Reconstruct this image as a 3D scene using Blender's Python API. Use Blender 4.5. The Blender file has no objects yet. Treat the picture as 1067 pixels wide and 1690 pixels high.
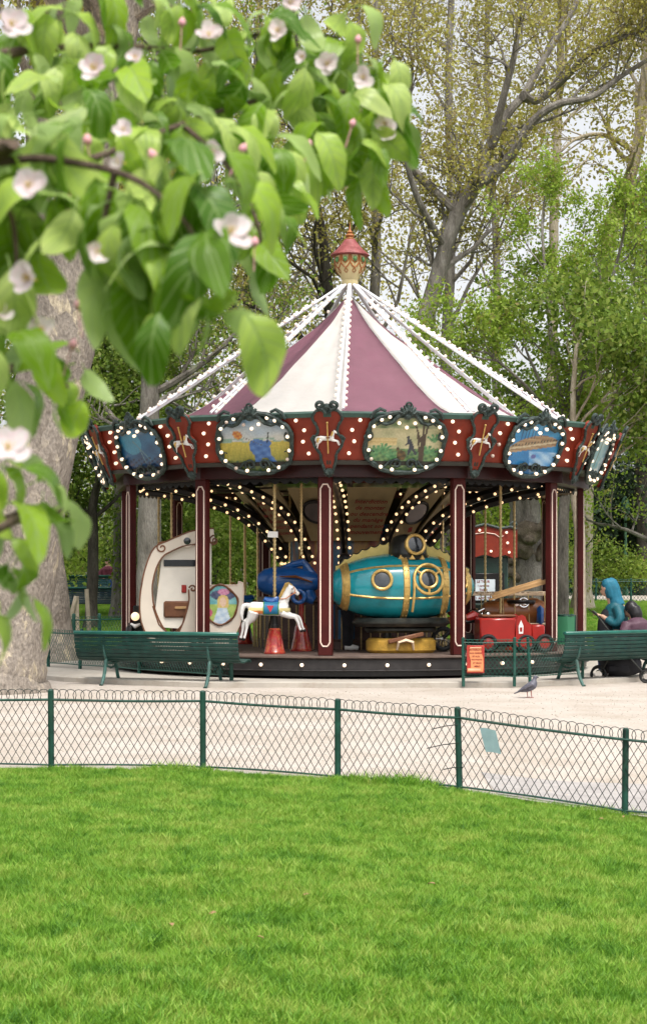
import bpy, math, random
import numpy as np
from mathutils import Vector, Matrix, Euler
# ------------------------------------------------------------------ camera, sky, sun, exposure
sc = bpy.context.scene
COL = sc.collection
R = math.radians
EYE = 1.42; FPX = 2890.0; HOR = 960.0; CXP = 533.5
cam = bpy.data.cameras.new('camera')
camo = bpy.data.objects.new('camera', cam); COL.objects.link(camo)
camo.location = (0, 0, EYE); camo.rotation_euler = (R(90), 0, 0)
cam.sensor_fit = 'VERTICAL'; cam.sensor_height = 36.0
cam.lens = 36.0 * FPX / 1690.0
cam.shift_y = (HOR - 845.0) / 1690.0
cam.clip_start = 0.05; cam.clip_end = 2000
cam.dof.use_dof = True; cam.dof.focus_distance = 23.5; cam.dof.aperture_fstop = 12.5
sc.camera = camo
w = bpy.data.worlds.new('World'); sc.world = w; w.use_nodes = True
nt = w.node_tree
bg = nt.nodes['Background']
sky = nt.nodes.new('ShaderNodeTexSky'); sky.sky_type = 'NISHITA'; sky.sun_disc = False
sky.sun_elevation = R(62); sky.sun_rotation = R(160); sky.air_density = 1.0; sky.dust_density = 4.0; sky.ozone_density = 1.0
hs = nt.nodes.new('ShaderNodeHueSaturation'); hs.inputs['Saturation'].default_value = 0.14; hs.inputs['Value'].default_value = 1.5
nt.links.new(sky.outputs[0], hs.inputs['Color']); nt.links.new(hs.outputs[0], bg.inputs[0]); bg.inputs[1].default_value = 0.085
sun = bpy.data.lights.new('sun', 'SUN'); sun.energy = 1.5; sun.angle = R(14); sun.color = (1.0, 0.95, 0.88)
suno = bpy.data.objects.new('sun', sun); COL.objects.link(suno)
# light comes from behind the camera, a little from the left, high
az = R(160)
sd = Vector((math.sin(az) * math.cos(R(62)), math.cos(az) * math.cos(R(62)), math.sin(R(62))))
suno.rotation_euler = sd.to_track_quat('Z', 'Y').to_euler(); suno.location = (-6, -8, 20)
sc.view_settings.view_transform = 'Standard'; sc.view_settings.look = 'None'
sc.view_settings.exposure = 1.0; sc.view_settings.gamma = 1.0
sc.render.engine = 'CYCLES'
cy = sc.cycles
cy.use_denoising = True; cy.use_adaptive_sampling = True; cy.adaptive_threshold = 0.02
cy.max_bounces = 6; cy.diffuse_bounces = 3; cy.glossy_bounces = 3; cy.transmission_bounces = 4; cy.transparent_max_bounces = 6
cy.sample_clamp_indirect = 4.0; cy.caustics_reflective = False; cy.caustics_refractive = False
sc.render.film_transparent = False

# ------------------------------------------------------------------ helpers
def P(px, py, Y):
    return Vector(((px - CXP) * Y / FPX, Y, EYE + (HOR - py) * Y / FPX))
def PX(px, Y):
    return (px - CXP) * Y / FPX
def sm(t):
    t = max(0.0, min(1.0, t)); return t * t * (3 - 2 * t)
def fence_y(x):
    pts = [(-12, 13.9), (-2.064, 13.3), (-.907, 13.2), (.105, 12.9), (.979, 12.6), (2.096, 12.2), (12, 9.6)]
    for (a, b), (c, d) in zip(pts, pts[1:]):
        if x <= c: return b + (d - b) * (x - a) / (c - a)
    return pts[-1][1]
def terrain(x, y):
    a = float(np.interp(x, [-2, -.9, .1, 1.0, 2.1, 3.5], [0, -.004, -.045, -.085, -.205, -.30])); b = 1 - sm((y - 12.6) / 6.5)
    z = a * b
    z += 1.0 * sm((y - 33) / 24) + .5 * sm((y - 60) / 70)
    return z

MATS = {}
def nodes_of(name):
    m = bpy.data.materials.new(name); m.use_nodes = True
    return m, m.node_tree, m.node_tree.nodes['Principled BSDF']
def M(name, col, rough=.55, metal=0, var=.18, scale=6, bump=0, bscale=60, coat=0, dirt=0, dirtcol=(.05, .04, .03), spec=.35, dscale=3):
    if name in MATS: return MATS[name]
    m, t, b = nodes_of(name); N = t.nodes; L = t.links
    tc = N.new('ShaderNodeTexCoord')
    nz = N.new('ShaderNodeTexNoise'); nz.inputs['Scale'].default_value = scale; nz.inputs['Detail'].default_value = 5
    L.new(tc.outputs['Object'], nz.inputs['Vector'])
    rp = N.new('ShaderNodeValToRGB')
    rp.color_ramp.elements[0].position = .3; rp.color_ramp.elements[1].position = .7
    rp.color_ramp.elements[0].color = tuple(c * (1 - var) for c in col) + (1,)
    rp.color_ramp.elements[1].color = tuple(min(1, c * (1 + var)) for c in col) + (1,)
    L.new(nz.outputs['Fac'], rp.inputs['Fac'])
    out = rp.outputs['Color']
    if dirt:
        n2 = N.new('ShaderNodeTexNoise'); n2.inputs['Scale'].default_value = dscale; n2.inputs['Detail'].default_value = 8; n2.inputs['Roughness'].default_value = .7
        L.new(tc.outputs['Object'], n2.inputs['Vector'])
        r2 = N.new('ShaderNodeValToRGB'); r2.color_ramp.elements[0].position = .48; r2.color_ramp.elements[1].position = .68
        r2.color_ramp.elements[0].color = (0, 0, 0, 1); r2.color_ramp.elements[1].color = (dirt, dirt, dirt, 1)
        L.new(n2.outputs['Fac'], r2.inputs['Fac'])
        mx = N.new('ShaderNodeMixRGB'); mx.inputs['Color2'].default_value = tuple(dirtcol) + (1,)
        L.new(r2.outputs['Color'], mx.inputs['Fac']); L.new(out, mx.inputs['Color1']); out = mx.outputs['Color']
    L.new(out, b.inputs['Base Color'])
    b.inputs['Roughness'].default_value = rough; b.inputs['Metallic'].default_value = metal
    b.inputs['Specular IOR Level'].default_value = spec
    if coat: b.inputs['Coat Weight'].default_value = coat; b.inputs['Coat Roughness'].default_value = .12
    if bump:
        n3 = N.new('ShaderNodeTexNoise'); n3.inputs['Scale'].default_value = bscale; n3.inputs['Detail'].default_value = 6
        L.new(tc.outputs['Object'], n3.inputs['Vector'])
        bp = N.new('ShaderNodeBump'); bp.inputs['Strength'].default_value = bump; bp.inputs['Distance'].default_value = .02
        L.new(n3.outputs['Fac'], bp.inputs['Height']); L.new(bp.outputs['Normal'], b.inputs['Normal'])
    MATS[name] = m; return m
def M_emit(name, col, strength, base=(.9, .85, .75)):
    m, t, b = nodes_of(name)
    b.inputs['Base Color'].default_value = base + (1,); b.inputs['Roughness'].default_value = .2
    b.inputs['Emission Color'].default_value = col + (1,); b.inputs['Emission Strength'].default_value = strength
    m.cycles.emission_sampling = 'NONE'
    MATS[name] = m; return m
def M_vcol(name, rough=.35):
    if name in MATS: return MATS[name]
    m, t, b = nodes_of(name)
    a = t.nodes.new('ShaderNodeVertexColor'); a.layer_name = 'paint'
    nz = t.nodes.new('ShaderNodeTexNoise'); nz.inputs['Scale'].default_value = 40; nz.inputs['Detail'].default_value = 4
    mx = t.nodes.new('ShaderNodeMixRGB'); mx.blend_type = 'OVERLAY'; mx.inputs['Fac'].default_value = .35
    tc = t.nodes.new('ShaderNodeTexCoord'); t.links.new(tc.outputs['Object'], nz.inputs['Vector'])
    t.links.new(a.outputs['Color'], mx.inputs['Color1']); t.links.new(nz.outputs['Fac'], mx.inputs['Color2'])
    t.links.new(mx.outputs['Color'], b.inputs['Base Color']); b.inputs['Roughness'].default_value = rough
    MATS[name] = m; return m
def M_leaf(name, cols, trans=.35, rough=.5, noise=0):
    """foliage: per-leaf tint attribute picks the leaf's own colour"""
    m, t, b = nodes_of(name); N = t.nodes; L = t.links
    at = N.new('ShaderNodeAttribute'); at.attribute_name = 'tint'
    rp = N.new('ShaderNodeValToRGB')
    els = rp.color_ramp.elements
    while len(els) < len(cols): els.new(.5)
    for i, c in enumerate(cols):
        els[i].position = i / (len(cols) - 1); els[i].color = tuple(c) + (1,)
    L.new(at.outputs['Fac'], rp.inputs['Fac'])
    L.new(rp.outputs['Color'], b.inputs['Base Color']); b.inputs['Roughness'].default_value = rough
    b.inputs['Specular IOR Level'].default_value = .3
    tr = N.new('ShaderNodeBsdfTranslucent'); L.new(rp.outputs['Color'], tr.inputs['Color'])
    mx = N.new('ShaderNodeMixShader'); mx.inputs['Fac'].default_value = trans
    L.new(b.outputs[0], mx.inputs[1]); L.new(tr.outputs[0], mx.inputs[2])
    L.new(mx.outputs[0], N['Material Output'].inputs['Surface'])
    MATS[name] = m; return m

def norm(v):
    return v / max(1e-9, np.linalg.norm(v))
class MB:
    def __init__(s): s.v = []; s.f = []; s.mi = []
    def add(s, vs, fs, Mx=None, mi=0):
        o = len(s.v)
        if Mx is not None: vs = [Mx @ Vector(v) for v in vs]
        s.v.extend([tuple(v) for v in vs]); s.f.extend([tuple(i + o for i in f) for f in fs]); s.mi.extend([mi] * len(fs))
        return s
    def box(s, c, d, Mx=None, mi=0):
        x, y, z = c; a, b, h = d[0] / 2, d[1] / 2, d[2] / 2
        vs = [(x + i * a, y + j * b, z + k * h) for i in (-1, 1) for j in (-1, 1) for k in (-1, 1)]
        return s.add(vs, [(0, 1, 3, 2), (4, 6, 7, 5), (0, 4, 5, 1), (2, 3, 7, 6), (0, 2, 6, 4), (1, 5, 7, 3)], Mx, mi)
    def cbox(s, c, d, ch=.01, Mx=None, mi=0):
        """box with chamfered vertical+horizontal edges (hull of inset faces)"""
        x, y, z = c; a, b, h = d[0] / 2, d[1] / 2, d[2] / 2; ch = min(ch, a * .9, b * .9, h * .9)
        ring = [(a, b - ch), (a - ch, b), (-a + ch, b), (-a, b - ch), (-a, -b + ch), (-a + ch, -b), (a - ch, -b), (a, -b + ch)]
        lv = [(-h, 1 - ch / max(a, b)), (-h + ch, 1), (h - ch, 1), (h, 1 - ch / max(a, b))]
        vs = []
        for zz, k in lv:
            for p in ring:
                if k < 1: px = max(-a + ch, min(a - ch, p[0])); py = max(-b + ch, min(b - ch, p[1]))
                else: px, py = p
                vs.append((x + px, y + py, z + zz))
        fs = [tuple(range(7, -1, -1)), tuple(range(24, 32))]
        for k in range(3):
            for i in range(8):
                j = (i + 1) % 8; fs.append((k * 8 + i, k * 8 + j, k * 8 + 8 + j, k * 8 + 8 + i))
        return s.add(vs, fs, Mx, mi)
    def tube(s, pts, rad, n=8, Mx=None, mi=0, cap=True, closed=False, flat=1.0):
        pts = [np.array(p, float) for p in pts]; k = len(pts)
        if not hasattr(rad, '__len__'): rad = [rad] * k
        vs = []; prev = None
        for i in range(k):
            if closed: t = pts[(i + 1) % k] - pts[i - 1]
            elif i == 0: t = pts[1] - pts[0]
            elif i == k - 1: t = pts[-1] - pts[-2]
            else: t = pts[i + 1] - pts[i - 1]
            t = norm(t)
            if prev is None:
                a = np.array((0, 0, 1.)) if abs(t[2]) < .9 else np.array((1., 0, 0))
                u = norm(np.cross(t, a))
            else:
                u = norm(prev - t * np.dot(prev, t))
            prev = u; v = np.cross(t, u)
            for j in range(n):
                an = 2 * math.pi * j / n
                vs.append(pts[i] + rad[i] * (u * math.cos(an) + v * math.sin(an) * flat))
        fs = []
        m = k if closed else k - 1
        for i in range(m):
            a = i * n; b = ((i + 1) % k) * n
            for j in range(n):
                jj = (j + 1) % n; fs.append((a + j, a + jj, b + jj, b + j))
        if cap and not closed: fs.append(tuple(range(n - 1, -1, -1))); fs.append(tuple(range((k - 1) * n, k * n)))
        return s.add(vs, fs, Mx, mi)
    def lathe(s, prof, n=24, Mx=None, mi=0, cap=True):
        vs = []
        for r, z in prof:
            for j in range(n):
                a = 2 * math.pi * j / n; vs.append((r * math.cos(a), r * math.sin(a), z))
        fs = []
        for i in range(len(prof) - 1):
            for j in range(n):
                jj = (j + 1) % n; fs.append((i * n + j, i * n + jj, i * n + n + jj, i * n + n + j))
        if cap: fs.append(tuple(range(n - 1, -1, -1))); fs.append(tuple(range((len(prof) - 1) * n, len(prof) * n)))
        return s.add(vs, fs, Mx, mi)
    def prism(s, poly, d, Mx=None, mi=0, y0=0.0):
        """poly in the x,z plane, extruded along y from y0 to y0+d"""
        n = len(poly)
        vs = [(x, y0, z) for x, z in poly] + [(x, y0 + d, z) for x, z in poly]
        fs = [tuple(range(n)), tuple(range(2 * n - 1, n - 1, -1))]
        for i in range(n):
            j = (i + 1) % n; fs.append((i, i + n, j + n, j))
        return s.add(vs, fs, Mx, mi)
    def ribbon(s, pts, wid, d, Mx=None, mi=0, y0=0.0):
        """strip along a path in x,z with width, extruded along y"""
        L_, R_ = ribbon_edges(pts, wid)
        n = len(pts); vs = []
        for i in range(n): vs += [(L_[i][0], y0, L_[i][1]), (R_[i][0], y0, R_[i][1]), (R_[i][0], y0 + d, R_[i][1]), (L_[i][0], y0 + d, L_[i][1])]
        fs = [(0, 1, 2, 3), (4 * n - 1, 4 * n - 2, 4 * n - 3, 4 * n - 4)]
        for i in range(n - 1):
            for j in range(4):
                jj = (j + 1) % 4; fs.append((4 * i + j, 4 * i + 4 + j, 4 * i + 4 + jj, 4 * i + jj))
        return s.add(vs, fs, Mx, mi)
    def ball(s, c, r, n=10, m=7, Mx=None, mi=0):
        if not hasattr(r, '__len__'): r = (r, r, r)
        vs = [(c[0], c[1], c[2] - r[2])]
        for i in range(1, m):
            ph = -math.pi / 2 + math.pi * i / m
            for j in range(n):
                a = 2 * math.pi * j / n; vs.append((c[0] + r[0] * math.cos(ph) * math.cos(a), c[1] + r[1] * math.cos(ph) * math.sin(a), c[2] + r[2] * math.sin(ph)))
        vs.append((c[0], c[1], c[2] + r[2])); top = len(vs) - 1
        fs = [(0, 1 + (j + 1) % n, 1 + j) for j in range(n)]
        for i in range(m - 2):
            for j in range(n):
                jj = (j + 1) % n; a = 1 + i * n; fs.append((a + j, a + jj, a + n + jj, a + n + j))
        a = 1 + (m - 2) * n; fs += [(a + j, a + (j + 1) % n, top) for j in range(n)]
        return s.add(vs, fs, Mx, mi)
    def torus(s, c, Rr, r, axis='Y', n=24, m=8, Mx=None, mi=0, sx=1, sz=1):
        pts = []
        for i in range(n):
            a = 2 * math.pi * i / n; q = (Rr * sx * math.cos(a), Rr * sz * math.sin(a))
            pts.append({'Y': (c[0] + q[0], c[1], c[2] + q[1]), 'X': (c[0], c[1] + q[0], c[2] + q[1]), 'Z': (c[0] + q[0], c[1] + q[1], c[2])}[axis])
        return s.tube(pts, r, m, Mx, mi, closed=True)
    def mesh(s, name, mats, smooth=True, ang=38):
        me = bpy.data.meshes.new(name); me.from_pydata(s.v, [], s.f)
        for m in (mats if isinstance(mats, (list, tuple)) else [mats]): me.materials.append(m)
        if any(s.mi): me.polygons.foreach_set('material_index', s.mi)
        if smooth and len(me.polygons):
            me.polygons.foreach_set('use_smooth', [True] * len(me.polygons)); me.set_sharp_from_angle(angle=R(ang))
        me.update(); return me
    def build(s, name, mats, parent=None, loc=(0, 0, 0), rot=(0, 0, 0), smooth=True, ang=38):
        return link(name, s.mesh(name, mats, smooth, ang), parent, loc, rot)
def ribbon_edges(pts, wid):
    n = len(pts); L_ = []; R_ = []
    for i in range(n):
        a = pts[max(0, i - 1)]; b = pts[min(n - 1, i + 1)]
        tx, tz = b[0] - a[0], b[1] - a[1]; l = math.hypot(tx, tz) or 1
        wv = wid[i] if hasattr(wid, '__len__') else wid
        nx, nz = -tz / l * wv / 2, tx / l * wv / 2
        L_.append((pts[i][0] + nx, pts[i][1] + nz)); R_.append((pts[i][0] - nx, pts[i][1] - nz))
    return L_, R_
def spline(pts, k=6):
    """Catmull-Rom through points of any dimension"""
    pts = [np.array(p, float) for p in pts]; out = []
    for i in range(len(pts) - 1):
        p0 = pts[max(0, i - 1)]; p1 = pts[i]; p2 = pts[i + 1]; p3 = pts[min(len(pts) - 1, i + 2)]
        for j in range(k):
            t = j / k
            out.append(.5 * ((2 * p1) + (p2 - p0) * t + (2 * p0 - 5 * p1 + 4 * p2 - p3) * t * t + (3 * p1 - p0 - 3 * p2 + p3) * t ** 3))
    out.append(pts[-1]); return out
def link(name, me, parent=None, loc=(0, 0, 0), rot=(0, 0, 0)):
    o = bpy.data.objects.new(name, me); COL.objects.link(o); o.parent = parent
    o.location = loc; o.rotation_euler = rot; return o
def tag(o, label=None, cat=None, group=None, kind=None):
    if label: o['label'] = label
    if cat: o['category'] = cat
    if group: o['group'] = group
    if kind: o['kind'] = kind
    return o
def thing(name, label, cat, loc=(0, 0, 0), rz=0, group=None):
    o = bpy.data.objects.new(name, None); COL.objects.link(o); o.location = loc; o.rotation_euler = (0, 0, rz)
    o.empty_display_size = .1
    return tag(o, label, cat, group)
def copy_tree(o, parent=None):
    c = o.copy(); COL.objects.link(c); c.parent = parent
    for ch in list(o.children): copy_tree(ch, c)
    return c
def fuse(mb, voxel=.012, it=6, fac=.5):
    """melt overlapping closed shapes into one continuous skin"""
    me = bpy.data.meshes.new('tmp'); me.from_pydata(mb.v, [], mb.f)
    o = bpy.data.objects.new('tmp', me); COL.objects.link(o)
    r = o.modifiers.new('r', 'REMESH'); r.mode = 'VOXEL'; r.voxel_size = voxel
    s_ = o.modifiers.new('s', 'SMOOTH'); s_.iterations = it; s_.factor = fac
    dg = bpy.context.evaluated_depsgraph_get(); dg.update()
    nm = bpy.data.meshes.new_from_object(o.evaluated_get(dg))
    nm.polygons.foreach_set('use_smooth', [True] * len(nm.polygons))
    bpy.data.objects.remove(o); bpy.data.meshes.remove(me)
    return nm
def fused(name, mb, mat, parent, voxel=.012, it=6, loc=(0, 0, 0), rot=(0, 0, 0)):
    nm = fuse(mb, voxel, it); nm.name = name; nm.materials.clear(); nm.materials.append(mat)
    return link(name, nm, parent, loc, rot)
def text_mesh(txt, size, mat, depth=.002, align='CENTER', shear=0, bold=0, sp=1.0):
    c = bpy.data.curves.new('lettering', 'FONT'); c.body = txt; c.size = size; c.extrude = depth; c.align_x = align; c.align_y = 'CENTER'
    c.shear = shear; c.offset = bold; c.space_line = sp; c.resolution_u = 2
    o = bpy.data.objects.new('tmp', c); COL.objects.link(o)
    dg = bpy.context.evaluated_depsgraph_get(); dg.update()
    me = bpy.data.meshes.new_from_object(o.evaluated_get(dg)); me.name = 'lettering'
    bpy.data.objects.remove(o); bpy.data.curves.remove(c)
    me.materials.clear(); me.materials.append(mat); return me
TEXTUP = Matrix.Rotation(R(90), 4, 'X')     # lettering lying in xy stands up, read from -y
def painting(name, outline, colfn, parent, Mx=None, nx=64, ny=48, mat=None):
    """a painted board: fine grid inside the outline (x,z), colour per vertex"""
    xs = [p[0] for p in outline]; zs = [p[1] for p in outline]
    x0, x1, z0, z1 = min(xs), max(xs), min(zs), max(zs)
    def inside(x, z):
        c = False; n = len(outline)
        for i in range(n):
            a, b = outline[i], outline[i - 1]
            if (a[1] > z) != (b[1] > z) and x < (b[0] - a[0]) * (z - a[1]) / (b[1] - a[1]) + a[0]: c = not c
        return c
    vs = []; cs = []
    for j in range(ny + 1):
        for i in range(nx + 1):
            u, v = i / nx, j / ny
            p = Vector((x0 + u * (x1 - x0), 0, z0 + v * (z1 - z0)))
            vs.append(tuple(Mx @ p) if Mx is not None else tuple(p)); cs.append(colfn(u, v))
    fs = []
    for j in range(ny):
        for i in range(nx):
            if inside(x0 + (i + .5) / nx * (x1 - x0), z0 + (j + .5) / ny * (z1 - z0)):
                a = j * (nx + 1) + i; fs.append((a, a + 1, a + nx + 2, a + nx + 1))
    me = bpy.data.meshes.new(name); me.from_pydata(vs, [], fs)
    ca = me.color_attributes.new('paint', 'FLOAT_COLOR', 'POINT')
    ca.data.foreach_set('color', [c for q in cs for c in (q[0], q[1], q[2], 1.0)])
    me.materials.append(mat or M_vcol('painted_board'))
    return link(name, me, parent) if parent is not None else me
def mixc(a, b, t):
    t = max(0, min(1, t)); return tuple(x + (y - x) * t for x, y in zip(a, b))
def ell(u, v, cx, cy, rx, ry, rot=0):
    dx, dy = u - cx, v - cy; c, s = math.cos(rot), math.sin(rot)
    return ((dx * c + dy * s) / rx) ** 2 + ((-dx * s + dy * c) / ry) ** 2
def cap(u, v, ax, ay, bx, by, r):
    dx, dy = bx - ax, by - ay; t = max(0, min(1, ((u - ax) * dx + (v - ay) * dy) / (dx * dx + dy * dy + 1e-9)))
    return math.hypot(u - ax - t * dx, v - ay - t * dy) < r
# ------------------------------------------------------------------ materials of the setting
def M_sand():
    m, t, b = nodes_of('sand'); N = t.nodes; L = t.links
    tc = N.new('ShaderNodeTexCoord')
    big = N.new('ShaderNodeTexNoise'); big.inputs['Scale'].default_value = .9; big.inputs['Detail'].default_value = 7; big.inputs['Roughness'].default_value = .65
    fine = N.new('ShaderNodeTexNoise'); fine.inputs['Scale'].default_value = 38; fine.inputs['Detail'].default_value = 5; fine.inputs['Roughness'].default_value = .75
    for n in (big, fine): L.new(tc.outputs['Object'], n.inputs['Vector'])
    r1 = N.new('ShaderNodeValToRGB'); e = r1.color_ramp.elements
    e[0].position = .3; e[0].color = (.40, .345, .285, 1); e[1].position = .6; e[1].color = (.52, .465, .415, 1)
    r2 = N.new('ShaderNodeValToRGB'); e = r2.color_ramp.elements
    e[0].position = .30; e[0].color = (.60, .58, .56, 1); e[1].position = .60; e[1].color = (1.08, 1.08, 1.08, 1)
    L.new(big.outputs['Fac'], r1.inputs['Fac']); L.new(fine.outputs['Fac'], r2.inputs['Fac'])
    mx = N.new('ShaderNodeMixRGB'); mx.blend_type = 'MULTIPLY'; mx.inputs['Fac'].default_value = .75
    L.new(r1.outputs['Color'], mx.inputs['Color1']); L.new(r2.outputs['Color'], mx.inputs['Color2'])
    L.new(mx.outputs['Color'], b.inputs['Base Color']); b.inputs['Roughness'].default_value = .95; b.inputs['Specular IOR Level'].default_value = .15
    bp = N.new('ShaderNodeBump'); bp.inputs['Strength'].default_value = .5; bp.inputs['Distance'].default_value = .02
    L.new(fine.outputs['Fac'], bp.inputs['Height']); L.new(bp.outputs['Normal'], b.inputs['Normal'])
    return m
def M_bark(name, cols, scale=3.0, stretch=.35, bump=.6, patch_=0):
    m, t, b = nodes_of(name); N = t.nodes; L = t.links
    tc = N.new('ShaderNodeTexCoord'); mp = N.new('ShaderNodeMapping'); mp.inputs['Scale'].default_value = (1, 1, stretch)
    L.new(tc.outputs['Object'], mp.inputs['Vector'])
    nz = N.new('ShaderNodeTexNoise'); nz.inputs['Scale'].default_value = scale; nz.inputs['Detail'].default_value = 9; nz.inputs['Roughness'].default_value = .62
    L.new(mp.outputs[0], nz.inputs['Vector'])
    rp = N.new('ShaderNodeValToRGB'); els = rp.color_ramp.elements
    while len(els) < len(cols): els.new(.5)
    for i, (p, c) in enumerate(cols): els[i].position = p; els[i].color = tuple(c) + (1,)
    src = nz.outputs['Fac']
    if patch_:
        vo = N.new('ShaderNodeTexVoronoi'); vo.inputs['Scale'].default_value = patch_
        wz = N.new('ShaderNodeTexNoise'); wz.inputs['Scale'].default_value = 4; wz.inputs['Detail'].default_value = 4; L.new(mp.outputs[0], wz.inputs['Vector'])
        av = N.new('ShaderNodeMixRGB'); av.blend_type = 'ADD'; av.inputs['Fac'].default_value = .35; L.new(mp.outputs[0], av.inputs['Color1']); L.new(wz.outputs['Color'], av.inputs['Color2'])
        L.new(av.outputs['Color'], vo.inputs['Vector']); sx = N.new('ShaderNodeSeparateColor'); L.new(vo.outputs['Color'], sx.inputs[0])
        mz = N.new('ShaderNodeMapRange'); mz.inputs[3].default_value = .36; mz.inputs[4].default_value = .66; L.new(sx.outputs[0], mz.inputs[0])
        ma = N.new('ShaderNodeMath'); ma.operation = 'MULTIPLY_ADD'; ma.inputs[1].default_value = .45; L.new(mz.outputs[0], ma.inputs[0])
        mb_ = N.new('ShaderNodeMath'); mb_.operation = 'MULTIPLY'; mb_.inputs[1].default_value = .55; L.new(nz.outputs['Fac'], mb_.inputs[0]); L.new(mb_.outputs[0], ma.inputs[2]); src = ma.outputs[0]
    L.new(src, rp.inputs['Fac'])
    f = N.new('ShaderNodeTexNoise'); f.inputs['Scale'].default_value = scale * 9; f.inputs['Detail'].default_value = 6
    L.new(mp.outputs[0], f.inputs['Vector'])
    mx = N.new('ShaderNodeMixRGB'); mx.blend_type = 'OVERLAY'; mx.inputs['Fac'].default_value = .7
    L.new(rp.outputs['Color'], mx.inputs['Color1']); L.new(f.outputs['Fac'], mx.inputs['Color2'])
    L.new(mx.outputs['Color'], b.inputs['Base Color']); b.inputs['Roughness'].default_value = .9; b.inputs['Specular IOR Level'].default_value = .2
    bp = N.new('ShaderNodeBump'); bp.inputs['Strength'].default_value = bump; bp.inputs['Distance'].default_value = .03
    L.new(f.outputs['Fac'], bp.inputs['Height']); L.new(bp.outputs['Normal'], b.inputs['Normal'])
    MATS[name] = m; return m
SAND = M_sand()
CONC = M('pad_concrete', (.42, .385, .335), .9, var=.14, scale=1.5, bump=.15, bscale=30, dirt=.5, dirtcol=(.25, .2, .15))
SOIL = M('soil', (.10, .085, .05), .95, var=.4, scale=2, bump=.4, bscale=20)
LAWNM = M('lawn_soil', (.055, .10, .02), .95, var=.4, scale=3, bump=.5, bscale=40)
BLAWN = M('far_lawn', (.075, .17, .025), .9, var=.45, scale=2.2, bump=.8, bscale=25)
GREEN = M('green_enamel', (.008, .062, .045), .42, var=.3, scale=9, bump=.1, bscale=50, dirt=.5, dirtcol=(.05, .11, .09))
WIRE = M('dark_wire', (.018, .028, .025), .5, metal=.3, var=.3)
TIMBER = M('weathered_timber', (.30, .25, .19), .85, var=.3, scale=5, bump=.4, bscale=30)
BARK_PLANE = M_bark('plane_bark', [(.30, (.10, .08, .06)), (.42, (.21, .18, .15)), (.53, (.27, .235, .20)), (.57, (.33, .285, .23)), (.59, (.45, .385, .28)), (.68, (.40, .34, .26))], 3.4, .5, 1.0, 6.5)
BARK_GREY = M_bark('grey_bark', [(.3, (.085, .078, .066)), (.5, (.19, .172, .148)), (.7, (.29, .27, .24))], 5, .25, .9)
BARK_PALE = M_bark('pale_bark', [(.3, (.20, .17, .12)), (.5, (.34, .29, .21)), (.7, (.44, .40, .32))], 4, .3, .5)
BARK_DARK = M_bark('dark_bark', [(.3, (.025, .022, .018)), (.5, (.06, .052, .042)), (.7, (.11, .10, .08))], 6, .25, .8)
LF_SPRING = M_leaf('spring_leaf', [(.27, .21, .07), (.37, .34, .07), (.44, .43, .10), (.36, .29, .15)], .45)
LF_FRESH = M_leaf('fresh_leaf', [(.17, .26, .03), (.30, .43, .05), (.40, .55, .09), (.35, .29, .10)], .58)
LF_MID = M_leaf('mid_leaf', [(.07, .125, .018), (.15, .24, .03), (.24, .34, .05), (.28, .32, .08)], .45)
LF_DARK = M_leaf('evergreen_leaf', [(.012, .028, .012), (.025, .05, .02), (.04, .075, .025)], .15)

# ------------------------------------------------------------------ ground sheets
def sheet(name, xs, yf, mat, dz, ny, zf=None):
    """grid between yf(x)[0] and yf(x)[1]"""
    vs = []; fs = []; n = len(xs)
    for x in xs:
        a, b = yf(x)
        for j in range(ny + 1):
            y = a + (b - a) * (j / ny) ** 1.0
            vs.append((x, y, (zf or terrain)(x, y) + dz))
    for i in range(n - 1):
        for j in range(ny):
            a = i * (ny + 1) + j; fs.append((a, a + ny + 1, a + ny + 2, a + 1))
    me = bpy.data.meshes.new(name); me.from_pydata(vs, [], fs); me.materials.append(mat)
    me.polygons.foreach_set('use_smooth', [True] * len(fs)); me.update()
    o = link(name, me); o['kind'] = 'structure'; return o
def rng_lin(a, b, n): return [a + (b - a) * i / (n - 1) for i in range(n)]
def ground_z(x, y): return terrain(x, y) - .06
gx = [-900, -300, -120, -60] + rng_lin(-30, 30, 41) + [60, 120, 300, 900]
def gy(x): return None
# the whole ground as one sheet to the horizon
ys = [-60, -20] + rng_lin(-4, 70, 75) + [90, 130, 200, 400, 1200]
vs = [(x, y, ground_z(x, y)) for x in gx for y in ys]; fs = []
for i in range(len(gx) - 1):
    for j in range(len(ys) - 1):
        a = i * len(ys) + j; fs.append((a, a + len(ys), a + len(ys) + 1, a + 1))
me = bpy.data.meshes.new('ground'); me.from_pydata(vs, [], fs); me.materials.append(SOIL); me.polygons.foreach_set('use_smooth', [True] * len(fs))
o = link('ground', me); o['kind'] = 'structure'
sheet('path', rng_lin(-14, 14, 113), lambda x: (fence_y(x) + .02, 33.5), SAND, 0, 80)
nrm = np.random.RandomState(5)
def lawn_z(x, y):
    return terrain(x, y) - .03 + .02 * math.sin(x * 1.7 + y * .6) * math.sin(y * 1.1 + 1.3)
lawn = sheet('lawn', rng_lin(-7, 7, 71), lambda x: (-3, fence_y(x) - .02 + .05 * math.sin(x * 5) * math.sin(x * 2.3)), LAWNM, 0, 60, lawn_z)
sheet('far_lawn', rng_lin(-24, 24, 61), lambda x: (33.0 + .8 * math.sin(x * .4), 53), BLAWN, .03, 30)
sheet('far_path', rng_lin(-24, 24, 41), lambda x: (50.2, 53.6), SAND, .05, 4)
# grey paving patch of the path by the fence
PAVE = M('grey_paving', (.36, .335, .32), .9, var=.15, scale=6, bump=.3, bscale=50)
sheet('paved_strip', rng_lin(1.25, 6, 20), lambda x: (fence_y(x) + .12, fence_y(x) + 1.5 + .12 * math.sin(x * 3) + (x - 1.2) * .25), PAVE, .005, 8)

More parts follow.
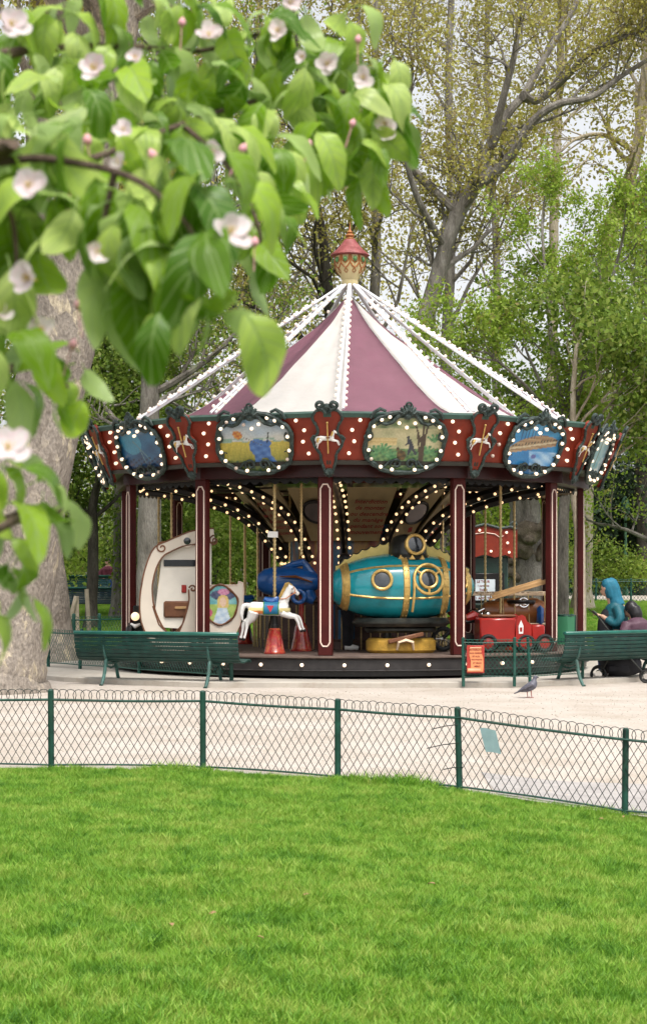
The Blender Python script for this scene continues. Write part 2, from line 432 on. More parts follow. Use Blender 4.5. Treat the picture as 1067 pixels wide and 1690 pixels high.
# concrete pad under the carousel
CX, CY = .417, 27.7
def pad_r(th):
    a = abs((th + 180) % 360 - 180)
    return 4.32 + .35 * sm((a - 12) / 14) + .35 * sm((a - 30) / 35)
PADZ = .08
ring = []
for k in range(72):
    th = R(k * 5); rr = pad_r(k * 5) + .02 * math.sin(k * 2.3)
    ring.append((CX + rr * math.sin(th), CY - rr * math.cos(th)))
n = len(ring)
vs = [(x, y, PADZ) for x, y in ring] + [(CX + (x - CX) * 1.006, CY + (y - CY) * 1.006, PADZ - .015) for x, y in ring] + [(CX + (x - CX) * 1.006, CY + (y - CY) * 1.006, -.1) for x, y in ring]
fs = [tuple(range(n))]
for q in (0, 1):
    for i in range(n):
        j = (i + 1) % n; fs.append((q * n + i, q * n + n + i, q * n + n + j, q * n + j))
me = bpy.data.meshes.new('carousel_pad'); me.from_pydata(vs, [], fs); me.materials.append(CONC)
o = link('carousel_pad', me); o['kind'] = 'structure'

# ------------------------------------------------------------------ grass of the front lawn (nobody could count it)
def M_grass():
    m, t, b = nodes_of('grass_blade'); N = t.nodes; L = t.links
    oi = N.new('ShaderNodeObjectInfo'); g = N.new('ShaderNodeNewGeometry')
    nz = N.new('ShaderNodeTexNoise'); nz.inputs['Scale'].default_value = 2.6; nz.inputs['Detail'].default_value = 8; nz.inputs['Roughness'].default_value = .68
    L.new(g.outputs['Position'], nz.inputs['Vector'])
    ad = N.new('ShaderNodeMath'); ad.operation = 'MULTIPLY_ADD'; ad.inputs[1].default_value = .30
    L.new(oi.outputs['Random'], ad.inputs[0]); 
    sub = N.new('ShaderNodeMath'); sub.operation = 'SUBTRACT'; sub.inputs[1].default_value = .13
    L.new(nz.outputs['Fac'], sub.inputs[0]); L.new(sub.outputs[0], ad.inputs[2])
    rp = N.new('ShaderNodeValToRGB'); els = rp.color_ramp.elements; els.new(.5); els.new(.7)
    for e, (p, c) in zip(els, [(.26, (.065, .185, .018)), (.41, (.13, .30, .025)), (.54, (.22, .41, .038)), (.70, (.36, .46, .09))]):
        e.position = p; e.color = c + (1,)
    L.new(ad.outputs[0], rp.inputs['Fac']); L.new(rp.outputs['Color'], b.inputs['Base Color']); b.inputs['Roughness'].default_value = .5
    b.inputs['Specular IOR Level'].default_value = .3
    tr = N.new('ShaderNodeBsdfTranslucent'); L.new(rp.outputs['Color'], tr.inputs['Color'])
    mx = N.new('ShaderNodeMixShader'); mx.inputs['Fac'].default_value = .35
    L.new(b.outputs[0], mx.inputs[1]); L.new(tr.outputs[0], mx.inputs[2]); L.new(mx.outputs[0], N['Material Output'].inputs['Surface'])
    return m
GRASS = M_grass()
tcol = bpy.data.collections.new('tufts')
rg = np.random.RandomState(3)
for k in range(5):
    mb = MB()
    for q in range(26):
        a = rg.uniform(0, 6.28); rr = .035 * math.sqrt(rg.uniform()); x, y = rr * math.cos(a), rr * math.sin(a)
        h = rg.uniform(.028, .065) * (1.25 if rg.uniform() < .15 else 1); wv = rg.uniform(.0016, .003); la = rg.uniform(0, 6.28); le = rg.uniform(.1, .9) * h
        fa = rg.uniform(0, 6.28); sx, sy = math.cos(fa) * wv, math.sin(fa) * wv
        dx, dy = math.cos(la) * le, math.sin(la) * le
        vs = [(x - sx, y - sy, -.01), (x + sx, y + sy, -.01), (x + dx * .35 + sx * .8, y + dy * .35 + sy * .8, h * .6), (x + dx * .35 - sx * .8, y + dy * .35 - sy * .8, h * .6), (x + dx, y + dy, h)]
        mb.add(vs, [(0, 1, 2, 3), (3, 2, 4)])
    tcol.objects.link(bpy.data.objects.new('tuft', mb.mesh('tuft', GRASS, False)))
def scatter(name, label, surf_obj_mesh, coll, density, smin, smax, seed, nscale=1.5, pow_=1.0):
    ob = link(name, surf_obj_mesh)
    ng = bpy.data.node_groups.new(name, 'GeometryNodeTree')
    ng.interface.new_socket('Geometry', in_out='INPUT', socket_type='NodeSocketGeometry'); ng.interface.new_socket('Geometry', in_out='OUTPUT', socket_type='NodeSocketGeometry')
    N = ng.nodes; L = ng.links
    gi = N.new('NodeGroupInput'); go = N.new('NodeGroupOutput')
    dp = N.new('GeometryNodeDistributePointsOnFaces'); dp.inputs['Density'].default_value = density; dp.inputs['Seed'].default_value = seed
    ip = N.new('GeometryNodeInstanceOnPoints'); ci = N.new('GeometryNodeCollectionInfo'); ci.inputs[0].default_value = coll; ci.inputs[1].default_value = True; ci.inputs[2].default_value = True
    ip.inputs['Pick Instance'].default_value = True
    rv = N.new('FunctionNodeRandomValue'); rv.data_type = 'FLOAT_VECTOR'; rv.inputs[0].default_value = (-.12, -.12, 0); rv.inputs[1].default_value = (.12, .12, 6.28)
    nz = N.new('ShaderNodeTexNoise'); nz.inputs['Scale'].default_value = nscale; nz.inputs['Detail'].default_value = 5
    ps = N.new('GeometryNodeInputPosition'); L.new(ps.outputs[0], nz.inputs['Vector'])
    mr = N.new('ShaderNodeMapRange'); mr.inputs[1].default_value = .32; mr.inputs[2].default_value = .70; mr.inputs[3].default_value = smin; mr.inputs[4].default_value = smax
    L.new(nz.outputs['Fac'], mr.inputs[0])
    L.new(gi.outputs[0], dp.inputs[0]); L.new(dp.outputs['Points'], ip.inputs['Points']); L.new(ci.outputs[0], ip.inputs['Instance'])
    L.new(rv.outputs[0], ip.inputs['Rotation']); L.new(mr.outputs[0], ip.inputs['Scale']); L.new(ip.outputs[0], go.inputs[0])
    md = ob.modifiers.new('scatter', 'NODES'); md.node_group = ng
    tag(ob, label, 'grass', kind='stuff'); return ob
def patch(xs, yf, ny, zf):
    vs = []; fs = []
    for x in xs:
        a, b = yf(x)
        for j in range(ny + 1): y = a + (b - a) * j / ny; vs.append((x, y, zf(x, y)))
    for i in range(len(xs) - 1):
        for j in range(ny): a = i * (ny + 1) + j; fs.append((a, a + ny + 1, a + ny + 2, a + 1))
    me = bpy.data.meshes.new('patch'); me.from_pydata(vs, [], fs); return me
scatter('grass', 'bright green uneven lawn grass in front of the low wire fence', patch(rng_lin(-3.6, 3.6, 37), lambda x: (4.6, fence_y(x) - .04), 30, lawn_z), tcol, 1250, .62, 1.12, 1, 6.0)
scatter('tall_grass', 'longer grass growing up along the foot of the wire fence', patch(rng_lin(-3.4, 3.4, 35), lambda x: (fence_y(x) - .16, fence_y(x) + .03 + .10 * sm((x - .3) / .8)), 3, lawn_z), tcol, 420, .5, 2.1, 4, 1.1)
scatter('far_grass', 'short grass of the lawn rising behind the carousel', patch(rng_lin(-12, 12, 25), lambda x: (33.5, 50), 20, lambda x, y: terrain(x, y) + .03), tcol, 110, 1.3, 2.2, 7, .6)

pcol = bpy.data.collections.new('pebbles'); rg = np.random.RandomState(9)
PEB = M('pebble', (.46, .41, .35), .9, var=.3, scale=1.3)
for k in range(4):
    mb = MB(); mb.ball((0, 0, .003), (.008 * rg.uniform(.7, 1.5), .008 * rg.uniform(.7, 1.3), .006), 6, 4)
    pcol.objects.link(bpy.data.objects.new('pebble', mb.mesh('pebble', PEB)))
gv_ = scatter('gravel', 'fine loose gravel and grit scattered over the sandy path', patch(rng_lin(-5.5, 5.5, 45), lambda x: (fence_y(x) + .1, 23.0), 30, terrain), pcol, 30, .4, 1.5, 11, 3.0)
gv_['category'] = 'gravel'
# ------------------------------------------------------------------ trees
def grow(rng, p, d, L, r, lvl, maxl, tubes, tips, up=.05, wander=.16, kids=(5, 5, 5), sides=(7, 5, 4, 3), ang=(30, 65)):
    n = 5; pts = [p]; ds = []
    for i in range(n):
        d = norm(d + rng.normal(0, wander, 3) + np.array((0, 0, up))); p = p + d * L / n; pts.append(p); ds.append(d)
    rads = [r * (1 - .6 * i / n) for i in range(n + 1)]
    tubes.append((pts, rads, sides[min(lvl, len(sides) - 1)]))
    if lvl >= maxl - 1: tips.extend(pts[1 if lvl >= maxl else 3:])
    if lvl >= maxl: return
    nc = kids[min(lvl, len(kids) - 1)]
    for j in range(nc):
        t = .25 + .75 * (j + rng.uniform(.2, .9)) / nc; i = min(n - 1, int(t * n)); f = t * n - i
        q = pts[i] + (pts[i + 1] - pts[i]) * min(1, f)
        a = R(rng.uniform(*ang)); ax = norm(np.cross(ds[i], rng.normal(0, 1, 3)))
        cd = ds[i] * math.cos(a) + np.cross(ax, ds[i]) * math.sin(a)
        grow(rng, q, norm(cd), L * rng.uniform(.45, .68), max(.004, r * (1 - .6 * t) * .6), lvl + 1, maxl, tubes, tips, up, wander * 1.15, kids, sides, ang)
def leaf_mesh(name, cen, per, spread, size, rng, mat, tbias=None, tvar=.22, aspect=.62):
    cen = np.array(cen); n = len(cen) * per
    c = np.repeat(cen, per, 0) + rng.normal(0, spread, (n, 3)) * np.array((1, 1, .8))
    cl = np.repeat(rng.uniform(0, 1, len(cen)), per)
    if tbias is not None: cl = np.repeat(np.array(tbias), per)
    a = rng.normal(0, 1, (n, 3)) + np.array((0, 0, -.3)); a /= np.linalg.norm(a, axis=1)[:, None]
    b = np.cross(a, rng.normal(0, 1, (n, 3))); b /= np.linalg.norm(b, axis=1)[:, None]
    s = size * rng.uniform(.6, 1.35, n)[:, None]
    V = np.stack([c, c + a * s * .5 + b * s * aspect * .5, c + a * s, c + a * s * .5 - b * s * aspect * .5], 1).reshape(-1, 3)
    F = np.arange(4 * n).reshape(-1, 4)
    me = bpy.data.meshes.new(name); me.from_pydata(V, [], F)
    at = me.attributes.new('tint', 'FLOAT', 'FACE')
    at.data.foreach_set('value', np.clip(cl * .6 + .2 + rng.normal(0, tvar, n), 0, 1).astype(np.float32))
    me.materials.append(mat); return me
def tree(name, label, limbs, bark, leafm, seed, branch=(8, 5.0), maxl=2, kids=(5, 5), per=20, spread=.28, size=.13, up=.05, wander=.16, start=.45, flare=.55, group=None, trunk_n=12, ang=(30, 65), extra=None, leafcut=None):
    """limbs: list of (world points, r0, r1); the first is the trunk and its foot is the thing's base"""
    rng = np.random.RandomState(seed)
    base = np.array(limbs[0][0][0], float); base[2] = terrain(base[0], base[1])
    t = thing(name, label, 'tree', tuple(base), 0, group)
    tubes = []; tips = []
    mb = MB()
    for li, (pts, r0, r1) in enumerate(limbs):
        pts = [np.array(p, float) - base for p in pts]; sp = spline(pts, 5); k = len(sp)
        rad = [r0 + (r1 - r0) * (i / (k - 1)) ** .85 for i in range(k)]
        if li == 0:
            for i in range(k):
                h = sp[i][2]; rad[i] *= 1 + flare * math.exp(-max(0, h) / (r0 * 1.1))
            sp = [s + np.array((rng.normal(0, r0 * .04), rng.normal(0, r0 * .04), 0)) for s in sp]
            sp.insert(0, sp[0] - np.array((0, 0, .25))); rad.insert(0, rad[0] * 1.15)
            k += 1
        mb.tube(sp, rad, trunk_n if li == 0 else 9)
        nb, bl = branch
        s0 = start if li == 0 else .2
        for j in range(nb if li == 0 else max(3, int(nb * .7))):
            tt = s0 + (1 - s0) * (j + rng.uniform(.1, .9)) / nb if li == 0 else rng.uniform(s0, 1)
            i = min(k - 2, int(tt * (k - 1))); d0 = norm(sp[i + 1] - sp[i])
            a = R(rng.uniform(*ang)); ax = norm(np.cross(d0, rng.normal(0, 1, 3)))
            cd = d0 * math.cos(a) + np.cross(ax, d0) * math.sin(a)
            grow(rng, sp[i], norm(cd), bl * rng.uniform(.65, 1.2) * (1 - .35 * tt), max(.02, rad[i] * .45), 0, maxl, tubes, tips, up, wander, kids, (7, 5, 4, 3), (25, 65))
        grow(rng, sp[-1], norm(sp[-1] - sp[-2]), bl * .6, r1 * .9, 0, maxl, tubes, tips, up, wander, kids)
    for pts, rads, n in tubes: mb.tube(pts, rads, n, cap=False)
    mb.build('trunk', bark, t)
    if per:
        if extra is not None: tips = tips + [np.array(e, float) - base for e in extra]
        if leafcut is not None: tips = [q for q in tips if leafcut(q + base)]
        link('crown', leaf_mesh('crown', tips, per, spread, size, rng, leafm), t)
    return t
def pl(Y, *pp):
    """picture points carried to a real distance"""
    out = []
    for q in pp:
        px, py = q[0], q[1]; out.append(P(px, py, Y + (q[2] if len(q) > 2 else 0)))
    return out
def foot(px, Y):
    x = PX(px, Y); return Vector((x, Y, terrain(x, Y)))
# old plane tree beside the left bench, leaning over
tree('plane_tree', 'massive leaning plane tree with mottled beige bark beside the left green bench',
     [([foot(-8, 22.6)] + pl(22.6, (4, 1080), (22, 960), (52, 800), (84, 640), (118, 470), (150, 300), (170, 120), (190, -60)), .60, .34)],
     BARK_PLANE, LF_SPRING, 11, branch=(6, 4.5), kids=(4, 4), per=10, spread=.3, size=.11, start=.88, trunk_n=28, flare=.12)
tree('plane_tree', 'second mottled plane tree trunk standing behind the massive leaning one',
     [([foot(98, 30.5)] + pl(30.5, (92, 1020), (80, 900), (70, 760), (64, 600), (60, 400), (70, 200), (80, 0)), .27, .2)],
     BARK_PLANE, LF_SPRING, 12, branch=(7, 4.0), kids=(4, 4), per=12, spread=.3, size=.11, start=.6, trunk_n=18)
# the big leaning tree behind the canopy
Y1 = 41
tree('leaning_tree', 'tall grey tree leaning right behind the striped canopy, forking high up',
     [([foot(618, Y1)] + pl(Y1, (640, 800), (668, 660), (700, 534), (722, 455), (744, 380), (780, 308)), .27, .165),
      (pl(Y1, (780, 308), (810, 236, .3), (837, 187, .6), (865, 154, .9), (898, 94, 1.2), (947, 11, 1.4), (970, -60, 1.5)), .15, .05),
      (pl(Y1, (775, 315), (832, 270, -.3), (876, 203, -.6), (920, 172, -.8), (975, 160, -.9), (1024, 126, -.6), (1090, 85, 0)), .14, .045),
      (pl(Y1, (862, 158), (887, 165, .4), (930, 130, 0), (980, 82, -.5), (1067, 50, -1)), .12, .05),
      (pl(Y1, (812, 236), (830, 160, -.4), (850, 80, -.6), (860, -20, -.8)), .11, .05),
      (pl(Y1, (755, 350), (700, 300, .5), (640, 230, 1), (600, 120, 1.4), (590, 20, 1.6)), .12, .05),
      (pl(Y1, (735, 410), (690, 330, -.8), (668, 240, -1.2), (680, 120, -1.5)), .10, .04)],
     BARK_GREY, LF_SPRING, 21, branch=(6, 2.4), kids=(5, 5), per=4, spread=.22, size=.095, start=.6, wander=.2, ang=(25, 60))
Y2 = 56
tree('pale_tree', 'slender pale trunked tree rising straight behind the leaning grey tree',
     [([foot(905, Y2)] + pl(Y2, (906, 800), (910, 560), (912, 400), (918, 250), (922, 150), (926, 20), (930, -80)), .2, .1)],
     BARK_PALE, LF_SPRING, 22, branch=(14, 4.5), kids=(5, 5), per=4, spread=.3, size=.11, start=.6)
Y3 = 47
tree('bare_tree', 'nearly bare tree with an arching limb behind the fresh green tree',
     [([foot(960, Y3)] + pl(Y3, (968, 760), (985, 540), (1008, 374), (1030, 320), (1052, 236), (1063, 132), (1075, 20)), .24, .13),
      (pl(Y3, (1046, 250), (1005, 226, -.4), (975, 222, -.8), (945, 232, -1), (925, 250, -1.2)), .085, .03),
      (pl(Y3, (1055, 200), (1090, 120), (1120, 40)), .12, .05)],
     BARK_PALE, LF_SPRING, 23, branch=(8, 3.4), kids=(4, 4), per=4, spread=.3, size=.12, start=.45)
# trees behind the finial and to the left
def simple(name, label, px, Y, r, py_top, seed, bark, lf, lean=0, **kw):
    q = [foot(px, Y)] + pl(Y, *[(px + lean * f + rr, 930 + (py_top - 930) * f) for f, rr in ((.12, 2), (.32, -3), (.52, 4), (.75, -3), (1.0, 3))])
    return tree(name, label, [(q, r, r * .35)], bark, lf, seed, **kw)
simple('tall_tree', 'grey trunked tall tree right behind the carousel finial', 610, 50, .24, -60, 31, BARK_GREY, LF_SPRING, 12, branch=(16, 5.0), kids=(5, 5), per=5, spread=.3, size=.11, start=.34)
simple('tall_tree', 'dark crooked tree behind the left side of the finial', 590, 46, .22, -20, 32, BARK_DARK, LF_SPRING, -110, branch=(14, 4.4), kids=(5, 5), per=6, spread=.3, size=.105, start=.34)
simple('tall_tree', 'straight grey tree behind the dark blue underwater painting', 197, 44, .2, 0, 33, BARK_GREY, LF_SPRING, 0, branch=(14, 4.2), kids=(5, 5), per=6, spread=.3, size=.10, start=.3)
simple('tall_tree', 'slim grey tree behind the left end of the white rafters', 287, 48, .17, 0, 34, BARK_GREY, LF_MID, 4, branch=(14, 4.2), kids=(5, 5), per=6, spread=.3, size=.10, start=.3)
simple('tall_tree', 'thick grey tree seen between the left carousel pillars', 243, 37, .29, 60, 35, BARK_GREY, LF_MID, 22, branch=(12, 4.0), kids=(5, 5), per=6, spread=.28, size=.10, start=.3)
simple('tall_tree', 'yellowish budding tree far behind the left slope of the canopy', 400, 58, .26, -60, 36, BARK_GREY, LF_SPRING, 30, branch=(16, 6.0), kids=(5, 6), per=6, spread=.4, size=.13, start=.25)
simple('tall_tree', 'yellowish budding tree far behind the right slope of the canopy', 735, 62, .28, -120, 37, BARK_GREY, LF_SPRING, 10, branch=(14, 6.0), kids=(5, 6), per=5, spread=.42, size=.13, start=.45)
simple('tall_tree', 'spring green tree at the left behind the two plane trees', 60, 50, .25, -20, 38, BARK_GREY, LF_MID, -10, branch=(15, 5.0), kids=(5, 5), per=8, spread=.34, size=.12, start=.25)
simple('tall_tree', 'budding tree far behind the slender pale tree', 830, 72, .26, -60, 39, BARK_GREY, LF_SPRING, -30, branch=(10, 5.0), kids=(5, 5), per=3, spread=.45, size=.13, start=.55)
# fresh green tree on the right
Y4 = 35.5
q = [foot(928, Y4)] + pl(Y4, (928, 900), (932, 800), (936, 705))
fresh = tree('young_green_tree', 'bushy young tree with fresh bright green leaves right of the canopy',
     [(q, .13, .1),
      (pl(Y4, (936, 705), (915, 610, .4), (905, 520, .6), (897, 430, .8), (893, 370, .9)), .075, .02),
      (pl(Y4, (936, 705), (965, 610, -.3), (990, 520, -.5), (1015, 440, -.6), (1030, 380, -.6)), .075, .02),
      (pl(Y4, (936, 725), (895, 670, -.5), (860, 630, -.9), (825, 600, -1.1), (800, 580, -1.2)), .05, .015),
      (pl(Y4, (940, 720), (1000, 660, .5), (1050, 600, .8), (1090, 540, .9)), .06, .015),
      (pl(Y4, (935, 735), (960, 640, .9), (945, 540, 1.4), (955, 430, 1.6)), .055, .015),
      (pl(Y4, (935, 740), (895, 640, 1.0), (865, 570, 1.5), (855, 500, 1.7)), .05, .015)],
     BARK_GREY, LF_FRESH, 41, branch=(7, 1.7), kids=(5, 5), per=6, spread=.085, size=.08, start=.75, up=.12, wander=.14, ang=(25, 70))
simple('young_green_tree', 'light green tree filling the right edge behind the bushy young tree', 1085, 43, .17, 430, 42, BARK_GREY, LF_FRESH, -20, branch=(14, 2.6), kids=(5, 5), per=7, spread=.2, size=.09, start=.22)
simple('young_green_tree', 'light green tree behind the right slope of the canopy', 790, 47, .15, 660, 43, BARK_GREY, LF_FRESH, 10, branch=(12, 2.2), kids=(5, 5), per=8, spread=.2, size=.09, start=.3)
simple('young_green_tree', 'low branching green tree behind the left carousel pillar', 150, 41, .15, 640, 44, BARK_DARK, LF_MID, 20, branch=(16, 3.0), kids=(5, 5), per=14, spread=.24, size=.12, start=.2)
# slim straight trunks at the right of the carousel
for k, (px, Y, lab) in enumerate([(955, 33.6, 'slim pale trunk beside the outermost right carousel pillar'), (1062, 56, 'dark trunk standing behind the far right fence')]):
    simple('slim_tree', lab, px, Y, .13 if k == 0 else .3, 600 if k == 0 else 500, 50 + k, BARK_PALE if k == 0 else BARK_DARK, LF_MID, -10, branch=(9, 2.6), kids=(4, 4), per=10, spread=.25, size=.12, start=.5)
# gnarled old stump-like tree with a burl
t = tree('gnarled_tree', 'thick gnarled trunk with a big pale burl behind the carousel',
     [([foot(873, 39)] + pl(39, (872, 960), (868, 900), (866, 860), (862, 800), (855, 740)), .52, .26)], BARK_GREY, LF_MID, 55, branch=(8, 2.2), kids=(4, 4), per=12, spread=.25, size=.1, start=.7, trunk_n=20)
b0 = P(869, 878, 38.55) - Vector(t.location)
mb = MB(); rb = np.random.RandomState(2)
mb.ball(b0, (.40, .28, .24), 18, 12)
for _ in range(16): mb.ball(b0 + Vector((rb.normal(0, .2), rb.normal(-.05, .1), rb.normal(-.02, .16))), tuple(rb.uniform(.08, .2, 3)), 10, 7)
for _ in range(14): mb.ball(b0 + Vector((rb.normal(0, .22), rb.normal(.12, .05), rb.uniform(-1.1, -.2))), tuple(rb.uniform(.08, .2, 3)), 8, 6)
fused('burl', mb, M_bark('burl_bark', [(.3, (.07, .055, .04)), (.5, (.15, .12, .09)), (.7, (.26, .22, .16))], 7, .7, .9), t, .035, 2)
# shrubs and evergreens
def shrub(name, label, px, Y, w_, h_, seed, lf, n=380, per=26, size=.1, spread=.16, cat='shrub', group=None, zb=0):
    rng = np.random.RandomState(seed); f = foot(px, Y); t = thing(name, label, cat, tuple(f), 0, group)
    mb = MB(); cen = []
    for k in range(9):
        a = rng.uniform(0, 6.28); d = norm(np.array((math.cos(a) * w_ * .35, math.sin(a) * w_ * .35, h_ * .7)))
        pts = [np.array((0, 0, -.05)), d * h_ * .35, d * h_ * .7 + np.array((0, 0, .1))]; mb.tube(spline(pts, 3), [.03 + .02 * h_ * .4] * 1 + [.02] * 6, 5) if False else mb.tube(pts, [.03, .022, .01], 5)
    mb.build('stem', BARK_DARK, t)
    lob = [(rng.normal(0, w_ * .26), rng.normal(0, w_ * .2), h_ * rng.uniform(.2, .85), rng.uniform(.22, .4) * min(w_, h_)) for _ in range(11)]
    while len(cen) < n:
        lx, ly, lz, lr = lob[rng.randint(len(lob))]
        d = norm(rng.normal(0, 1, 3)) * lr * rng.uniform(.55, 1.05)
        z = lz + d[2]
        if z > .03: cen.append((lx + d[0], ly + d[1], z))
    link('foliage', leaf_mesh('foliage', cen, per, spread, size, rng, lf), t); return t
shrub('evergreen_tree', 'dark evergreen clump behind the lawn on the right', 985, 58, 5.5, 5.2, 61, LF_DARK, 700, 24, .16, .3, 'tree')
shrub('evergreen_tree', 'dark evergreen at the right edge behind the far fence', 1085, 60, 5.5, 6.5, 62, LF_DARK, 700, 24, .16, .3, 'tree')
shrub('evergreen_tree', 'dark evergreen behind the thick gnarled trunk', 880, 62, 5, 5.0, 67, LF_DARK, 500, 22, .16, .3, 'tree')
shrub('bush', 'rounded yellow green bush behind the far right fence', 1045, 55.5, 1.6, 1.1, 63, LF_FRESH, 160, 22, .09, .12)
shrub('bush', 'leafy bush beside the white statue', 140, 62, 2.4, 2.0, 64, LF_FRESH, 220, 22, .12, .18)
shrub('bush', 'large green bush seen through the middle of the carousel', 420, 47, 5.0, 4.2, 65, LF_MID, 620, 24, .12, .26)
shrub('bush', 'bright green bush seen behind the cream sleigh', 330, 43, 3.2, 3.4, 66, LF_MID, 460, 24, .11, .22)
shrub('bush', 'green bush behind the ticket kiosk', 832, 46, 3.0, 3.8, 68, LF_FRESH, 420, 24, .11, .22)
shrub('bush', 'low green bush behind the leaning plane trunk', 30, 48, 4, 3.2, 69, LF_FRESH, 420, 22, .12, .25)
shrub('bush', 'shady green bush behind the far left benches', 230, 60, 5, 3.6, 70, LF_MID, 480, 22, .13, .28)
shrub('bush', 'green bush behind the woman with the phone', 960, 54.5, 3, 1.7, 71, LF_MID, 300, 22, .1, .2)
# the far wood: one mass
rng = np.random.RandomState(77); cen = []; tb = []
for k in range(3600):
    x = rng.uniform(-24, 26); y = rng.uniform(80, 96)
    top = 19 + 3 * math.sin(x * .35) - 14.5 * sm((x - 3) / 6)
    z = 1.0 + (top) * rng.uniform() ** 1.25
    cen.append((x, y, z)); tb.append(rng.uniform())
o = link('far_wood', leaf_mesh('far_wood', cen, 14, .75, .22, rng, LF_SPRING, tb))
tag(o, 'hazy yellow green woodland closing the view behind all the trees', 'woodland', kind='stuff')
rng = np.random.RandomState(78); cen = []
for k in range(2600):
    x = rng.uniform(-26, 26); cen.append((x, rng.uniform(74, 80), 1 + (4.4 + 1.1 * math.sin(x * .5)) * rng.uniform()))
o = link('far_undergrowth', leaf_mesh('far_undergrowth', cen, 20, .5, .24, rng, LF_MID))
tag(o, 'dark green undergrowth along the far edge of the park', 'undergrowth', kind='stuff')
# ------------------------------------------------------------------ carousel
RED = M('fascia_red', (.20, .026, .012), .45, var=.18, scale=5, spec=.3, dirt=.25, dirtcol=(.10, .02, .012))
MAROON = M('pillar_maroon', (.058, .007, .006), .5, var=.2, scale=4, spec=.2, dirt=.15, dirtcol=(.03, .006, .005))
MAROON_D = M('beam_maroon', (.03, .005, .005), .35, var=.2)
CREAM = M('cream_paint', (.78, .62, .52), .4, var=.08, dirt=.25, dirtcol=(.45, .36, .25))
FRAME = M('frame_green', (.020, .034, .030), .35, var=.5, scale=22, bump=.5, bscale=90, dirt=.8, dirtcol=(.08, .11, .10), dscale=20)
TRIM = M('cornice_green', (.035, .075, .06), .5, var=.3)
CAN_P = M('canopy_purple', (.17, .074, .10), .7, var=.10, scale=2.5, bump=.5, bscale=5, dirt=.3, dirtcol=(.20, .07, .11))
CAN_W = M('canopy_white', (.50, .475, .445), .7, var=.07, scale=2.5, bump=.5, bscale=5, dirt=.45, dirtcol=(.55, .50, .46))
TUBEW = M('white_tube', (.72, .73, .76), .35, var=.06)
GOLD = M('gold', (.60, .40, .13), .32, metal=.55, var=.25, scale=14, bump=.15)
BRASS = M('brass', (.66, .50, .25), .28, metal=.8, var=.2, scale=10)
BROWN = M('brown_wood', (.16, .065, .03), .45, var=.3, scale=7)
DECK = M('deck_boards', (.12, .085, .07), .6, var=.3, scale=5, bump=.2)
BLACK = M('black_paint', (.008, .007, .007), .35, var=.4)
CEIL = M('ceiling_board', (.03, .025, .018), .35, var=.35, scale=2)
CREAMD = M('cream_panel', (.30, .235, .13), .5, var=.14, dirt=.35, dirtcol=(.3, .22, .1))
MIRROR = M('mirror', (.75, .75, .72), .06, metal=1.0, var=.05)
GLASSD = M('dark_glass', (.02, .025, .03), .06, var=.2, coat=1)
REDTXT = M('red_lettering', (.22, .02, .02), .5, var=.1)
WHITE = M('white_enamel', (.78, .76, .73), .35, var=.06, coat=.2)
BULB = M_emit('bulb_lit', (1.0, .70, .46), .7)
BULB_IN = M_emit('bulb_inside', (1.0, .62, .30), .75)
BULB_DAY = M_emit('bulb_rafter', (1.0, .82, .68), .22, (.85, .72, .64))
carousel = thing('carousel', 'round carousel with striped purple and white canopy, painted red fascia and lit bulbs', 'carousel', (CX, CY, PADZ))
Z0 = PADZ
def lz(z): return z - Z0
TH0 = -5.0; THP = -6.2
DZ = .40
def pol(Rr, th, z): return (Rr * math.sin(R(th)), -Rr * math.cos(R(th)), z - Z0)
bulb_me = MB().ball((0, 0, 0), .026, 10, 7).lathe([(.016, -.03), (.02, -.02)], 8).mesh('bulb', BULB)
bulb_off = bulb_me.copy(); bulb_off.materials.clear(); bulb_off.materials.append(M('bulb_unlit', (.62, .50, .42), .25, var=.1)); rbulb = random.Random(4)
# platform
mb = MB(); mb.lathe([(3.70, lz(.12)), (3.70, lz(.36))], 60, cap=False); mb.lathe([(3.2, lz(.1)), (3.2, lz(.3))], 40, cap=False)
plat = mb.build('platform', BLACK, carousel)
mb = MB(); mb.lathe([(3.74, lz(.365)), (3.76, lz(.375)), (3.76, lz(.395)), (3.74, lz(.40)), (0.5, lz(.402))], 60, cap=False)
mb.build('deck', DECK, plat)
SKIRT = M('skirt_grey', (.025, .022, .022), .5, var=.3, scale=10)
mb = MB(); mb.lathe([(3.722, lz(.205)), (3.722, lz(.345))], 60, cap=False); mb.lathe([(3.73, lz(.345)), (3.745, lz(.355)), (3.73, lz(.365))], 60, cap=False); mb.lathe([(3.73, lz(.19)), (3.742, lz(.2)), (3.73, lz(.21))], 60, cap=False)
mb.build('skirt', SKIRT, plat)
for k in range(40):
    th = TH0 + 9 * k + 3
    link('bulb', bulb_me, plat, pol(3.745, th, .275), (R(90), 0, R(th)))
# pillars
def pillar_mesh():
    mb = MB(); mb.cbox((0, 0, 1.29), (.205, .095, 2.58), .010); return mb.mesh('pillar', MAROON)
pm = pillar_mesh()
def inset(hw, z0, z1, y):
    ch = .035
    pts = [(-hw, z0 + .06), (-hw + .02, z0 + .02), (-hw + ch, z0), (hw - ch, z0), (hw - .02, z0 + .02), (hw, z0 + .06), (hw, z1 - .06), (hw - .02, z1 - .03), (hw - ch, z1), (-hw + ch, z1), (-hw + .02, z1 - .03), (-hw, z1 - .06)]
    return [(x, y, z) for x, z in pts]
mb = MB()
for q in range(2):
    Mx = Matrix.Rotation(R(180 * q), 4, 'Z'); mb.tube(inset(.066, .13, 2.36, -.049), .0105, 5, Mx, closed=True)
im = mb.mesh('trim_line', CREAM)
for k in range(12):
    th = THP + 30 * k
    p = link('pillar', pm, carousel, pol(3.6, th, DZ), (0, 0, R(th))); link('trim_line', im, p)
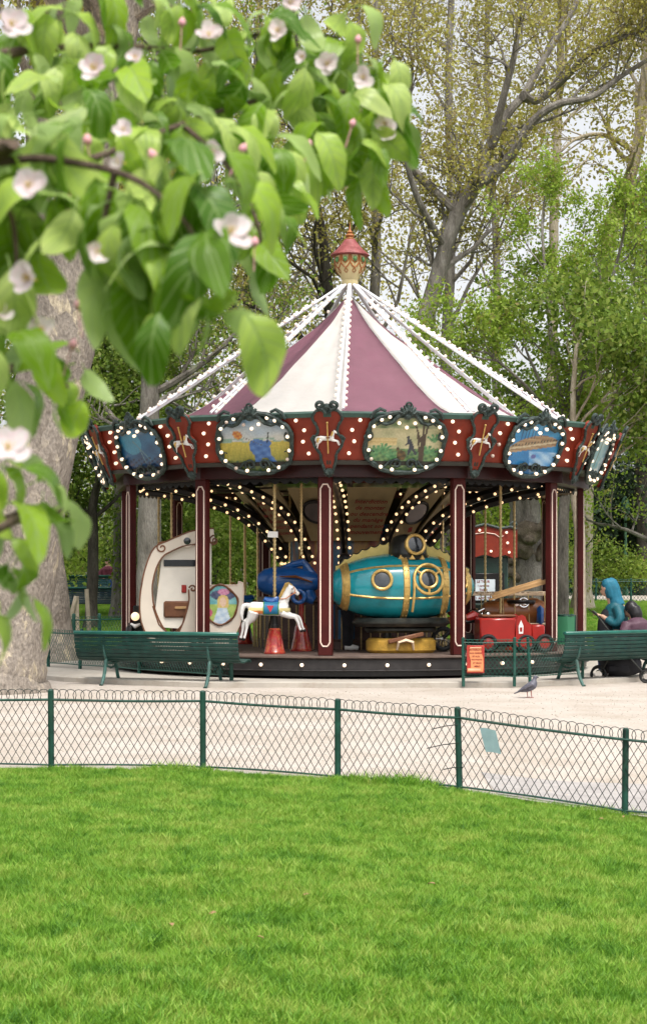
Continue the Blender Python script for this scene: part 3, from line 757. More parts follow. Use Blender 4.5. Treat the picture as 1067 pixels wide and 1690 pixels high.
# ring beam, ceiling
def ring_poly(mb, prof, n=12, off=TH0):
    vs = []; m = len(prof)
    for k in range(n):
        for r_, z in prof: vs.append(pol(r_, off + 360 / n * k, z))
    fs = []
    for k in range(n):
        for i in range(m):
            a = k * m + i; b = k * m + (i + 1) % m; c = ((k + 1) % n) * m
            fs.append((a, c + i, c + (i + 1) % m, b))
    mb.add(vs, fs); return mb
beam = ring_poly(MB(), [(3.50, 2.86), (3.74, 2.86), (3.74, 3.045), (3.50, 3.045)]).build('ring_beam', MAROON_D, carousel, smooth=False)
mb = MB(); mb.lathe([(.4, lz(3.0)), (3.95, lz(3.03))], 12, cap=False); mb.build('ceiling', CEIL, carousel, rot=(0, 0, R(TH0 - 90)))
# scalloped valance under the ring beam
mb = MB()
for k in range(12):
    a = Vector(pol(3.52, TH0 + 30 * k, 0)); b = Vector(pol(3.52, TH0 + 30 * k + 30, 0)); n_ = 12
    for i in range(n_):
        p0 = a.lerp(b, i / n_); p1 = a.lerp(b, (i + 1) / n_)
        arc = [p0 + (p1 - p0) * (j / 6) for j in range(7)]
        top = [Vector((q.x, q.y, lz(2.86))) for q in arc]; bot = [Vector((q.x, q.y, lz(2.825 - .045 * math.sin(math.pi * j / 6)))) for j, q in enumerate(arc)]
        mb.add([tuple(v) for v in top + bot], [(j, j + 1, 8 + j, 7 + j) for j in range(6)])
mb.build('valance', BLACK, beam)
# fascia
RB, RT, ZB, ZT = 3.95, 4.21, 3.05, 3.67
ap0, ap1 = RB * math.cos(R(15)), RT * math.cos(R(15))
hb, ht = RB * math.sin(R(15)), RT * math.sin(R(15))
def frame_of(y0, y1):
    O = Vector((0, -y0, lz(ZB))); U = Vector((0, -(y1 - y0), ZT - ZB)); ln = U.length; U.normalize(); X = Vector((1, 0, 0)); Nn = X.cross(U)   # outwards
    return Matrix(((X.x, -Nn.x, U.x, O.x), (X.y, -Nn.y, U.y, O.y), (X.z, -Nn.z, U.z, O.z), (0, 0, 0, 1))), ln
FM, FL = frame_of(ap0, ap1)      # local: x along, -y out of the board, z up the board
mb = MB(); mb.add([(-hb, 0, 0), (hb, 0, 0), (ht, 0, FL), (-ht, 0, FL), (-hb, .05, 0), (hb, .05, 0), (ht, .05, FL), (-ht, .05, FL)], [(0, 1, 2, 3), (7, 6, 5, 4), (0, 4, 5, 1), (3, 2, 6, 7)], FM)
panel_me = mb.mesh('fascia_panel', RED, False)
mb = MB(); mb.add([(-ht - .01, -.035, FL - .03), (ht + .01, -.035, FL - .03), (ht + .01, -.035, FL + .03), (-ht - .01, -.035, FL + .03), (-ht, .06, FL - .03), (ht, .06, FL - .03), (ht, .06, FL + .03), (-ht, .06, FL + .03)], [(0, 1, 2, 3), (3, 2, 6, 7), (0, 4, 5, 1)], FM)
corn_me = mb.mesh('cornice', TRIM, False)
MOULD = M('dark_moulding', (.03, .028, .022), .5)
mb = MB(); mb.add([(-hb, -.03, -.03), (hb, -.03, -.03), (hb, -.03, .025), (-hb, -.03, .025), (-hb, .05, -.03), (hb, .05, -.03), (hb, .05, .025), (-hb, .05, .025)], [(0, 1, 2, 3), (3, 2, 6, 7), (0, 4, 5, 1)], FM)
mould_me = mb.mesh('moulding', MOULD, False)
# cartouche
CW, CH, CZ = .545, .415, FL * .45
def cart_out(k=64, s=1.0):
    out = []
    for i in range(k):
        a = 2 * math.pi * i / k; c, s_ = math.cos(a), math.sin(a); e = 2 / 2.7
        x = CW * s * abs(c) ** e * (1 if c >= 0 else -1); z = CH * s * abs(s_) ** e * (1 if s_ >= 0 else -1)
        x *= 1 + .03 * math.sin(6 * a) ; z *= 1 + .035 * math.cos(4 * a)
        out.append((x, CZ + z))
    return out
OUTL = cart_out()
def scroll(cx, cz, r0, turns, a0, sgn, y, k=26):
    return [(cx + sgn * r0 * (1 - .82 * i / k) * math.cos(a0 + turns * 6.283 * i / k), y, cz + r0 * (1 - .82 * i / k) * math.sin(a0 + turns * 6.283 * i / k)) for i in range(k + 1)]
mb = MB()
mb.tube([(x, -.05, z) for x, z in OUTL], [.030 + .012 * math.sin(i * .9) ** 2 for i in range(len(OUTL))], 7, FM, closed=True)
for sg in (-1, 1):
    # lower volutes, side leaves, upper acanthus sweep
    mb.tube(scroll(sg * .10, CZ - CH + .11, .085, 1.2, -.6, sg, -.055), .017, 6, FM)
    mb.tube([(sg * x, -.055, CZ + z) for x, z in [(.185, -.25), (.25, -.33), (.34, -.37), (.44, -.32), (.5, -.2), (.47, -.11), (.42, -.13)]], [.012, .018, .02, .02, .018, .014, .01], 6, FM)
    mb.tube(scroll(sg * .53, CZ + .08, .075, 1.1, 2.2, sg, -.055), [.019 - .0004 * i for i in range(27)], 6, FM)
    mb.tube([(sg * x, -.06, CZ + z) for x, z in [(.05, .43), (.13, .37), (.2, .29), (.29, .26), (.37, .28), (.42, .235)]], [.035, .034, .03, .028, .024, .012], 6, FM)
    mb.tube([(sg * x, -.05, CZ + z) for x, z in [(.30, .44), (.38, .47), (.46, .42), (.50, .33)]], [.02, .026, .026, .02], 6, FM)
    mb.tube([(sg * x, -.05, CZ + z) for x, z in [(.2, .30), (.24, .38), (.22, .44)]], [.018, .015, .006], 5, FM)
# shell crest on top
for i in range(7):
    a = R(90 + (i - 3) * 22); mb.tube([(0, -.06, CZ + CH - .03), (.07 * math.cos(a), -.085, CZ + CH - .03 + .08 * math.sin(a)), (.15 * math.cos(a), -.06, CZ + CH - .04 + .165 * math.sin(a))], [.022, .034, .018], 6, FM)
mb.ball((0, -.07, CZ + CH - .04), (.07, .05, .05), 10, 6, FM)
mb.tube(scroll(0, CZ + CH + .115, .052, 1.3, -1.5, 1, -.06), .016, 6, FM)
frame_me = mb.mesh('carved_frame', FRAME)
# bulbs of one bay (on the frame and beside it)
bays = []
for i, a in enumerate([-58, -78, -102, -122, -150, -170, 172, 150, 128, 112, 68, 52, 30, 8, -10, -30]):
    c, s_ = math.cos(R(a)), math.sin(R(a)); e = 2 / 2.7
    bays.append((CW * .93 * abs(c) ** e * (1 if c >= 0 else -1), CZ + CH * .93 * abs(s_) ** e * (1 if s_ >= 0 else -1)))
bays += [(0, CZ + .22), (-.11, CZ + .28), (.11, CZ + .28)]
for sg in (-1, 1): bays += [(sg * .74, CZ + .16), (sg * .70, CZ + .0), (sg * .76, CZ - .17), (sg * .64, CZ + .30)]
# painted scenes
def n2(u, v, f=9, s=0):
    return .5 + .25 * (math.sin(u * f * 2.1 + v * f * 1.3 + s) + math.sin(v * f * 2.7 - u * f * 1.1 + 2.1 * s)) * .9
def sc_field(u, v):
    if v > .52: c = mixc((.55, .55, .50), (.16, .36, .60), (v - .52) * 2 + .35 * (n2(u, v, 7) - .5))
    else: c = mixc((.10, .16, .03), (.52, .42, .08), v * 1.9 + .3 * (n2(u * 9, v, 8) - .5))
    if .5 < v < .58 and n2(u, v, 14, 1) > .5: c = (.25, .38, .30)
    if v < .2: c = mixc((.03, .08, .05), c, n2(u * 4, v * 2, 12, 2))
    if ell(u, v, .55, .40, .13, .17, .5) < 1 or cap(u, v, .5, .4, .52, .16, .045) or cap(u, v, .6, .38, .72, .16, .04): c = mixc((.03, .09, .28), (.10, .22, .48), n2(u, v, 22))
    if ell(u, v, .665, .49, .05, .05) < 1: c = (.06, .15, .38)
    if cap(u, v, .66, .5, .69, .66, .008): c = (.02, .03, .03)
    if cap(u, v, .58, .46, .34, .60, .004): c = (.10, .09, .06)
    if ell(u, v, .27, .64, .06, .075, .4) < 1: c = mixc((.40, .06, .03), (.60, .35, .08), n2(u, v, 40))
    return c
def sc_jungle(u, v):
    c = mixc((.55, .50, .30), (.36, .36, .20), n2(u, v, 10))
    if v > .72: c = mixc((.08, .16, .06), (.42, .44, .28), n2(u, v, 16, 1))
    if .44 < v < .56 and u < .4: c = mixc((.50, .38, .16), (.62, .50, .26), (v * 40) % 1)
    if v < .38: c = mixc((.03, .10, .05), (.20, .32, .12), n2(u * 3, v * 2, 13, 2))
    for i, (x, y) in enumerate([(.14, .30), (.24, .34), (.30, .24), (.08, .2), (.36, .2), (.8, .3), (.9, .26), (.88, .5)]):
        for a in (-.9, -.3, .3, .9):
            if cap(u, v, x, y, x + .10 * math.sin(a), y + .13 * math.cos(a), .016): c = mixc((.04, .16, .07), (.16, .34, .14), n2(u, v, 30, i))
    for x0, y0, x1, y1, w_ in [(.72, .14, .74, .6, .03), (.72, .45, .62, .8, .012), (.74, .55, .72, .86, .012), (.74, .5, .80, .86, .013), (.70, .3, .66, .62, .012)]:
        if cap(u, v, x0, y0, x1, y1, w_): c = (.07, .05, .035)
    if cap(u, v, .56, .52, .60, .40, .028) or cap(u, v, .59, .42, .65, .30, .018) or cap(u, v, .58, .42, .56, .30, .018) or ell(u, v, .545, .57, .02, .028) < 1 or cap(u, v, .56, .5, .52, .44, .01): c = (.04, .045, .06)
    if ell(u, v, .47, .27, .06, .09) < 1 or ell(u, v, .42, .38, .022, .032) < 1: c = mixc((.03, .03, .02), (.18, .11, .04), n2(u, v, 30))
    return c
def sc_ship(u, v):
    c = mixc((.02, .14, .36), (.06, .33, .62), v + .35 * (n2(u, v, 8) - .5))
    if v < .42 and u > .45 - .0 + .3 * (.4 - v): c = mixc((.08, .30, .60), (.50, .66, .76), n2(u + v, v, 12) * (1 - abs(u - v - .35) * 1.6))
    w_ = (u - .06) * .20
    y = v - .36 - w_
    if .06 < u < .92 and 0 < y < .20 * math.sin(math.pi * min(1, (u - .02) / .95)) ** .6 + .04:
        c = mixc((.16, .08, .05), (.50, .36, .20), (y * 14 + u * 3) % 1 * .6 + .2)
        if .06 < y < .09: c = (.55, .47, .32)
        if .10 < y < .14 and (u * 18) % 1 < .4: c = (.08, .08, .06)
    if y > .2 and v < .86 and (u * 17) % 1 < .16 and .2 < u < .66: c = (.03, .06, .12)
    if ell(u, v, .55, .33, .05, .035) < 1: c = (.12, .14, .35)
    return c
def sc_deep(u, v):
    c = mixc((.008, .03, .10), (.02, .16, .32), v + .5 * (n2(u, v, 8) - .5))
    if ell(u, v, .3, .62, .22, .2) < 1: c = mixc(c, (.08, .36, .50), .5)
    if cap(u, v, .35, .65, .62, .3, .012) or cap(u, v, .45, .5, .5, .25, .01): c = (.10, .20, .24)
    if v < .35 and n2(u * 2, v * 2, 16, 3) > .58: c = (.005, .02, .06)
    return c
def sc_ice(u, v):
    c = mixc((.10, .30, .42), (.45, .58, .62), v + .5 * (n2(u, v, 9, 1) - .5))
    if v < .35 + .15 * math.sin(u * 9): c = mixc((.55, .62, .62), (.18, .34, .42), n2(u, v, 15))
    if cap(u, v, .5, .3, .5, .75, .02): c = (.10, .09, .07)
    return c
scenes = {-20: (sc_field, 'painted board of a blue figure stooping in a yellow field'), 10: (sc_jungle, 'painted board of two dark figures under a tree'), 40: (sc_ship, 'painted board of a brown ship over blue water'),
          70: (sc_ice, 'painted board in pale icy blues'), -50: (sc_deep, 'dark blue underwater painted board'), -80: (sc_ice, None)}
Mp = FM @ Matrix.Translation((0, -.018, 0))
pmesh = {}
small = cart_out(64, .985)
for k in range(12):
    thc = TH0 + 15 + 30 * k; th = int(round(((thc - TH0 - 5 + 180) % 360 - 180) / 10.0)) * 10
    fp = link('fascia_panel', panel_me, carousel, (0, 0, 0), (0, 0, R(thc)))
    link('cornice', corn_me, fp); link('moulding', mould_me, fp); link('carved_frame', frame_me, fp)
    fn, lab = scenes.get(th, (sc_deep if k % 2 else sc_ice, None))
    if fn not in pmesh: pmesh[fn] = painting('painting', small, fn, None, Mp, 76, 56)
    po = link('painting', pmesh[fn], fp)
    if lab: po['label'] = lab
    if abs(th) <= 100:
        for x, z in bays: link('bulb', bulb_me if rbulb.random() > .07 else bulb_off, fp, tuple(FM @ Vector((x, -.075 if abs(x) < .6 else -.03, z))), (R(114), 0, 0))
# little horse panels at the corners
GM, GL = frame_of(RB + .014, RT + .014); GM = GM @ Matrix.Translation((0, 0, -.06)) @ Matrix.Diagonal((1, 1, .88, 1))
hp = [(0, .0 - .13), (.05, -.08), (.075, .0), (.10, .10), (.11, .2), (.17, .30), (.20, .40), (.17, .48), (.13, .55), (.15, .66), (.20, .76), (.17, .86), (.11, .90)]
hpo = hp + [(-x, z) for x, z in reversed(hp[1:])]
mb = MB(); mb.prism(hpo, .05, GM, y0=-.01); board_me = mb.mesh('horse_panel', RED, False)
mb = MB()
oc = spline([(x, -.02, z) for x, z in hpo] + [(hpo[0][0], -.02, hpo[0][1])], 3)[:-1]
mb.tube(oc, [.018 + .007 * math.sin(i * 1.3) ** 2 for i in range(len(oc))], 6, GM, closed=True)
for sg in (-1, 1):
    mb.tube(scroll(sg * .085, .99, .075, 1.3, 3.4, sg, -.03), .027, 6, GM)
    mb.tube([(sg * .02, -.03, .86), (sg * .06, -.04, .92), (sg * .10, -.03, .93)], [.03, .03, .02], 6, GM)
    mb.tube([(sg * x, -.03, z) for x, z in [(.20, .38), (.225, .45), (.19, .5), (.15, .49)]], [.016, .02, .016, .008], 6, GM)
mb.ball((0, -.02, .95), (.05, .03, .06), 8, 6, GM)
for i in range(5):
    a = R(-90 + (i - 2) * 28); mb.tube([(0, -.02, -.04), (.05 * math.cos(a), -.04, -.05 + .07 * math.sin(a)), (.075 * math.cos(a), -.02, -.06 + .12 * math.sin(a))], [.025, .028, .01], 6, GM)
hframe_me = mb.mesh('carved_frame', FRAME)
# carousel horse body (also used small as the relief)
def horse_shape(mb, Mx=None, rear=True, legs=((.045, 0, 0), (-.045, -.035, .02))):
    t = lambda pts, r, n=10: mb.tube(spline(pts, 4), list(np.interp(np.linspace(0, 1, (len(pts) - 1) * 4 + 1), np.linspace(0, 1, len(r)), r)), n, Mx)
    t([(-.37, 0, .62), (-.31, 0, .645), (-.18, 0, .635), (-.04, 0, .625), (.08, 0, .625), (.16, 0, .645), (.20, 0, .65)], [.04, .092, .098, .093, .10, .097, .05])
    t([(.10, 0, .66), (.145, 0, .76), (.185, 0, .86), (.215, 0, .93)], [.085, .066, .052, .045])
    t([(.195, 0, .935), (.25, 0, .915), (.30, 0, .87), (.345, 0, .835)], [.046, .047, .036, .026])
    for sg in (-1, 1): t([(.205, sg * .026, .96), (.215, sg * .03, 1.0)], [.018, .005], 6)
    for yy, ax, az in legs:
        t([(.11, yy * 1.4, .58), (.22, yy, .535), (.33 + ax, yy, .515), (.375 + ax, yy, .43), (.395 + ax, yy, .36), (.415 + ax, yy, .335)], [.062, .048, .03, .022, .019, .026], 8)
    for yy, ax in ((.05, 0), (-.05, .06)):
        t([(-.29, yy * 1.3, .60), (-.33, yy, .50), (-.44 + ax, yy, .425), (-.455 + ax, yy, .34), (-.475 + ax, yy, .25), (-.49 + ax, yy, .215)], [.085, .066, .034, .022, .02, .027], 8)
    t([(-.36, 0, .69), (-.44, 0, .67), (-.47, 0, .56), (-.45, 0, .46)], [.028, .04, .032, .01], 8)
mb = MB(); horse_shape(mb); hm = fuse(mb, .011, 5); hm.name = 'horse_body'; hm.materials.clear(); hm.materials.append(WHITE)
small_h = hm.copy(); sx = .37
Ms = GM @ Matrix.Translation((0.01, -.03, .22)) @ Matrix.Diagonal((sx, sx * .55, sx, 1))
small_h.transform(Ms); small_h.name = 'relief_horse'; small_h.materials.clear(); small_h.materials.append(WHITE)
mb = MB(); mb.tube([(0, -.05, .22), (0, -.05, .70)], .010, 6, GM); mb.ball((0, -.05, .71), .018, 6, 5, GM); mb.tube([(-.11, -.05, .47), (-.135, -.05, .44), (-.14, -.05, .39)], [.012, .02, .008], 6, GM); mb.tube([(.045, -.05, .50), (.065, -.05, .54), (.07, -.05, .57)], [.012, .016, .01], 6, GM)
pole_me = mb.mesh('gilt_pole', GOLD)
mb = MB(); mb.tube([(-.02, -.052, .475), (.03, -.055, .475)], .014, 6, GM); saddle_me = mb.mesh('saddle', BROWN)
for k in range(12):
    th = TH0 + 30 * k
    b = link('horse_panel', board_me, carousel, (0, 0, 0), (0, 0, R(th)))
    for nm, me in (('carved_frame', hframe_me), ('relief_horse', small_h), ('gilt_pole', pole_me), ('saddle', saddle_me)): link(nm, me, b)
# canopy: twelve cloth gores sagging in a hollow curve
prof = [(.03, 5.93), (.13, 5.84), (.40, 5.57), (.76, 5.27), (1.27, 4.90), (1.89, 4.46), (2.35, 4.16), (2.8, 3.92), (3.3, 3.76), (3.98, 3.65)]
prof = [tuple(p) for p in spline(prof, 2)]
def gore():
    vs = []; n_ = 20
    for r_, z in prof:
        for j in range(n_ + 1):
            t = j / n_; a = R(30 * t - 15)
            # between seams the cloth runs nearly straight and sags a little
            rr = r_ * (1 - (1 - math.cos(R(15))) * math.sin(math.pi * t) * .9); vs.append((rr * math.sin(a), -rr * math.cos(a), lz(z - .035 * math.sin(math.pi * t) * min(1, r_) + .010 * math.sin(t * 19 + r_ * 1.3) * min(1, r_ / 2.5) + .006 * math.sin(r_ * 9 + t * 4))))
    fs = []
    for i in range(len(prof) - 1):
        for j in range(n_): a = i * (n_ + 1) + j; fs.append((a, a + 1, a + n_ + 2, a + n_ + 1))
    return vs, fs
vs, fs = gore(); gm = {}
for c, mt in (('p', CAN_P), ('w', CAN_W)):
    mb = MB(); mb.add(vs, fs); gm[c] = mb.mesh('canopy_gore', mt)
for k in range(12):
    link('canopy_gore', gm['w' if k % 2 else 'p'], carousel, (0, 0, 0), (0, 0, R(TH0 + 2 + 15 + 30 * k)))
# rafters with bulbs
mb = MB()
a, b = Vector((0, -.14, lz(6.10))), Vector((0, -3.62, lz(3.80)))
for sg in (-1, 1): mb.tube([a + Vector((sg * .012, 0, 0)), b + Vector((sg * .045, 0, 0))], .019, 6)
raf_me = mb.mesh('rafter', TUBEW)
mb = MB()
for i in range(38):
    t = .13 + .86 * i / 37; p = a.lerp(b, t); sg = 1 if i % 2 else -1
    mb.ball(p + Vector((sg * (.03 + .045 * t), 0, .03)), .027, 8, 6)
rb_me = mb.mesh('bulb_string', BULB_DAY)
for k in range(12):
    o = link('rafter', raf_me, carousel, (0, 0, 0), (0, 0, R(TH0 + 2 + 30 * k)))
    q = link('bulb_string', rb_me, o); q['kind'] = 'stuff'
# mast and lantern finial
mast = MB().lathe([(.05, lz(2.9)), (.05, lz(6.14))], 10).build('mast', TUBEW, carousel)
fin = MB().lathe([(.12, lz(6.10)), (.135, lz(6.15)), (.125, lz(6.19)), (.145, lz(6.21)), (.15, lz(6.25)), (.20, lz(6.31)), (.235, lz(6.40)), (.245, lz(6.48)), (.24, lz(6.56))], 32).build('lantern', CREAM_L if False else M('lantern_cream', (.62, .52, .28), .45, var=.12), carousel)
mb = MB()
for k in range(10):
    a0 = 36 * k
    def on(a, z):
        r_ = float(np.interp(z, [6.25, 6.31, 6.40, 6.48, 6.56], [.155, .205, .240, .250, .245])); return (r_ * math.sin(R(a)), -r_ * math.cos(R(a)), lz(z))
    mb.tube([on(a0, 6.56), on(a0, 6.50), on(a0, 6.42)], [.014, .016, .012], 5)
    mb.tube([on(a0, 6.44), on(a0 + 9, 6.38), on(a0 + 18, 6.355), on(a0 + 27, 6.38), on(a0 + 36, 6.44)], .013, 5)
    mb.tube([on(a0 + 4, 6.55), on(a0 + 6, 6.47), on(a0 + 18, 6.425), on(a0 + 30, 6.47), on(a0 + 32, 6.55)], .010, 5)
    mb.tube([on(a0 + 18, 6.35), on(a0 + 10, 6.31), on(a0 + 18, 6.28), on(a0 + 26, 6.31), on(a0 + 18, 6.35)], .008, 5)
mb.build('tracery', M('copper_paint', (.34, .13, .04), .4, var=.2), fin)
mb = MB()
for k in range(10): mb.ball(on(36 * k + 18, 6.49), (.035, .035, .045), 8, 6)
mb.build('green_glass', M('green_glass', (.10, .22, .08), .15, var=.3), fin)
LROOF = M('lantern_roof', (.25, .058, .055), .5, var=.25, scale=9, bump=.3, dirt=.4, dirtcol=(.35, .16, .17), dscale=9)
MB().lathe([(.245, lz(6.555)), (.305, lz(6.575)), (.30, lz(6.595)), (.22, lz(6.66)), (.15, lz(6.74)), (.105, lz(6.80)), (.085, lz(6.83))], 32).build('lantern_roof', LROOF, fin)
MB().lathe([(.085, lz(6.825)), (.09, lz(6.835)), (.06, lz(6.85)), (.055, lz(6.865)), (.075, lz(6.89)), (.06, lz(6.915)), (.035, lz(6.925)), (.05, lz(6.945)), (.03, lz(6.965)), (.016, lz(6.985)), (.012, lz(7.03)), (.002, lz(7.12))], 16).build('spire', M('copper_paint', (.34, .13, .04)), fin)
# inner structure: core, drum, rods, sweeps, slanted panels
def core_col(u, v):
    a = u * 6.283 * 6
    c = mixc((.02, .04, .09), (.05, .20, .36), n2(u * 5, v, 9))
    if math.sin(a) > .1: c = mixc((.16, .05, .015), (.46, .28, .04), n2(u * 6, v * 1.6, 13, 1))
    if math.sin(a * 2 + v * 4) > .75: c = (.18, .03, .02)
    return c
cm = bpy.data.meshes.new('core'); vs = []; cs = []; fs = []
NU, NV = 96, 14
for j in range(NV + 1):
    for i in range(NU): a = 2 * math.pi * i / NU; vs.append((.95 * math.sin(a), -.95 * math.cos(a), lz(.4 + 1.9 * j / NV))); cs.append(core_col(i / NU, j / NV))
for j in range(NV):
    for i in range(NU): a = j * NU + i; b = j * NU + (i + 1) % NU; fs.append((a, b, b + NU, a + NU))
cm.from_pydata(vs, [], fs); ca = cm.color_attributes.new('paint', 'FLOAT_COLOR', 'POINT'); ca.data.foreach_set('color', [c for q in cs for c in (*q, 1.0)]); cm.materials.append(M_vcol('painted_board'))
core = link('core', cm, carousel)
DRUM = M('drum_panel', (.10, .055, .045), .45, var=.4, scale=4)
drum = MB().lathe([(1.45, lz(.40)), (1.45, lz(.52)), (1.40, lz(.54)), (1.40, lz(1.10)), (1.46, lz(1.12)), (1.46, lz(1.18)), (.95, lz(1.20))], 36, cap=False).build('drum', DRUM, carousel)
BLUEP = M('blue_panel', (.02, .13, .28), .4, var=.35, scale=4)
for th in (-20, -8, 40, 100, 160, 220):
    mb = MB(); a0, a1 = R(th), R(th + 10)
    mb.add([(1.412 * math.sin(a), -1.412 * math.cos(a), lz(z)) for z in (.56, 1.08) for a in (a0, (a0 + a1) / 2, a1)], [(0, 1, 4, 3), (1, 2, 5, 4)]); mb.build('painted_panel', BLUEP, drum)
def twisted(h, r_, turns, n=5):
    k = max(8, int(turns * 6)); vs = []; m = 8
    for i in range(k + 1):
        z = h * i / k
        for j in range(m):
            a = 2 * math.pi * j / m; rr = r_ * (1 + .22 * math.cos(2 * (a - 2 * math.pi * turns * i / k))); vs.append((rr * math.cos(a), rr * math.sin(a), z))
    fs = [tuple(range(m - 1, -1, -1)), tuple(range(k * m, k * m + m))]
    for i in range(k):
        for j in range(m): jj = (j + 1) % m; fs.append((i * m + j, i * m + jj, i * m + m + jj, i * m + m + j))
    return vs, fs
mb = MB(); mb.add(*twisted(.66, .010, 7)); rod_me = mb.mesh('brass_rod', BRASS)
for k in range(66):
    th = k * 360 / 66; link('brass_rod', rod_me, drum, pol(1.52, th, .402))
arm_prof = [(3.45, 2.88), (2.9, 2.82), (2.3, 2.68), (1.85, 2.52), (1.5, 2.28), (1.25, 2.0), (1.08, 1.75)]
ap = spline(arm_prof, 3)
mb = MB(); mb.tube([(0, -p[0], lz(p[1])) for p in ap], [.05] * len(ap), 6, flat=1.6); mb.box((0, -2.6, lz(2.93)), (.06, 2.2, .07))
arm_me = mb.mesh('sweep', BLACK)
mb = MB()
for i in range(14):
    t = i / 13 * (len(ap) - 1); q = ap[min(len(ap) - 1, int(t))]; q2 = ap[min(len(ap) - 1, int(t) + 1)]; f = t - int(t)
    p = q + (q2 - q) * f
    for sg in (-1, 1): mb.ball((sg * .085, -p[0], lz(p[1] - .045)), .023, 7, 5)
ab_me = mb.mesh('bulb_string', BULB_IN)
for k in range(12):
    o = link('sweep', arm_me, carousel, (0, 0, 0), (0, 0, R(TH0 + 30 * k))); q = link('bulb_string', ab_me, o); q['kind'] = 'stuff'
# rows of bulbs round the ceiling edge
mb = MB()
for k in range(12):
    for i in range(9):
        for rr, z in ((3.36, 2.86), (2.75, 2.93)):
            A = Vector(pol(rr, TH0 + 30 * k, z)); B = Vector(pol(rr, TH0 + 30 * k + 30, z)); mb.ball(A.lerp(B, (i + .5) / 9), .023, 7, 5)
q = mb.build('ceiling_bulbs', BULB_IN, beam); q['kind'] = 'stuff'
pan = [(1.12, 2.04), (1.30, 2.30), (1.55, 2.58), (1.78, 2.82)]
TXT = 'Interdiction\nde monter\nou descendre\ndu manège\npendant son\nmouvement'
_tm = text_mesh
_cache = {}
def text_mesh(txt, *a_, **k_):
    if txt not in _cache: _cache[txt] = _tm(txt, *a_, **k_)
    return _cache[txt].copy()
def slant_panel(th, kind):
    mb = MB(); vs = []; 
    for r_, z in pan:
        h = r_ * math.tan(R(12.0)); vs += [(-h, -r_, lz(z)), (h, -r_, lz(z)), (-h, -r_ + .03, lz(z)), (h, -r_ + .03, lz(z))]
    fs = []
    for i in range(len(pan) - 1): a = 4 * i; fs += [(a, a + 1, a + 5, a + 4), (a + 2, a + 6, a + 7, a + 3), (a, a + 4, a + 6, a + 2), (a + 1, a + 3, a + 7, a + 5)]
    mb.add(vs, fs); o = mb.build('cornice_panel', CREAMD, carousel, rot=(0, 0, R(th)))
    # plane of the panel (chord)
    A = Vector((0, -1.16, lz(2.10))); B = Vector((0, -1.70, lz(2.74))); U = (B - A).normalized(); X = Vector((1, 0, 0)); Nn = X.cross(U)
    O = (A + B) / 2 + Nn * .05
    Mx = Matrix(((X.x, U.x, Nn.x, O.x), (X.y, U.y, Nn.y, O.y), (X.z, U.z, Nn.z, O.z), (0, 0, 0, 1)))
    if kind == 'text':
        for i_, ln_ in enumerate(TXT.split('\n')): me = text_mesh(ln_, .105, REDTXT, .001, shear=.25, bold=.0015); me.transform(Mx @ Matrix.Translation((0, .29 - .116 * i_, 0))); link('lettering', me, o)
    else:
        mb = MB(); mb.torus((0, .10, 0), .20, .028, 'Z', 28, 8, Mx); mb.build('mirror_frame', BLACK, o)
        mb = MB(); mb.lathe([(.001, .0), (.19, .0), (.19, -.01)], 28, Mx @ Matrix.Translation((0, .10, .012))); mb.build('mirror', MIRROR, o)
        mb = MB(); mb.box((0, -.24, .0), (.07, .09, .004), Mx @ Matrix.Rotation(.3, 4, 'Z')); mb.build('red_mark', REDTXT, o)
for k in range(12): slant_panel(TH0 + 15 + 30 * k, 'mirror' if k % 2 else 'text')
# brass poles between deck and ceiling
def gilt_pole(mbh, r_=.020): 
    mb = MB(); mb.add(*twisted(mbh, r_, mbh * 9)); return mb.mesh('pole', BRASS)
# ------------------------------------------------------------------ the rides on the deck
def deck_at(px, Y): return Vector((PX(px, Y), Y, DZ + .003))
RIDE = 'rides on the carousel deck'
REDP = M('fire_red', (.30, .017, .013), .3, var=.15, coat=.25)
PEDR = M('pedestal_red', (.30, .02, .018), .25, var=.35, scale=14, coat=.6, dirt=.5, dirtcol=(.45, .25, .06), dscale=16)
TEAL = M('teal_hull', (.009, .245, .29), .24, var=.16, scale=3, coat=.6, dirt=.35, dirtcol=(.01, .10, .10), dscale=5)
BLUE = M('blue_paint', (.008, .085, .30), .3, var=.25, scale=4, coat=.5, dirt=.2, dirtcol=(.01, .03, .10))
IRON = M('dark_iron', (.035, .036, .032), .28, metal=.5, var=.4, scale=8)
CHROME = M('chrome', (.7, .7, .7), .12, metal=1, var=.05)
YELW = M('ochre_plinth', (.46, .27, .04), .5, var=.35, scale=9, bump=.4, dirt=.5, dirtcol=(.25, .12, .02), dscale=8)
RUBBER = M('rubber', (.012, .012, .012), .7, var=.3)
WINGW = M('wing_wood', (.50, .30, .13), .5, var=.25, scale=6)
PALEW = M('pale_slats', (.66, .50, .34), .55, var=.2, scale=6)
LEATH = M('leather_brown', (.22, .075, .02), .35, var=.25, coat=.3)
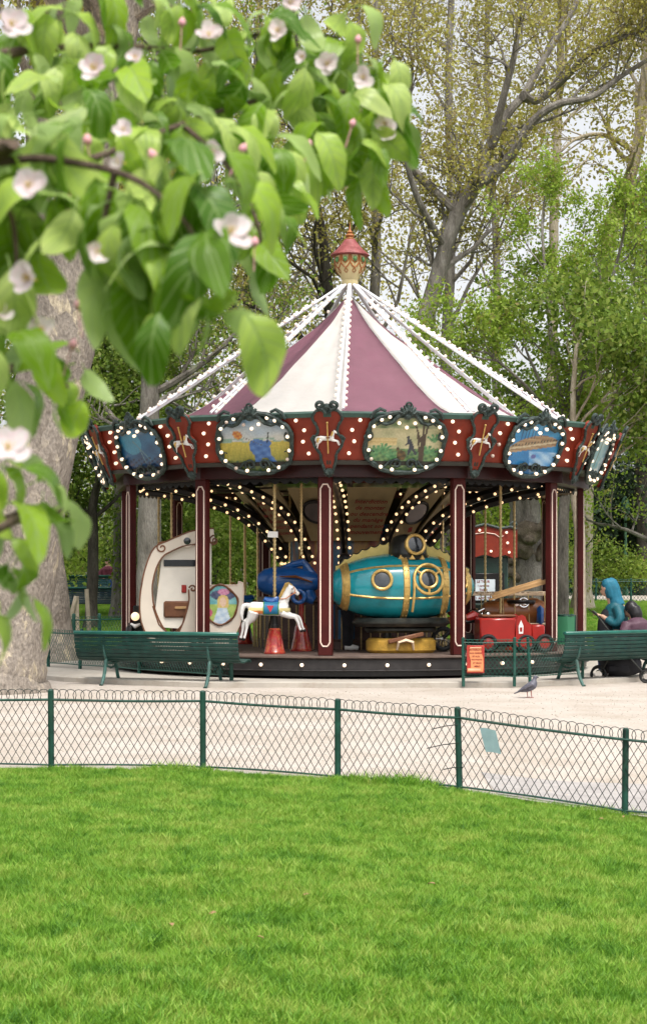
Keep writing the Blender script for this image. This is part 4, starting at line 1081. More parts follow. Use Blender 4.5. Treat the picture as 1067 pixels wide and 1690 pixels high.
# --- galloping horse
def ride_horse(px, Y, rz, label, coat_m, full=True):
    t = thing('carousel_horse', label, 'carousel horse', tuple(deck_at(px, Y)), rz, RIDE)
    b = hm.copy(); b.materials.clear(); b.materials.append(coat_m); body = link('body', b, t)
    mb = MB()
    for i in range(9):   # mane locks
        f = i / 8; x, z = .075 + .13 * f, .70 + .27 * f
        mb.tube([(x + .005, 0, z + .03), (x - .04, .012, z + .012), (x - .065, .02, z - .03), (x - .05, .02, z - .06)], [.018, .026, .022, .006], 6)
    mb.tube([(.205, 0, .985), (.24, .01, .965), (.262, .012, .93)], [.02, .018, .006], 6); mb.build('mane', GOLD, body)
    mb = MB()
    for sg in (-1, 1): mb.ball((.255, sg * .042, .915), .011, 7, 5)
    mb.build('eye', BLACK, body)
    def band(x0, x1, rr, nm, m, a0=0, a1=360, zc=.63, zs=1.02):
        mb = MB(); k = 24; vs = []
        for xx in (x0, x1):
            for i in range(k + 1): a = R(a0 + (a1 - a0) * i / k); vs.append((xx, rr * math.cos(a), zc + rr * zs * math.sin(a)))
        mb.add(vs, [(i, i + 1, k + 2 + i, k + 1 + i) for i in range(k)]); return mb.build(nm, m, body)
    BL = M('blanket_blue', (.02, .16, .30), .45); GR = M('blanket_green', (.06, .22, .05), .45); PK = M('blanket_red', (.50, .04, .06), .45); OR = M('strap_orange', (.58, .18, .05), .45); YL = M('strap_cream', (.66, .56, .26), .45)
    band(-.155, .07, .106, 'saddle_cloth', GR, -48, 228); band(-.14, .055, .1085, 'saddle_cloth_inner', BL, -38, 218)
    mb = MB()
    for sg in (-1, 1): mb.add([(-.10, sg * .1105, .68), (.0, sg * .1105, .68), (-.05, sg * .113, .585)], [(0, 1, 2)])
    mb.build('cloth_badge', PK, body)
    band(.08, .215, .107, 'chest_strap', YL, -20, 8); band(.08, .215, .107, 'chest_strap', YL, 172, 200)
    band(-.36, -.155, .1045, 'crupper_strap', YL, -12, 12); band(-.36, -.155, .1045, 'crupper_strap', YL, 168, 192)
    band(-.36, -.155, .1035, 'crupper_fringe', OR, -38, -13); band(-.36, -.155, .1035, 'crupper_fringe', OR, 193, 218)
    mb = MB(); mb.tube([(-.15, 0, .775), (-.10, 0, .745), (-.03, 0, .735), (.03, 0, .765), (.055, 0, .80)], [.035, .055, .06, .05, .02], 8); mb.build('saddle', BLUE, body)
    mb = MB()
    for sg in (-1, 1): mb.tube([(.305, sg * .035, .87), (.25, sg * .05, .84), (.17, sg * .07, .78), (.08, sg * .06, .77)], .006, 5); mb.tube([(.27, sg * .038, .945), (.29, sg * .04, .90), (.285, sg * .042, .85)], .006, 5)
    mb.build('bridle', OR, body)
    mb = MB()
    for yy, ax in ((.045, .0), (-.045, -.035)): mb.ball((.418 + ax, yy, .326), (.026, .024, .022), 8, 5)
    for yy, ax in ((.05, 0), (-.05, .06)): mb.ball((-.493 + ax, yy, .205), (.026, .024, .024), 8, 5)
    mb.build('hoof', BLACK, body)
    ped = MB().lathe([(.155, 0), (.155, .02), (.145, .03), (.085, .335), (.09, .345), (.07, .36)], 20).build('pedestal', PEDR, t)
    MB().lathe([(.045, .35), (.06, .36), (.06, .40), (.04, .42), (.04, .54)], 14).build('collar', BLACK, ped)
    mb = MB(); mb.add(*twisted(2.86 - DZ - .74, .022, 15)); link('pole', mb.mesh('pole', BRASS), t, (0, 0, .74))
    mb = MB(); mb.tube([(-.03, .115, .70), (-.055, .13, .55), (-.10, .12, .3), (-.11, .08, .06)], .014, 6); mb.build('strap', BLACK, t)
    return t
h1 = ride_horse(453, 24.75, R(-4), 'white galloping carousel horse with gold mane on a red pedestal', WHITE)
# white tag tied to its pole
tg = MB(); tg.box((0, 0, 0), (.145, .006, .085)); o = tg.build('paper_tag', WHITE, None, tuple(P(450, 882, 24.70)), (0, .03, 0)); tag(o, 'small blank white tag fixed to the pole of the white horse', 'tag')
# --- red pedestal of the flyer behind plus the blue flying machine
f0 = deck_at(497, 25.7)
t = thing('flying_machine', 'blue barrel shaped flying machine with brown wings and golden propeller', 'ride', tuple(f0), R(-6), RIDE)
MB().lathe([(.165, 0), (.165, .02), (.15, .03), (.09, .36), (.07, .40), (.04, .42), (.04, .95)], 20).build('pedestal', PEDR, t)
Mb = Matrix.Translation((-.12, 0, 1.08)) @ Matrix.Rotation(R(90), 4, 'Y') @ Matrix.Rotation(0, 4, 'Z')
hull = MB().lathe([(.02, -.62), (.13, -.60), (.21, -.50), (.245, -.35), (.25, -.15), (.235, .05), (.20, .22), (.15, .36), (.10, .44), (.06, .47)], 22, Mb).build('hull', BLUE, t)
mb = MB(); mb.tube([(-.42, 0, 1.26), (-.15, 0, 1.36), (.03, 0, 1.40), (.08, 0, 1.33), (.18, 0, 1.20), (.28, 0, 1.10)], [.03, .055, .07, .075, .07, .06], 9); mb.build('spine', BLUE, hull)
mb = MB()
for sg in (-1, 1): mb.tube([(-.32, -.05 - sg * .24, 1.16), (-.05, -.05 - sg * .30, 1.16), (.20, -.02 - sg * .18, 1.07)], [.02, .075, .03], 8, flat=.35)
mb.build('wing', LEATH, t)
mb = MB(); mb.torus((-.02, -.20, .83), .10, .035, 'Y', 20, 8); mb.tube([(.1, 0, .92), (.15, -.02, .80), (.22, -.02, .76)], [.13, .12, .07], 10); mb.build('undercarriage', BLUE, t)
pr = MB(); pr.ball((.40, 0, 1.08), (.09, .065, .065), 10, 7); pr.tube([(.42, 0, 1.34), (.42, 0, 1.2), (.42, 0, 1.08), (.42, 0, .95), (.42, 0, .82)], [.018, .045, .035, .045, .018], 8, flat=.6); pr.build('propeller', GOLD, t)
mb = MB(); mb.add(*twisted(2.86 - DZ - 1.40, .020, 12)); link('pole', mb.mesh('pole', BRASS), t, (.0, 0, 1.40))
for ch in t.children:
    if ch.name.split('.')[0] in ('hull', 'wing', 'undercarriage', 'propeller'): ch.scale = (.88, .88, .88); ch.location = (0, 0, .07)
# --- submarine
sp_ = deck_at(661, 25.15)
sub = thing('submarine', 'turquoise toy submarine with brass bands and round portholes', 'ride', tuple(sp_), R(9), RIDE)
zc = .945
xs = np.array([-1.06, -1.0, -.93, -.86, -.70, -.5, -.25, 0, .25, .5, .72, .88, .98, 1.06])
rs = np.array([.10, .19, .25, .295, .37, .43, .468, .48, .468, .43, .365, .29, .22, .10])
def rad_at(x): return float(np.interp(x, xs, rs))
xx = np.linspace(-1.06, 1.06, 45); Mh = Matrix.Translation((0, 0, zc)) @ Matrix.Rotation(R(90), 4, 'Y')
hull = MB().lathe([(float(np.interp(x, xs, rs)), x) for x in xx], 40, Mh).build('hull', TEAL, sub, ang=60)
def ringband(x0, x1, lift, nm, m, k=40):
    mb = MB(); mb.lathe([(rad_at(x0) + .002, x0), (rad_at(x0) + lift, x0 + .008), (rad_at((x0 + x1) / 2) + lift * 1.15, (x0 + x1) / 2), (rad_at(x1) + lift, x1 - .008), (rad_at(x1) + .002, x1)], k, Mh, cap=False); return mb.build(nm, m, hull)
ringband(-.055, .04, .018, 'brass_band', GOLD); ringband(.53, .625, .018, 'brass_band', GOLD); ringband(-.90, -.79, .02, 'brass_band', GOLD); ringband(.90, 1.0, .02, 'nose_cap', GOLD)
ringband(-1.06, -1.0, .012, 'tail_cap', TEAL)
mb = MB()
for x0, n_ in ((-.03, 26), (.015, 26), (.555, 24), (.60, 24), (-.845, 16)):
    for i in range(n_):
        a = 2 * math.pi * i / n_; r_ = rad_at(x0) + .024; mb.ball((x0, r_ * math.cos(a), zc + r_ * math.sin(a)), .010, 5, 4)
o = mb.build('rivets', GOLD, hull); o['kind'] = 'stuff'
def on_hull(x, ang, lift=0.0):
    """ang 0 = towards -y side, positive up"""
    r_ = rad_at(x) + lift; return (x, -r_ * math.cos(R(ang)), zc + r_ * math.sin(R(ang)))
mb = MB()
for sgn in (0, 180):
    for ang in (-20, 38):
        f = lambda a_: a_ if sgn == 0 else 180 - a_
        mb.tube([on_hull(x, f(ang), .004) for x in np.linspace(-.88, .98, 30)], .016, 5)
mb.build('seam_strip', GOLD, hull)
def porthole(x, ang, r_, nm='porthole', extra=False, parent=hull):
    c = Vector(on_hull(x, ang, .0)); slope = (rad_at(x + .03) - rad_at(x - .03)) / .06
    Nn = Vector((-slope, -math.cos(R(ang)), math.sin(R(ang)))).normalized(); X = Vector((1, 0, 0)); X = (X - Nn * X.dot(Nn)).normalized(); U = Nn.cross(X)
    if U.z < 0: U = -U; 
    Mx = Matrix(((X.x, U.x, Nn.x, c.x), (X.y, U.y, Nn.y, c.y), (X.z, U.z, Nn.z, c.z), (0, 0, 0, 1)))
    mb = MB(); mb.torus((0, 0, .025), r_, r_ * .17, 'Z', 28, 8, Mx); mb.lathe([(r_ * 1.1, -.05), (r_ * 1.1, .02)], 24, Mx, cap=False)
    for i in range(8): a = i * .785; mb.ball((r_ * math.cos(a), r_ * math.sin(a), .03 + r_ * .15), .008, 5, 4, Mx)
    o = mb.build(nm, GOLD, parent)
    mb = MB(); mb.lathe([(.0005, .03), (r_ * .5, .026), (r_ * .95, .012)], 24, Mx, cap=False); mb.build('pane', GLASSD, parent)
    return Mx
porthole(-.36, 12, .135); Mx = porthole(.30, 13, .125); porthole(.80, 12, .10); porthole(-.36, 168, .135); porthole(.30, 167, .125)
mb = MB(); mb.torus((0, 0, .02), .215, .022, 'Z', 36, 7, Mx)
for a in (35, 145, 270): mb.tube([(.13 * math.cos(R(a)), .13 * math.sin(R(a)), .03), (.21 * math.cos(R(a)), .21 * math.sin(R(a)), .022)], .018, 6, Mx)
for sg in (-1, 1): mb.tube([(sg * .215, -.02, .015), (sg * .22, -.2, .012), (sg * .222, -.33, -.03), (sg * .22, -.45, -.11)], .018, 6, Mx)
mb.build('door_ring', GOLD, hull)
# conning tower
tw = MB().lathe([(.30, 1.33), (.31, 1.37), (.285, 1.40), (.275, 1.44), (.262, 1.56), (.22, 1.645), (.14, 1.69), (.02, 1.705)], 28, Matrix.Translation((.10, 0, 0))).build('conning_tower', IRON, sub)
for a in range(0, 360, 30):
    mb = MB(); Mt = Matrix.Translation((.10, 0, 1.365)) @ Matrix.Rotation(R(a), 4, 'Z') @ Matrix.Translation((0, -.302, 0))
    mb.prism([(-.045, -.03), (.045, -.03), (.0, .035)], .02, Mt, y0=-.015); mb.build('stud', GOLD, tw)
Mw = Matrix.Translation((.15, -.272, 1.545)) @ Matrix.Rotation(R(80), 4, 'X') @ Matrix.Rotation(R(10), 4, 'Y')
mb = MB(); mb.torus((0, 0, .02), .135, .024, 'Z', 30, 8, Mw); mb.lathe([(.145, -.14), (.145, .02)], 26, Mw, cap=False); mb.build('porthole', GOLD, tw)
mb = MB(); mb.lathe([(.0005, .03), (.07, .024), (.128, .010)], 26, Mw, cap=False); mb.build('pane', GLASSD, tw)
# scalloped fins fore and aft of the tower
for x0, x1 in ((-.18, -.95), (.36, 1.0)):
    n_ = 6; top = []; low = []
    for i in range(n_ * 5 + 1):
        f = i / (n_ * 5); x = x0 + (x1 - x0) * f; h = .145 * (1 - .75 * f) + .03; sc_ = abs(math.sin(math.pi * i / 5))
        top.append((x, zc + rad_at(x) + h - .035 * sc_)); low.append((x, zc + rad_at(x) - .03))
    mb = MB(); mb.prism(low + list(reversed(top)), .022, y0=-.011); f_ = mb.build('fin', M('fin_yellow', (.56, .44, .14), .5, var=.2), sub)
    mb = MB(); mb.tube([(x, 0, z) for x, z in top], .013, 6); mb.build('fin_edge', IRON, f_)
# keel tray and plinth
def oval(rx, ry, z0, z1, bev=.03, n_=36):
    mb = MB(); vs = []
    lv = [(rx - bev, ry - bev, z0), (rx, ry, z0 + bev), (rx, ry, z1 - bev), (rx - bev, ry - bev, z1)]
    for a_, b_, z in lv:
        for i in range(n_): a = 2 * math.pi * i / n_; c, s_ = math.cos(a), math.sin(a); vs.append((a_ * abs(c) ** .6 * np.sign(c), b_ * abs(s_) ** .8 * np.sign(s_), z))
    fs = [tuple(range(n_ - 1, -1, -1)), tuple(range(3 * n_, 4 * n_))]
    for k in range(3):
        for i in range(n_): j = (i + 1) % n_; fs.append((k * n_ + i, k * n_ + j, k * n_ + n_ + j, k * n_ + n_ + i))
    return mb.add(vs, fs)
oval(.70, .40, .375, .50, .05).build('keel_tray', IRON, sub); oval(.52, .30, .29, .38, .03).build('keel_base', IRON, sub)
mb = MB(); mb.lathe([(.06, .12), (.06, .3)], 12, Matrix.Translation((-.2, 0, 0))); mb.lathe([(.06, .12), (.06, .3)], 12, Matrix.Translation((.2, 0, 0))); mb.build('column', IRON, sub)
mb = oval(.50, .30, .0, .21, .04); mb.build('plinth', YELW, sub)
mb = MB(); mb.cbox((.05, -.33, .215), (.52, .05, .06), .01, Matrix.Rotation(R(-12), 4, 'Y')); mb.build('plank', BROWN, sub)
mb = MB(); mb.tube([(-.12, -.31, .05), (-.10, -.325, .16), (0, -.34, .19), (.10, -.325, .16), (.12, -.31, .05)], [.03, .05, .055, .05, .03], 8, flat=.5); mb.build('plinth_shell', PALEW, sub)
# --- cream scroll sleigh
Ys = 25.55
def loc2(px, py, px0=290): return ((px - px0) * Ys / FPX, EYE + (HOR - py) * Ys / FPX - DZ)
s0 = deck_at(290, Ys)
sl = thing('sleigh_carriage', 'cream scrolled sleigh carriage with brown edging and a seat inside', 'ride', tuple(s0), R(6), RIDE)
SLC = M('sleigh_cream', (.70, .62, .52), .35, var=.06, coat=.25, dirt=.2, dirtcol=(.5, .42, .32))
path = [loc2(*p) for p in [(352, 884), (335, 886), (315, 889), (298, 894), (280, 902), (262, 912), (250, 935), (243, 965), (242, 995), (247, 1022), (258, 1045), (272, 1060), (288, 1065), (302, 1056), (312, 1035), (317, 1010), (318, 990), (316, 972)]]
wid = np.array([22, 24, 22, 18, 18, 20, 17, 17, 22, 28, 30, 30, 30, 28, 26, 20, 14, 11]) * Ys / FPX
pp = [tuple(p) for p in spline(path, 5)]; ww = [float(q) for q in np.interp(np.linspace(0, 1, len(pp)), np.linspace(0, 1, len(wid)), wid)]
side = None
for yy in (-.27, .27):
    mb = MB(); mb.ribbon(pp, ww, .04, y0=yy - .02); sd_ = mb.build('side_scroll', SLC, sl); side = side or sd_
    L_, R_ = ribbon_edges(pp, ww)
    mb = MB()
    for E in (L_, R_): mb.tube([(x, yy - .022, z) for x, z in E], .012, 5)
    # curls at the ends
    c = loc2(352, 893); mb.tube(scroll(c[0], c[1], .075, 1.3, 1.6, 1, yy - .024), .012, 5)
    c = loc2(267, 905); mb.tube(scroll(c[0], c[1], .085, 1.3, 1.2, 1, yy - .024), .012, 5)
    c = loc2(317, 972); mb.tube(scroll(c[0], c[1], .055, 1.2, 0.2, -1, yy - .024), .012, 5)
    for a_, b_, c_ in (((252, 1000), (262, 1030), (282, 1050)), ((308, 1000), (300, 1030), (285, 1048))):
        mb.tube([(loc2(*q)[0], yy - .024, loc2(*q)[1]) for q in (a_, b_, c_)], .009, 5)
    mb.build('brown_edging', BROWN, sd_)
ctr = loc2(308, 894)
mb = MB(); mb.lathe([(.001, 0), (.075, 0), (.095, -.01)], 22, Matrix.Translation((ctr[0], -.30, ctr[1])) @ Matrix.Rotation(R(90), 4, 'X')); mb.build('medallion', SLC, sl)
mb = MB(); mb.lathe([(.001, .012), (.052, .008)], 22, Matrix.Translation((ctr[0], -.30, ctr[1])) @ Matrix.Rotation(R(90), 4, 'X'), cap=False); mb.build('medallion_glass', GLASSD, sl)
a, b = loc2(262, 905), loc2(348, 1046)
bx0, bx1, bz0, bz1 = a[0], b[0], b[1], a[1]
SLIN = M('sleigh_lining', (.80, .75, .66), .45, var=.05)
back = MB().prism([(bx0 + .06, bz1 - .02), (bx0 - .05, bz0 + .35), (bx0 - .02, bz0 + .1), (bx1, bz0 + .05), (bx1, bz1 + .12), (bx0 + .3, bz1 + .1)], .03, y0=-.20).build('inner_board', SLIN, sl)
sx0, sz0 = loc2(258, 930)
MB().cbox(((bx0 + bx1) / 2, -.208, sz0), (.62, .02, .095), .006).build('window_slot', GLASSD, back)
MB().cbox(((bx0 + bx1) / 2 + .02, -.215, loc2(0, 1000)[1] - .05), (.66, .05, .24), .03).build('seat', BROWN, sl)
MB().cbox(((bx0 + bx1) / 2, -.255, loc2(0, 1003)[1]), (.30, .02, .04), .01).build('foot_bar', WINGW, sl)
q = loc2(303, 972); MB().cbox((q[0], -.212, q[1]), (.07, .02, .115), .01).build('red_plate', REDP, back)
MB().cbox((-.02, 0, .025), (.42, .5, .05), .01).build('floor_board', SLC, sl)
# --- cream tub with the painted portrait, joined on at the right of the sleigh
Yt = 25.35
def loc3(px, py): return ((px - 370) * Yt / FPX, EYE + (HOR - py) * Yt / FPX - DZ)
tb0 = deck_at(370, Yt)
tub = thing('painted_tub', 'cream curved tub carriage with an oval portrait of a fair haired girl', 'ride', tuple(tb0), R(2), RIDE)
outl = [loc3(*p) for p in [(336, 1058), (336, 966), (392, 966), (394, 960), (401, 962), (402, 975), (401, 1000), (396, 1030), (386, 1052), (376, 1062)]]
outl = [(x, max(.03, z)) for x, z in outl]
MB().prism(outl, .48, y0=-.24).build('body', SLC, tub)
ov = []
for i in range(40):
    a = 2 * math.pi * i / 40; c = loc3(364, 998); ov.append((c[0] + .25 * math.cos(a) * (1 + .04 * math.sin(5 * a)), c[1] + .275 * math.sin(a) * (1 + .05 * math.cos(4 * a))))
def sc_girl(u, v):
    c = mixc((.25, .40, .08), (.45, .55, .15), n2(u, v, 9)) if v < .52 else mixc((.10, .35, .38), (.25, .50, .50), n2(u, v, 8, 1))
    if ell(u, v, .58, .74, .36, .13) < 1: c = mixc((.04, .05, .10), (.10, .12, .22), n2(u, v, 18))
    if ell(u, v, .60, .82, .17, .08) < 1: c = mixc((.50, .12, .28), (.62, .35, .45), n2(u, v, 30, 1))
    if ell(u, v, .58, .55, .17, .20) < 1: c = mixc((.58, .40, .10), (.70, .55, .22), n2(u * 3, v, 16))
    if ell(u, v, .58, .57, .09, .12) < 1: c = (.72, .50, .36)
    if v < .42 and abs(u - .56) < .13 + .35 * (.42 - v): c = mixc((.35, .48, .62), (.65, .72, .76), n2(u, v, 14, 2))
    if ell(u, v, .2, .3, .08, .1) < 1: c = (.55, .12, .20)
    return c
painting('portrait', ov, sc_girl, tub, Matrix.Translation((0, -.246, 0)), 44, 44)
mb = MB(); mb.tube([(x, -.25, z) for x, z in ov], [.013 + .008 * math.sin(i * .8) ** 2 for i in range(40)], 6, closed=True); mb.build('portrait_frame', BROWN, tub)
mb = MB(); mb.tube([(x, -.245, z) for x, z in outl], .010, 5, closed=True); mb.build('edging', CREAM, tub)
# --- black vintage car with a lit headlamp at the left edge
c0 = deck_at(239, 26.15)
car = thing('black_ride_car', 'black vintage ride car with a lit round headlamp beside the cream sleigh', 'ride', tuple(c0), R(-4), RIDE)
MB().cbox((0, .35, .38), (.42, .75, .56), .05).build('bonnet', BLACK, car)
MB().cbox((0, -.03, .45), (.34, .03, .42), .03).build('radiator', IRON, car)
for sx_ in (-.12, .14):
    MB().lathe([(.001, -.12), (.06, -.10), (.065, -.03), (.07, 0)], 18, Matrix.Translation((sx_, -.13, .50)) @ Matrix.Rotation(R(90), 4, 'X')).build('headlamp', CHROME, car)
    MB().lathe([(.001, .03), (.045, .022), (.064, .004)], 18, Matrix.Translation((sx_, -.13, .50)) @ Matrix.Rotation(R(90), 4, 'X'), cap=False).build('lamp_lens', M_emit('headlamp_lit', (1, .62, .3), .6) if 'headlamp_lit' not in MATS else MATS['headlamp_lit'], car)
    MB().tube([(sx_ - .07, -.10, .385), (sx_, -.13, .35), (sx_ + .07, -.10, .385)], [.02, .035, .02], 8).build('lamp_bracket', WHITE, car); MB().tube([(sx_ * 1.7, -.2, .18), (sx_ * 1.7, -.16, .33), (sx_ * 1.7, .02, .38), (sx_ * 1.7, .2, .30)], .04, 8, flat=1.2).build('fender', BLACK, car)
    wl = MB(); wl.torus((sx_ * 1.7, -.0, .16), .13, .035, 'X', 22, 8); wl.build('wheel', RUBBER, car)
# --- red fire engine
Yf = 25.35
def loc4(px, py): return ((px - 838) * Yf / FPX, EYE + (HOR - py) * Yf / FPX - DZ)
fe = thing('fire_engine', 'small bright red fire engine ride behind the orange notice', 'ride', tuple(deck_at(838, Yf)), R(4), RIDE)
x0, z1 = loc4(786, 1014); x1, z0 = loc4(846, 1062)
MB().cbox(((x0 + x1) / 2, 0, (z0 + z1) / 2 - .02), (x1 - x0, .52, z1 - z0 - .06), .025).build('bonnet', REDP, fe)
MB().cbox(((x0 + x1) / 2 + .02, -.02, z1 - .02), (x1 - x0 - .04, .44, .03), .01).build('dash_top', BROWN, fe)
sb = [loc4(*p) for p in [(844, 1066), (845, 1024), (848, 1017), (855, 1014), (860, 1017), (863, 1025), (870, 1030), (871, 1066)]]
for yy in (-.29, .25): MB().prism(sb, .04, y0=yy).build('side_board', REDP, fe)
mb = MB(); ex, ez = loc4(853, 1035)
mb.prism([(ex - .03, ez - .09), (ex + .03, ez - .09), (ex + .035, ez + .02), (ex + .015, ez + .07), (ex, ez + .105), (ex - .015, ez + .07), (ex - .035, ez + .02)], .004, y0=-.296); em = mb.build('emblem', WHITE, fe)
mb = MB(); mb.prism([(ex - .015, ez - .06), (ex + .015, ez - .06), (ex + .018, ez + .0), (ex - .018, ez + .0)], .004, y0=-.2995); mb.build('emblem_mark', REDP, em)
a, b = loc4(871, 1031), loc4(893, 1062)
MB().cbox(((a[0] + b[0]) / 2 + .005, 0, (a[1] + b[1]) / 2), (b[0] - a[0], .5, a[1] - b[1]), .02).build('rear_box', REDP, fe)
MB().cbox((loc4(838, 0)[0], .0, loc4(0, 1030)[1]), (.16, .44, .2), .04).build('seat', BLACK, fe)
wx, wz = loc4(817, 1023)
mb = MB(); Mw = Matrix.Translation((wx, -.10, wz)) @ Matrix.Rotation(R(70), 4, 'X'); mb.torus((0, 0, 0), .06, .009, 'Z', 22, 6, Mw)
for a_ in (90, 210, 330): mb.tube([(0, 0, 0), (.06 * math.cos(R(a_)), .06 * math.sin(R(a_)), 0)], .007, 5, Mw)
mb.build('steering_wheel', CHROME, fe); MB().tube([(wx, -.10, wz), (wx, -.06, wz - .25)], .01, 6).build('steering_column', BLACK, fe)
MB().cbox((.02, 0, .115), (1.05, .42, .06), .02).build('chassis', BLACK, fe)
for px in (800, 862, 893):
    for yy in (-.27, .27):
        wl = MB(); q = loc4(px, 1072); wl.torus((q[0], yy, .135), .105, .028, 'Y', 22, 8); wl_ = wl.build('wheel', RUBBER, fe)
        mb = MB(); mb.lathe([(.001, .02), (.05, .015), (.085, .0), (.085, -.02)], 16, Matrix.Translation((q[0], yy, .135)) @ Matrix.Rotation(R(90), 4, 'X')); mb.build('hub', REDP, wl_)
# --- wooden biplane behind it
Yb = 26.1
def loc5(px, py): return ((px - 850) * Yb / FPX, EYE + (HOR - py) * Yb / FPX - DZ)
bp_ = thing('wooden_biplane', 'wooden biplane ride with slatted wings and a brown cockpit', 'ride', tuple(deck_at(850, Yb)), R(3), RIDE)
zz = loc5(0, 979)[1]; a, b = loc5(772, 0)[0], loc5(917, 0)[0]
wing = MB(); 
mb = MB(); mb.cbox(((a + b) / 2, .14, zz), (b - a, .025, .045), .006); uw = mb.build('upper_wing', PALEW, bp_)
mb = MB(); mb.cbox(((a + b) / 2, -.12, zz - .02), (b - a, .025, .04), .006); mb.build('wing_spar', PALEW, uw)
for i in range(15):
    f = (i + .5) / 15; mb = MB(); mb.cbox((a + (b - a) * f, .01, zz), (.035, .28, .018), .004); mb.build('rib', PALEW, uw)
p0, p1 = loc5(800, 990), loc5(898, 960)
for q, (dy, dz_) in enumerate(((-.34, 0), (-.34, .05), (-.30, .085))):
    mb = MB(); A = Vector((p0[0] + .04 * q, dy, p0[1] + dz_)); B = Vector((p1[0] - .06 * q, dy - .10, p1[1] + dz_ * .3)); d = (B - A); Mx = Matrix.Translation((A + B) / 2) @ d.to_track_quat('X', 'Z').to_matrix().to_4x4(); mb.cbox((0, 0, 0), (d.length, .035, .036), .005, Mx); mb.build('front_strut_plank', WINGW, bp_)
cz_ = loc5(0, 1010)[1]
mb = MB(); mb.lathe([(.05, -.55), (.14, -.5), (.20, -.2), (.215, .1), (.20, .3), (.14, .42)], 20, Matrix.Translation((.03, .05, cz_)) @ Matrix.Rotation(R(90), 4, 'Y')); mb.build('fuselage', LEATH, bp_)
mb = MB(); mb.torus((.07, -.05, cz_ + .15), .19, .03, 'Z', 26, 8, sx=1.0); mb.build('cockpit_rim', BLACK, bp_)
Mw = Matrix.Translation((.09, -.20, cz_ + .14)) @ Matrix.Rotation(R(75), 4, 'X'); mb = MB(); mb.torus((0, 0, 0), .07, .009, 'Z', 22, 6, Mw)
for a_ in (90, 210, 330): mb.tube([(0, 0, 0), (.07 * math.cos(R(a_)), .07 * math.sin(R(a_)), 0)], .008, 5, Mw)
mb.build('steering_wheel', CHROME, bp_)
q = loc5(888, 1016); MB().cbox((q[0], -.05, q[1]), (.10, .32, .30), .045).build('seat_back', BLUE, bp_)
mb = MB(); mb.cbox(((a + b) / 2 + .05, -.05, loc5(0, 1030)[1]), ((b - a) * .9, .26, .03), .008); mb.build('lower_wing', PALEW, bp_)
for px, yy in ((790, -.15), (826, -.15), (845, -.15), (868, -.15), (895, -.15), (810, .12), (880, .12)):
    A, B = loc5(px, 980), loc5(px + 2, 1030); MB().tube([(A[0], yy, A[1]), (B[0], yy, B[1])], .008, 6).build('strut', BRASS, bp_)
MB().lathe([(.16, 0), (.15, .03), (.07, .3), (.06, .42)], 16).build('pedestal', PEDR, bp_)
mb = MB(); mb.add(*twisted(2.86 - DZ - .55, .020, 14)); link('pole', mb.mesh('pole', BRASS), bp_, ((820 - 850) * Yb / FPX, -.3, .55))
# --- motorcycle half hidden by the pillar
mo = thing('toy_motorcycle', 'dark toy motorcycle with chrome handlebars between submarine and fire engine', 'ride', tuple(deck_at(768, 25.6)), R(15), RIDE)
mb = MB(); mb.tube([(-.35, 0, .2), (-.1, 0, .42), (.22, 0, .46), (.36, 0, .17)], [.03, .04, .035, .025], 8); mb.tube([(-.1, 0, .2), (.1, 0, .18)], [.09, .08], 8); mb.build('frame', BLACK, mo)
for x in (-.35, .38):
    wl = MB(); wl.torus((x, 0, .185), .15, .035, 'Y', 24, 8); wl_ = wl.build('wheel', RUBBER, mo); mb = MB()
    for i in range(10): an = i * .628; mb.tube([(x, 0, .185), (x + .14 * math.cos(an), 0, .185 + .14 * math.sin(an))], .005, 4)
    mb.build('spokes', CHROME, wl_)
mb = MB(); mb.tube([(.30, 0, .40), (.24, 0, .56), (.22, -.16, .62), (.12, -.2, .58)], .012, 6); mb.tube([(.24, 0, .56), (.22, .16, .62), (.12, .2, .58)], .012, 6); mb.build('handlebar', CHROME, mo)
MB().ball((.33, 0, .53), (.05, .06, .06), 12, 8).build('headlamp', CHROME, mo); MB().tube([(-.28, 0, .45), (-.1, 0, .47), (.02, 0, .5)], [.05, .07, .04], 8).build('seat', LEATH, mo); MB().tube([(.0, 0, .48), (.12, 0, .52), (.22, 0, .5)], [.05, .075, .04], 8).build('tank', REDP, mo)
# --- brown horse and other far-side poles
h2 = ride_horse(404, 28.6, R(170), 'brown carousel horse on the far side of the deck behind the cream tub', LEATH)
h3 = ride_horse(712, 29.3, R(185), 'dark carousel horse on the far side behind the turquoise submarine', BROWN)
for k, (px, Y) in enumerate([(283, 26.6), (344, 28.9), (380, 29.8), (425, 27.6), (462, 29.4), (478, 27.2), (634, 29.6), (730, 27.0), (690, 29.8), (745, 29.0), (800, 29.6), (848, 28.8), (262, 28.6)]):
    mb = MB(); mb.add(*twisted(2.86 - DZ, .018, 18)); o = mb.build('brass_pole', BRASS, carousel); o.location = (PX(px, Y) - CX, Y - CY, DZ - Z0)
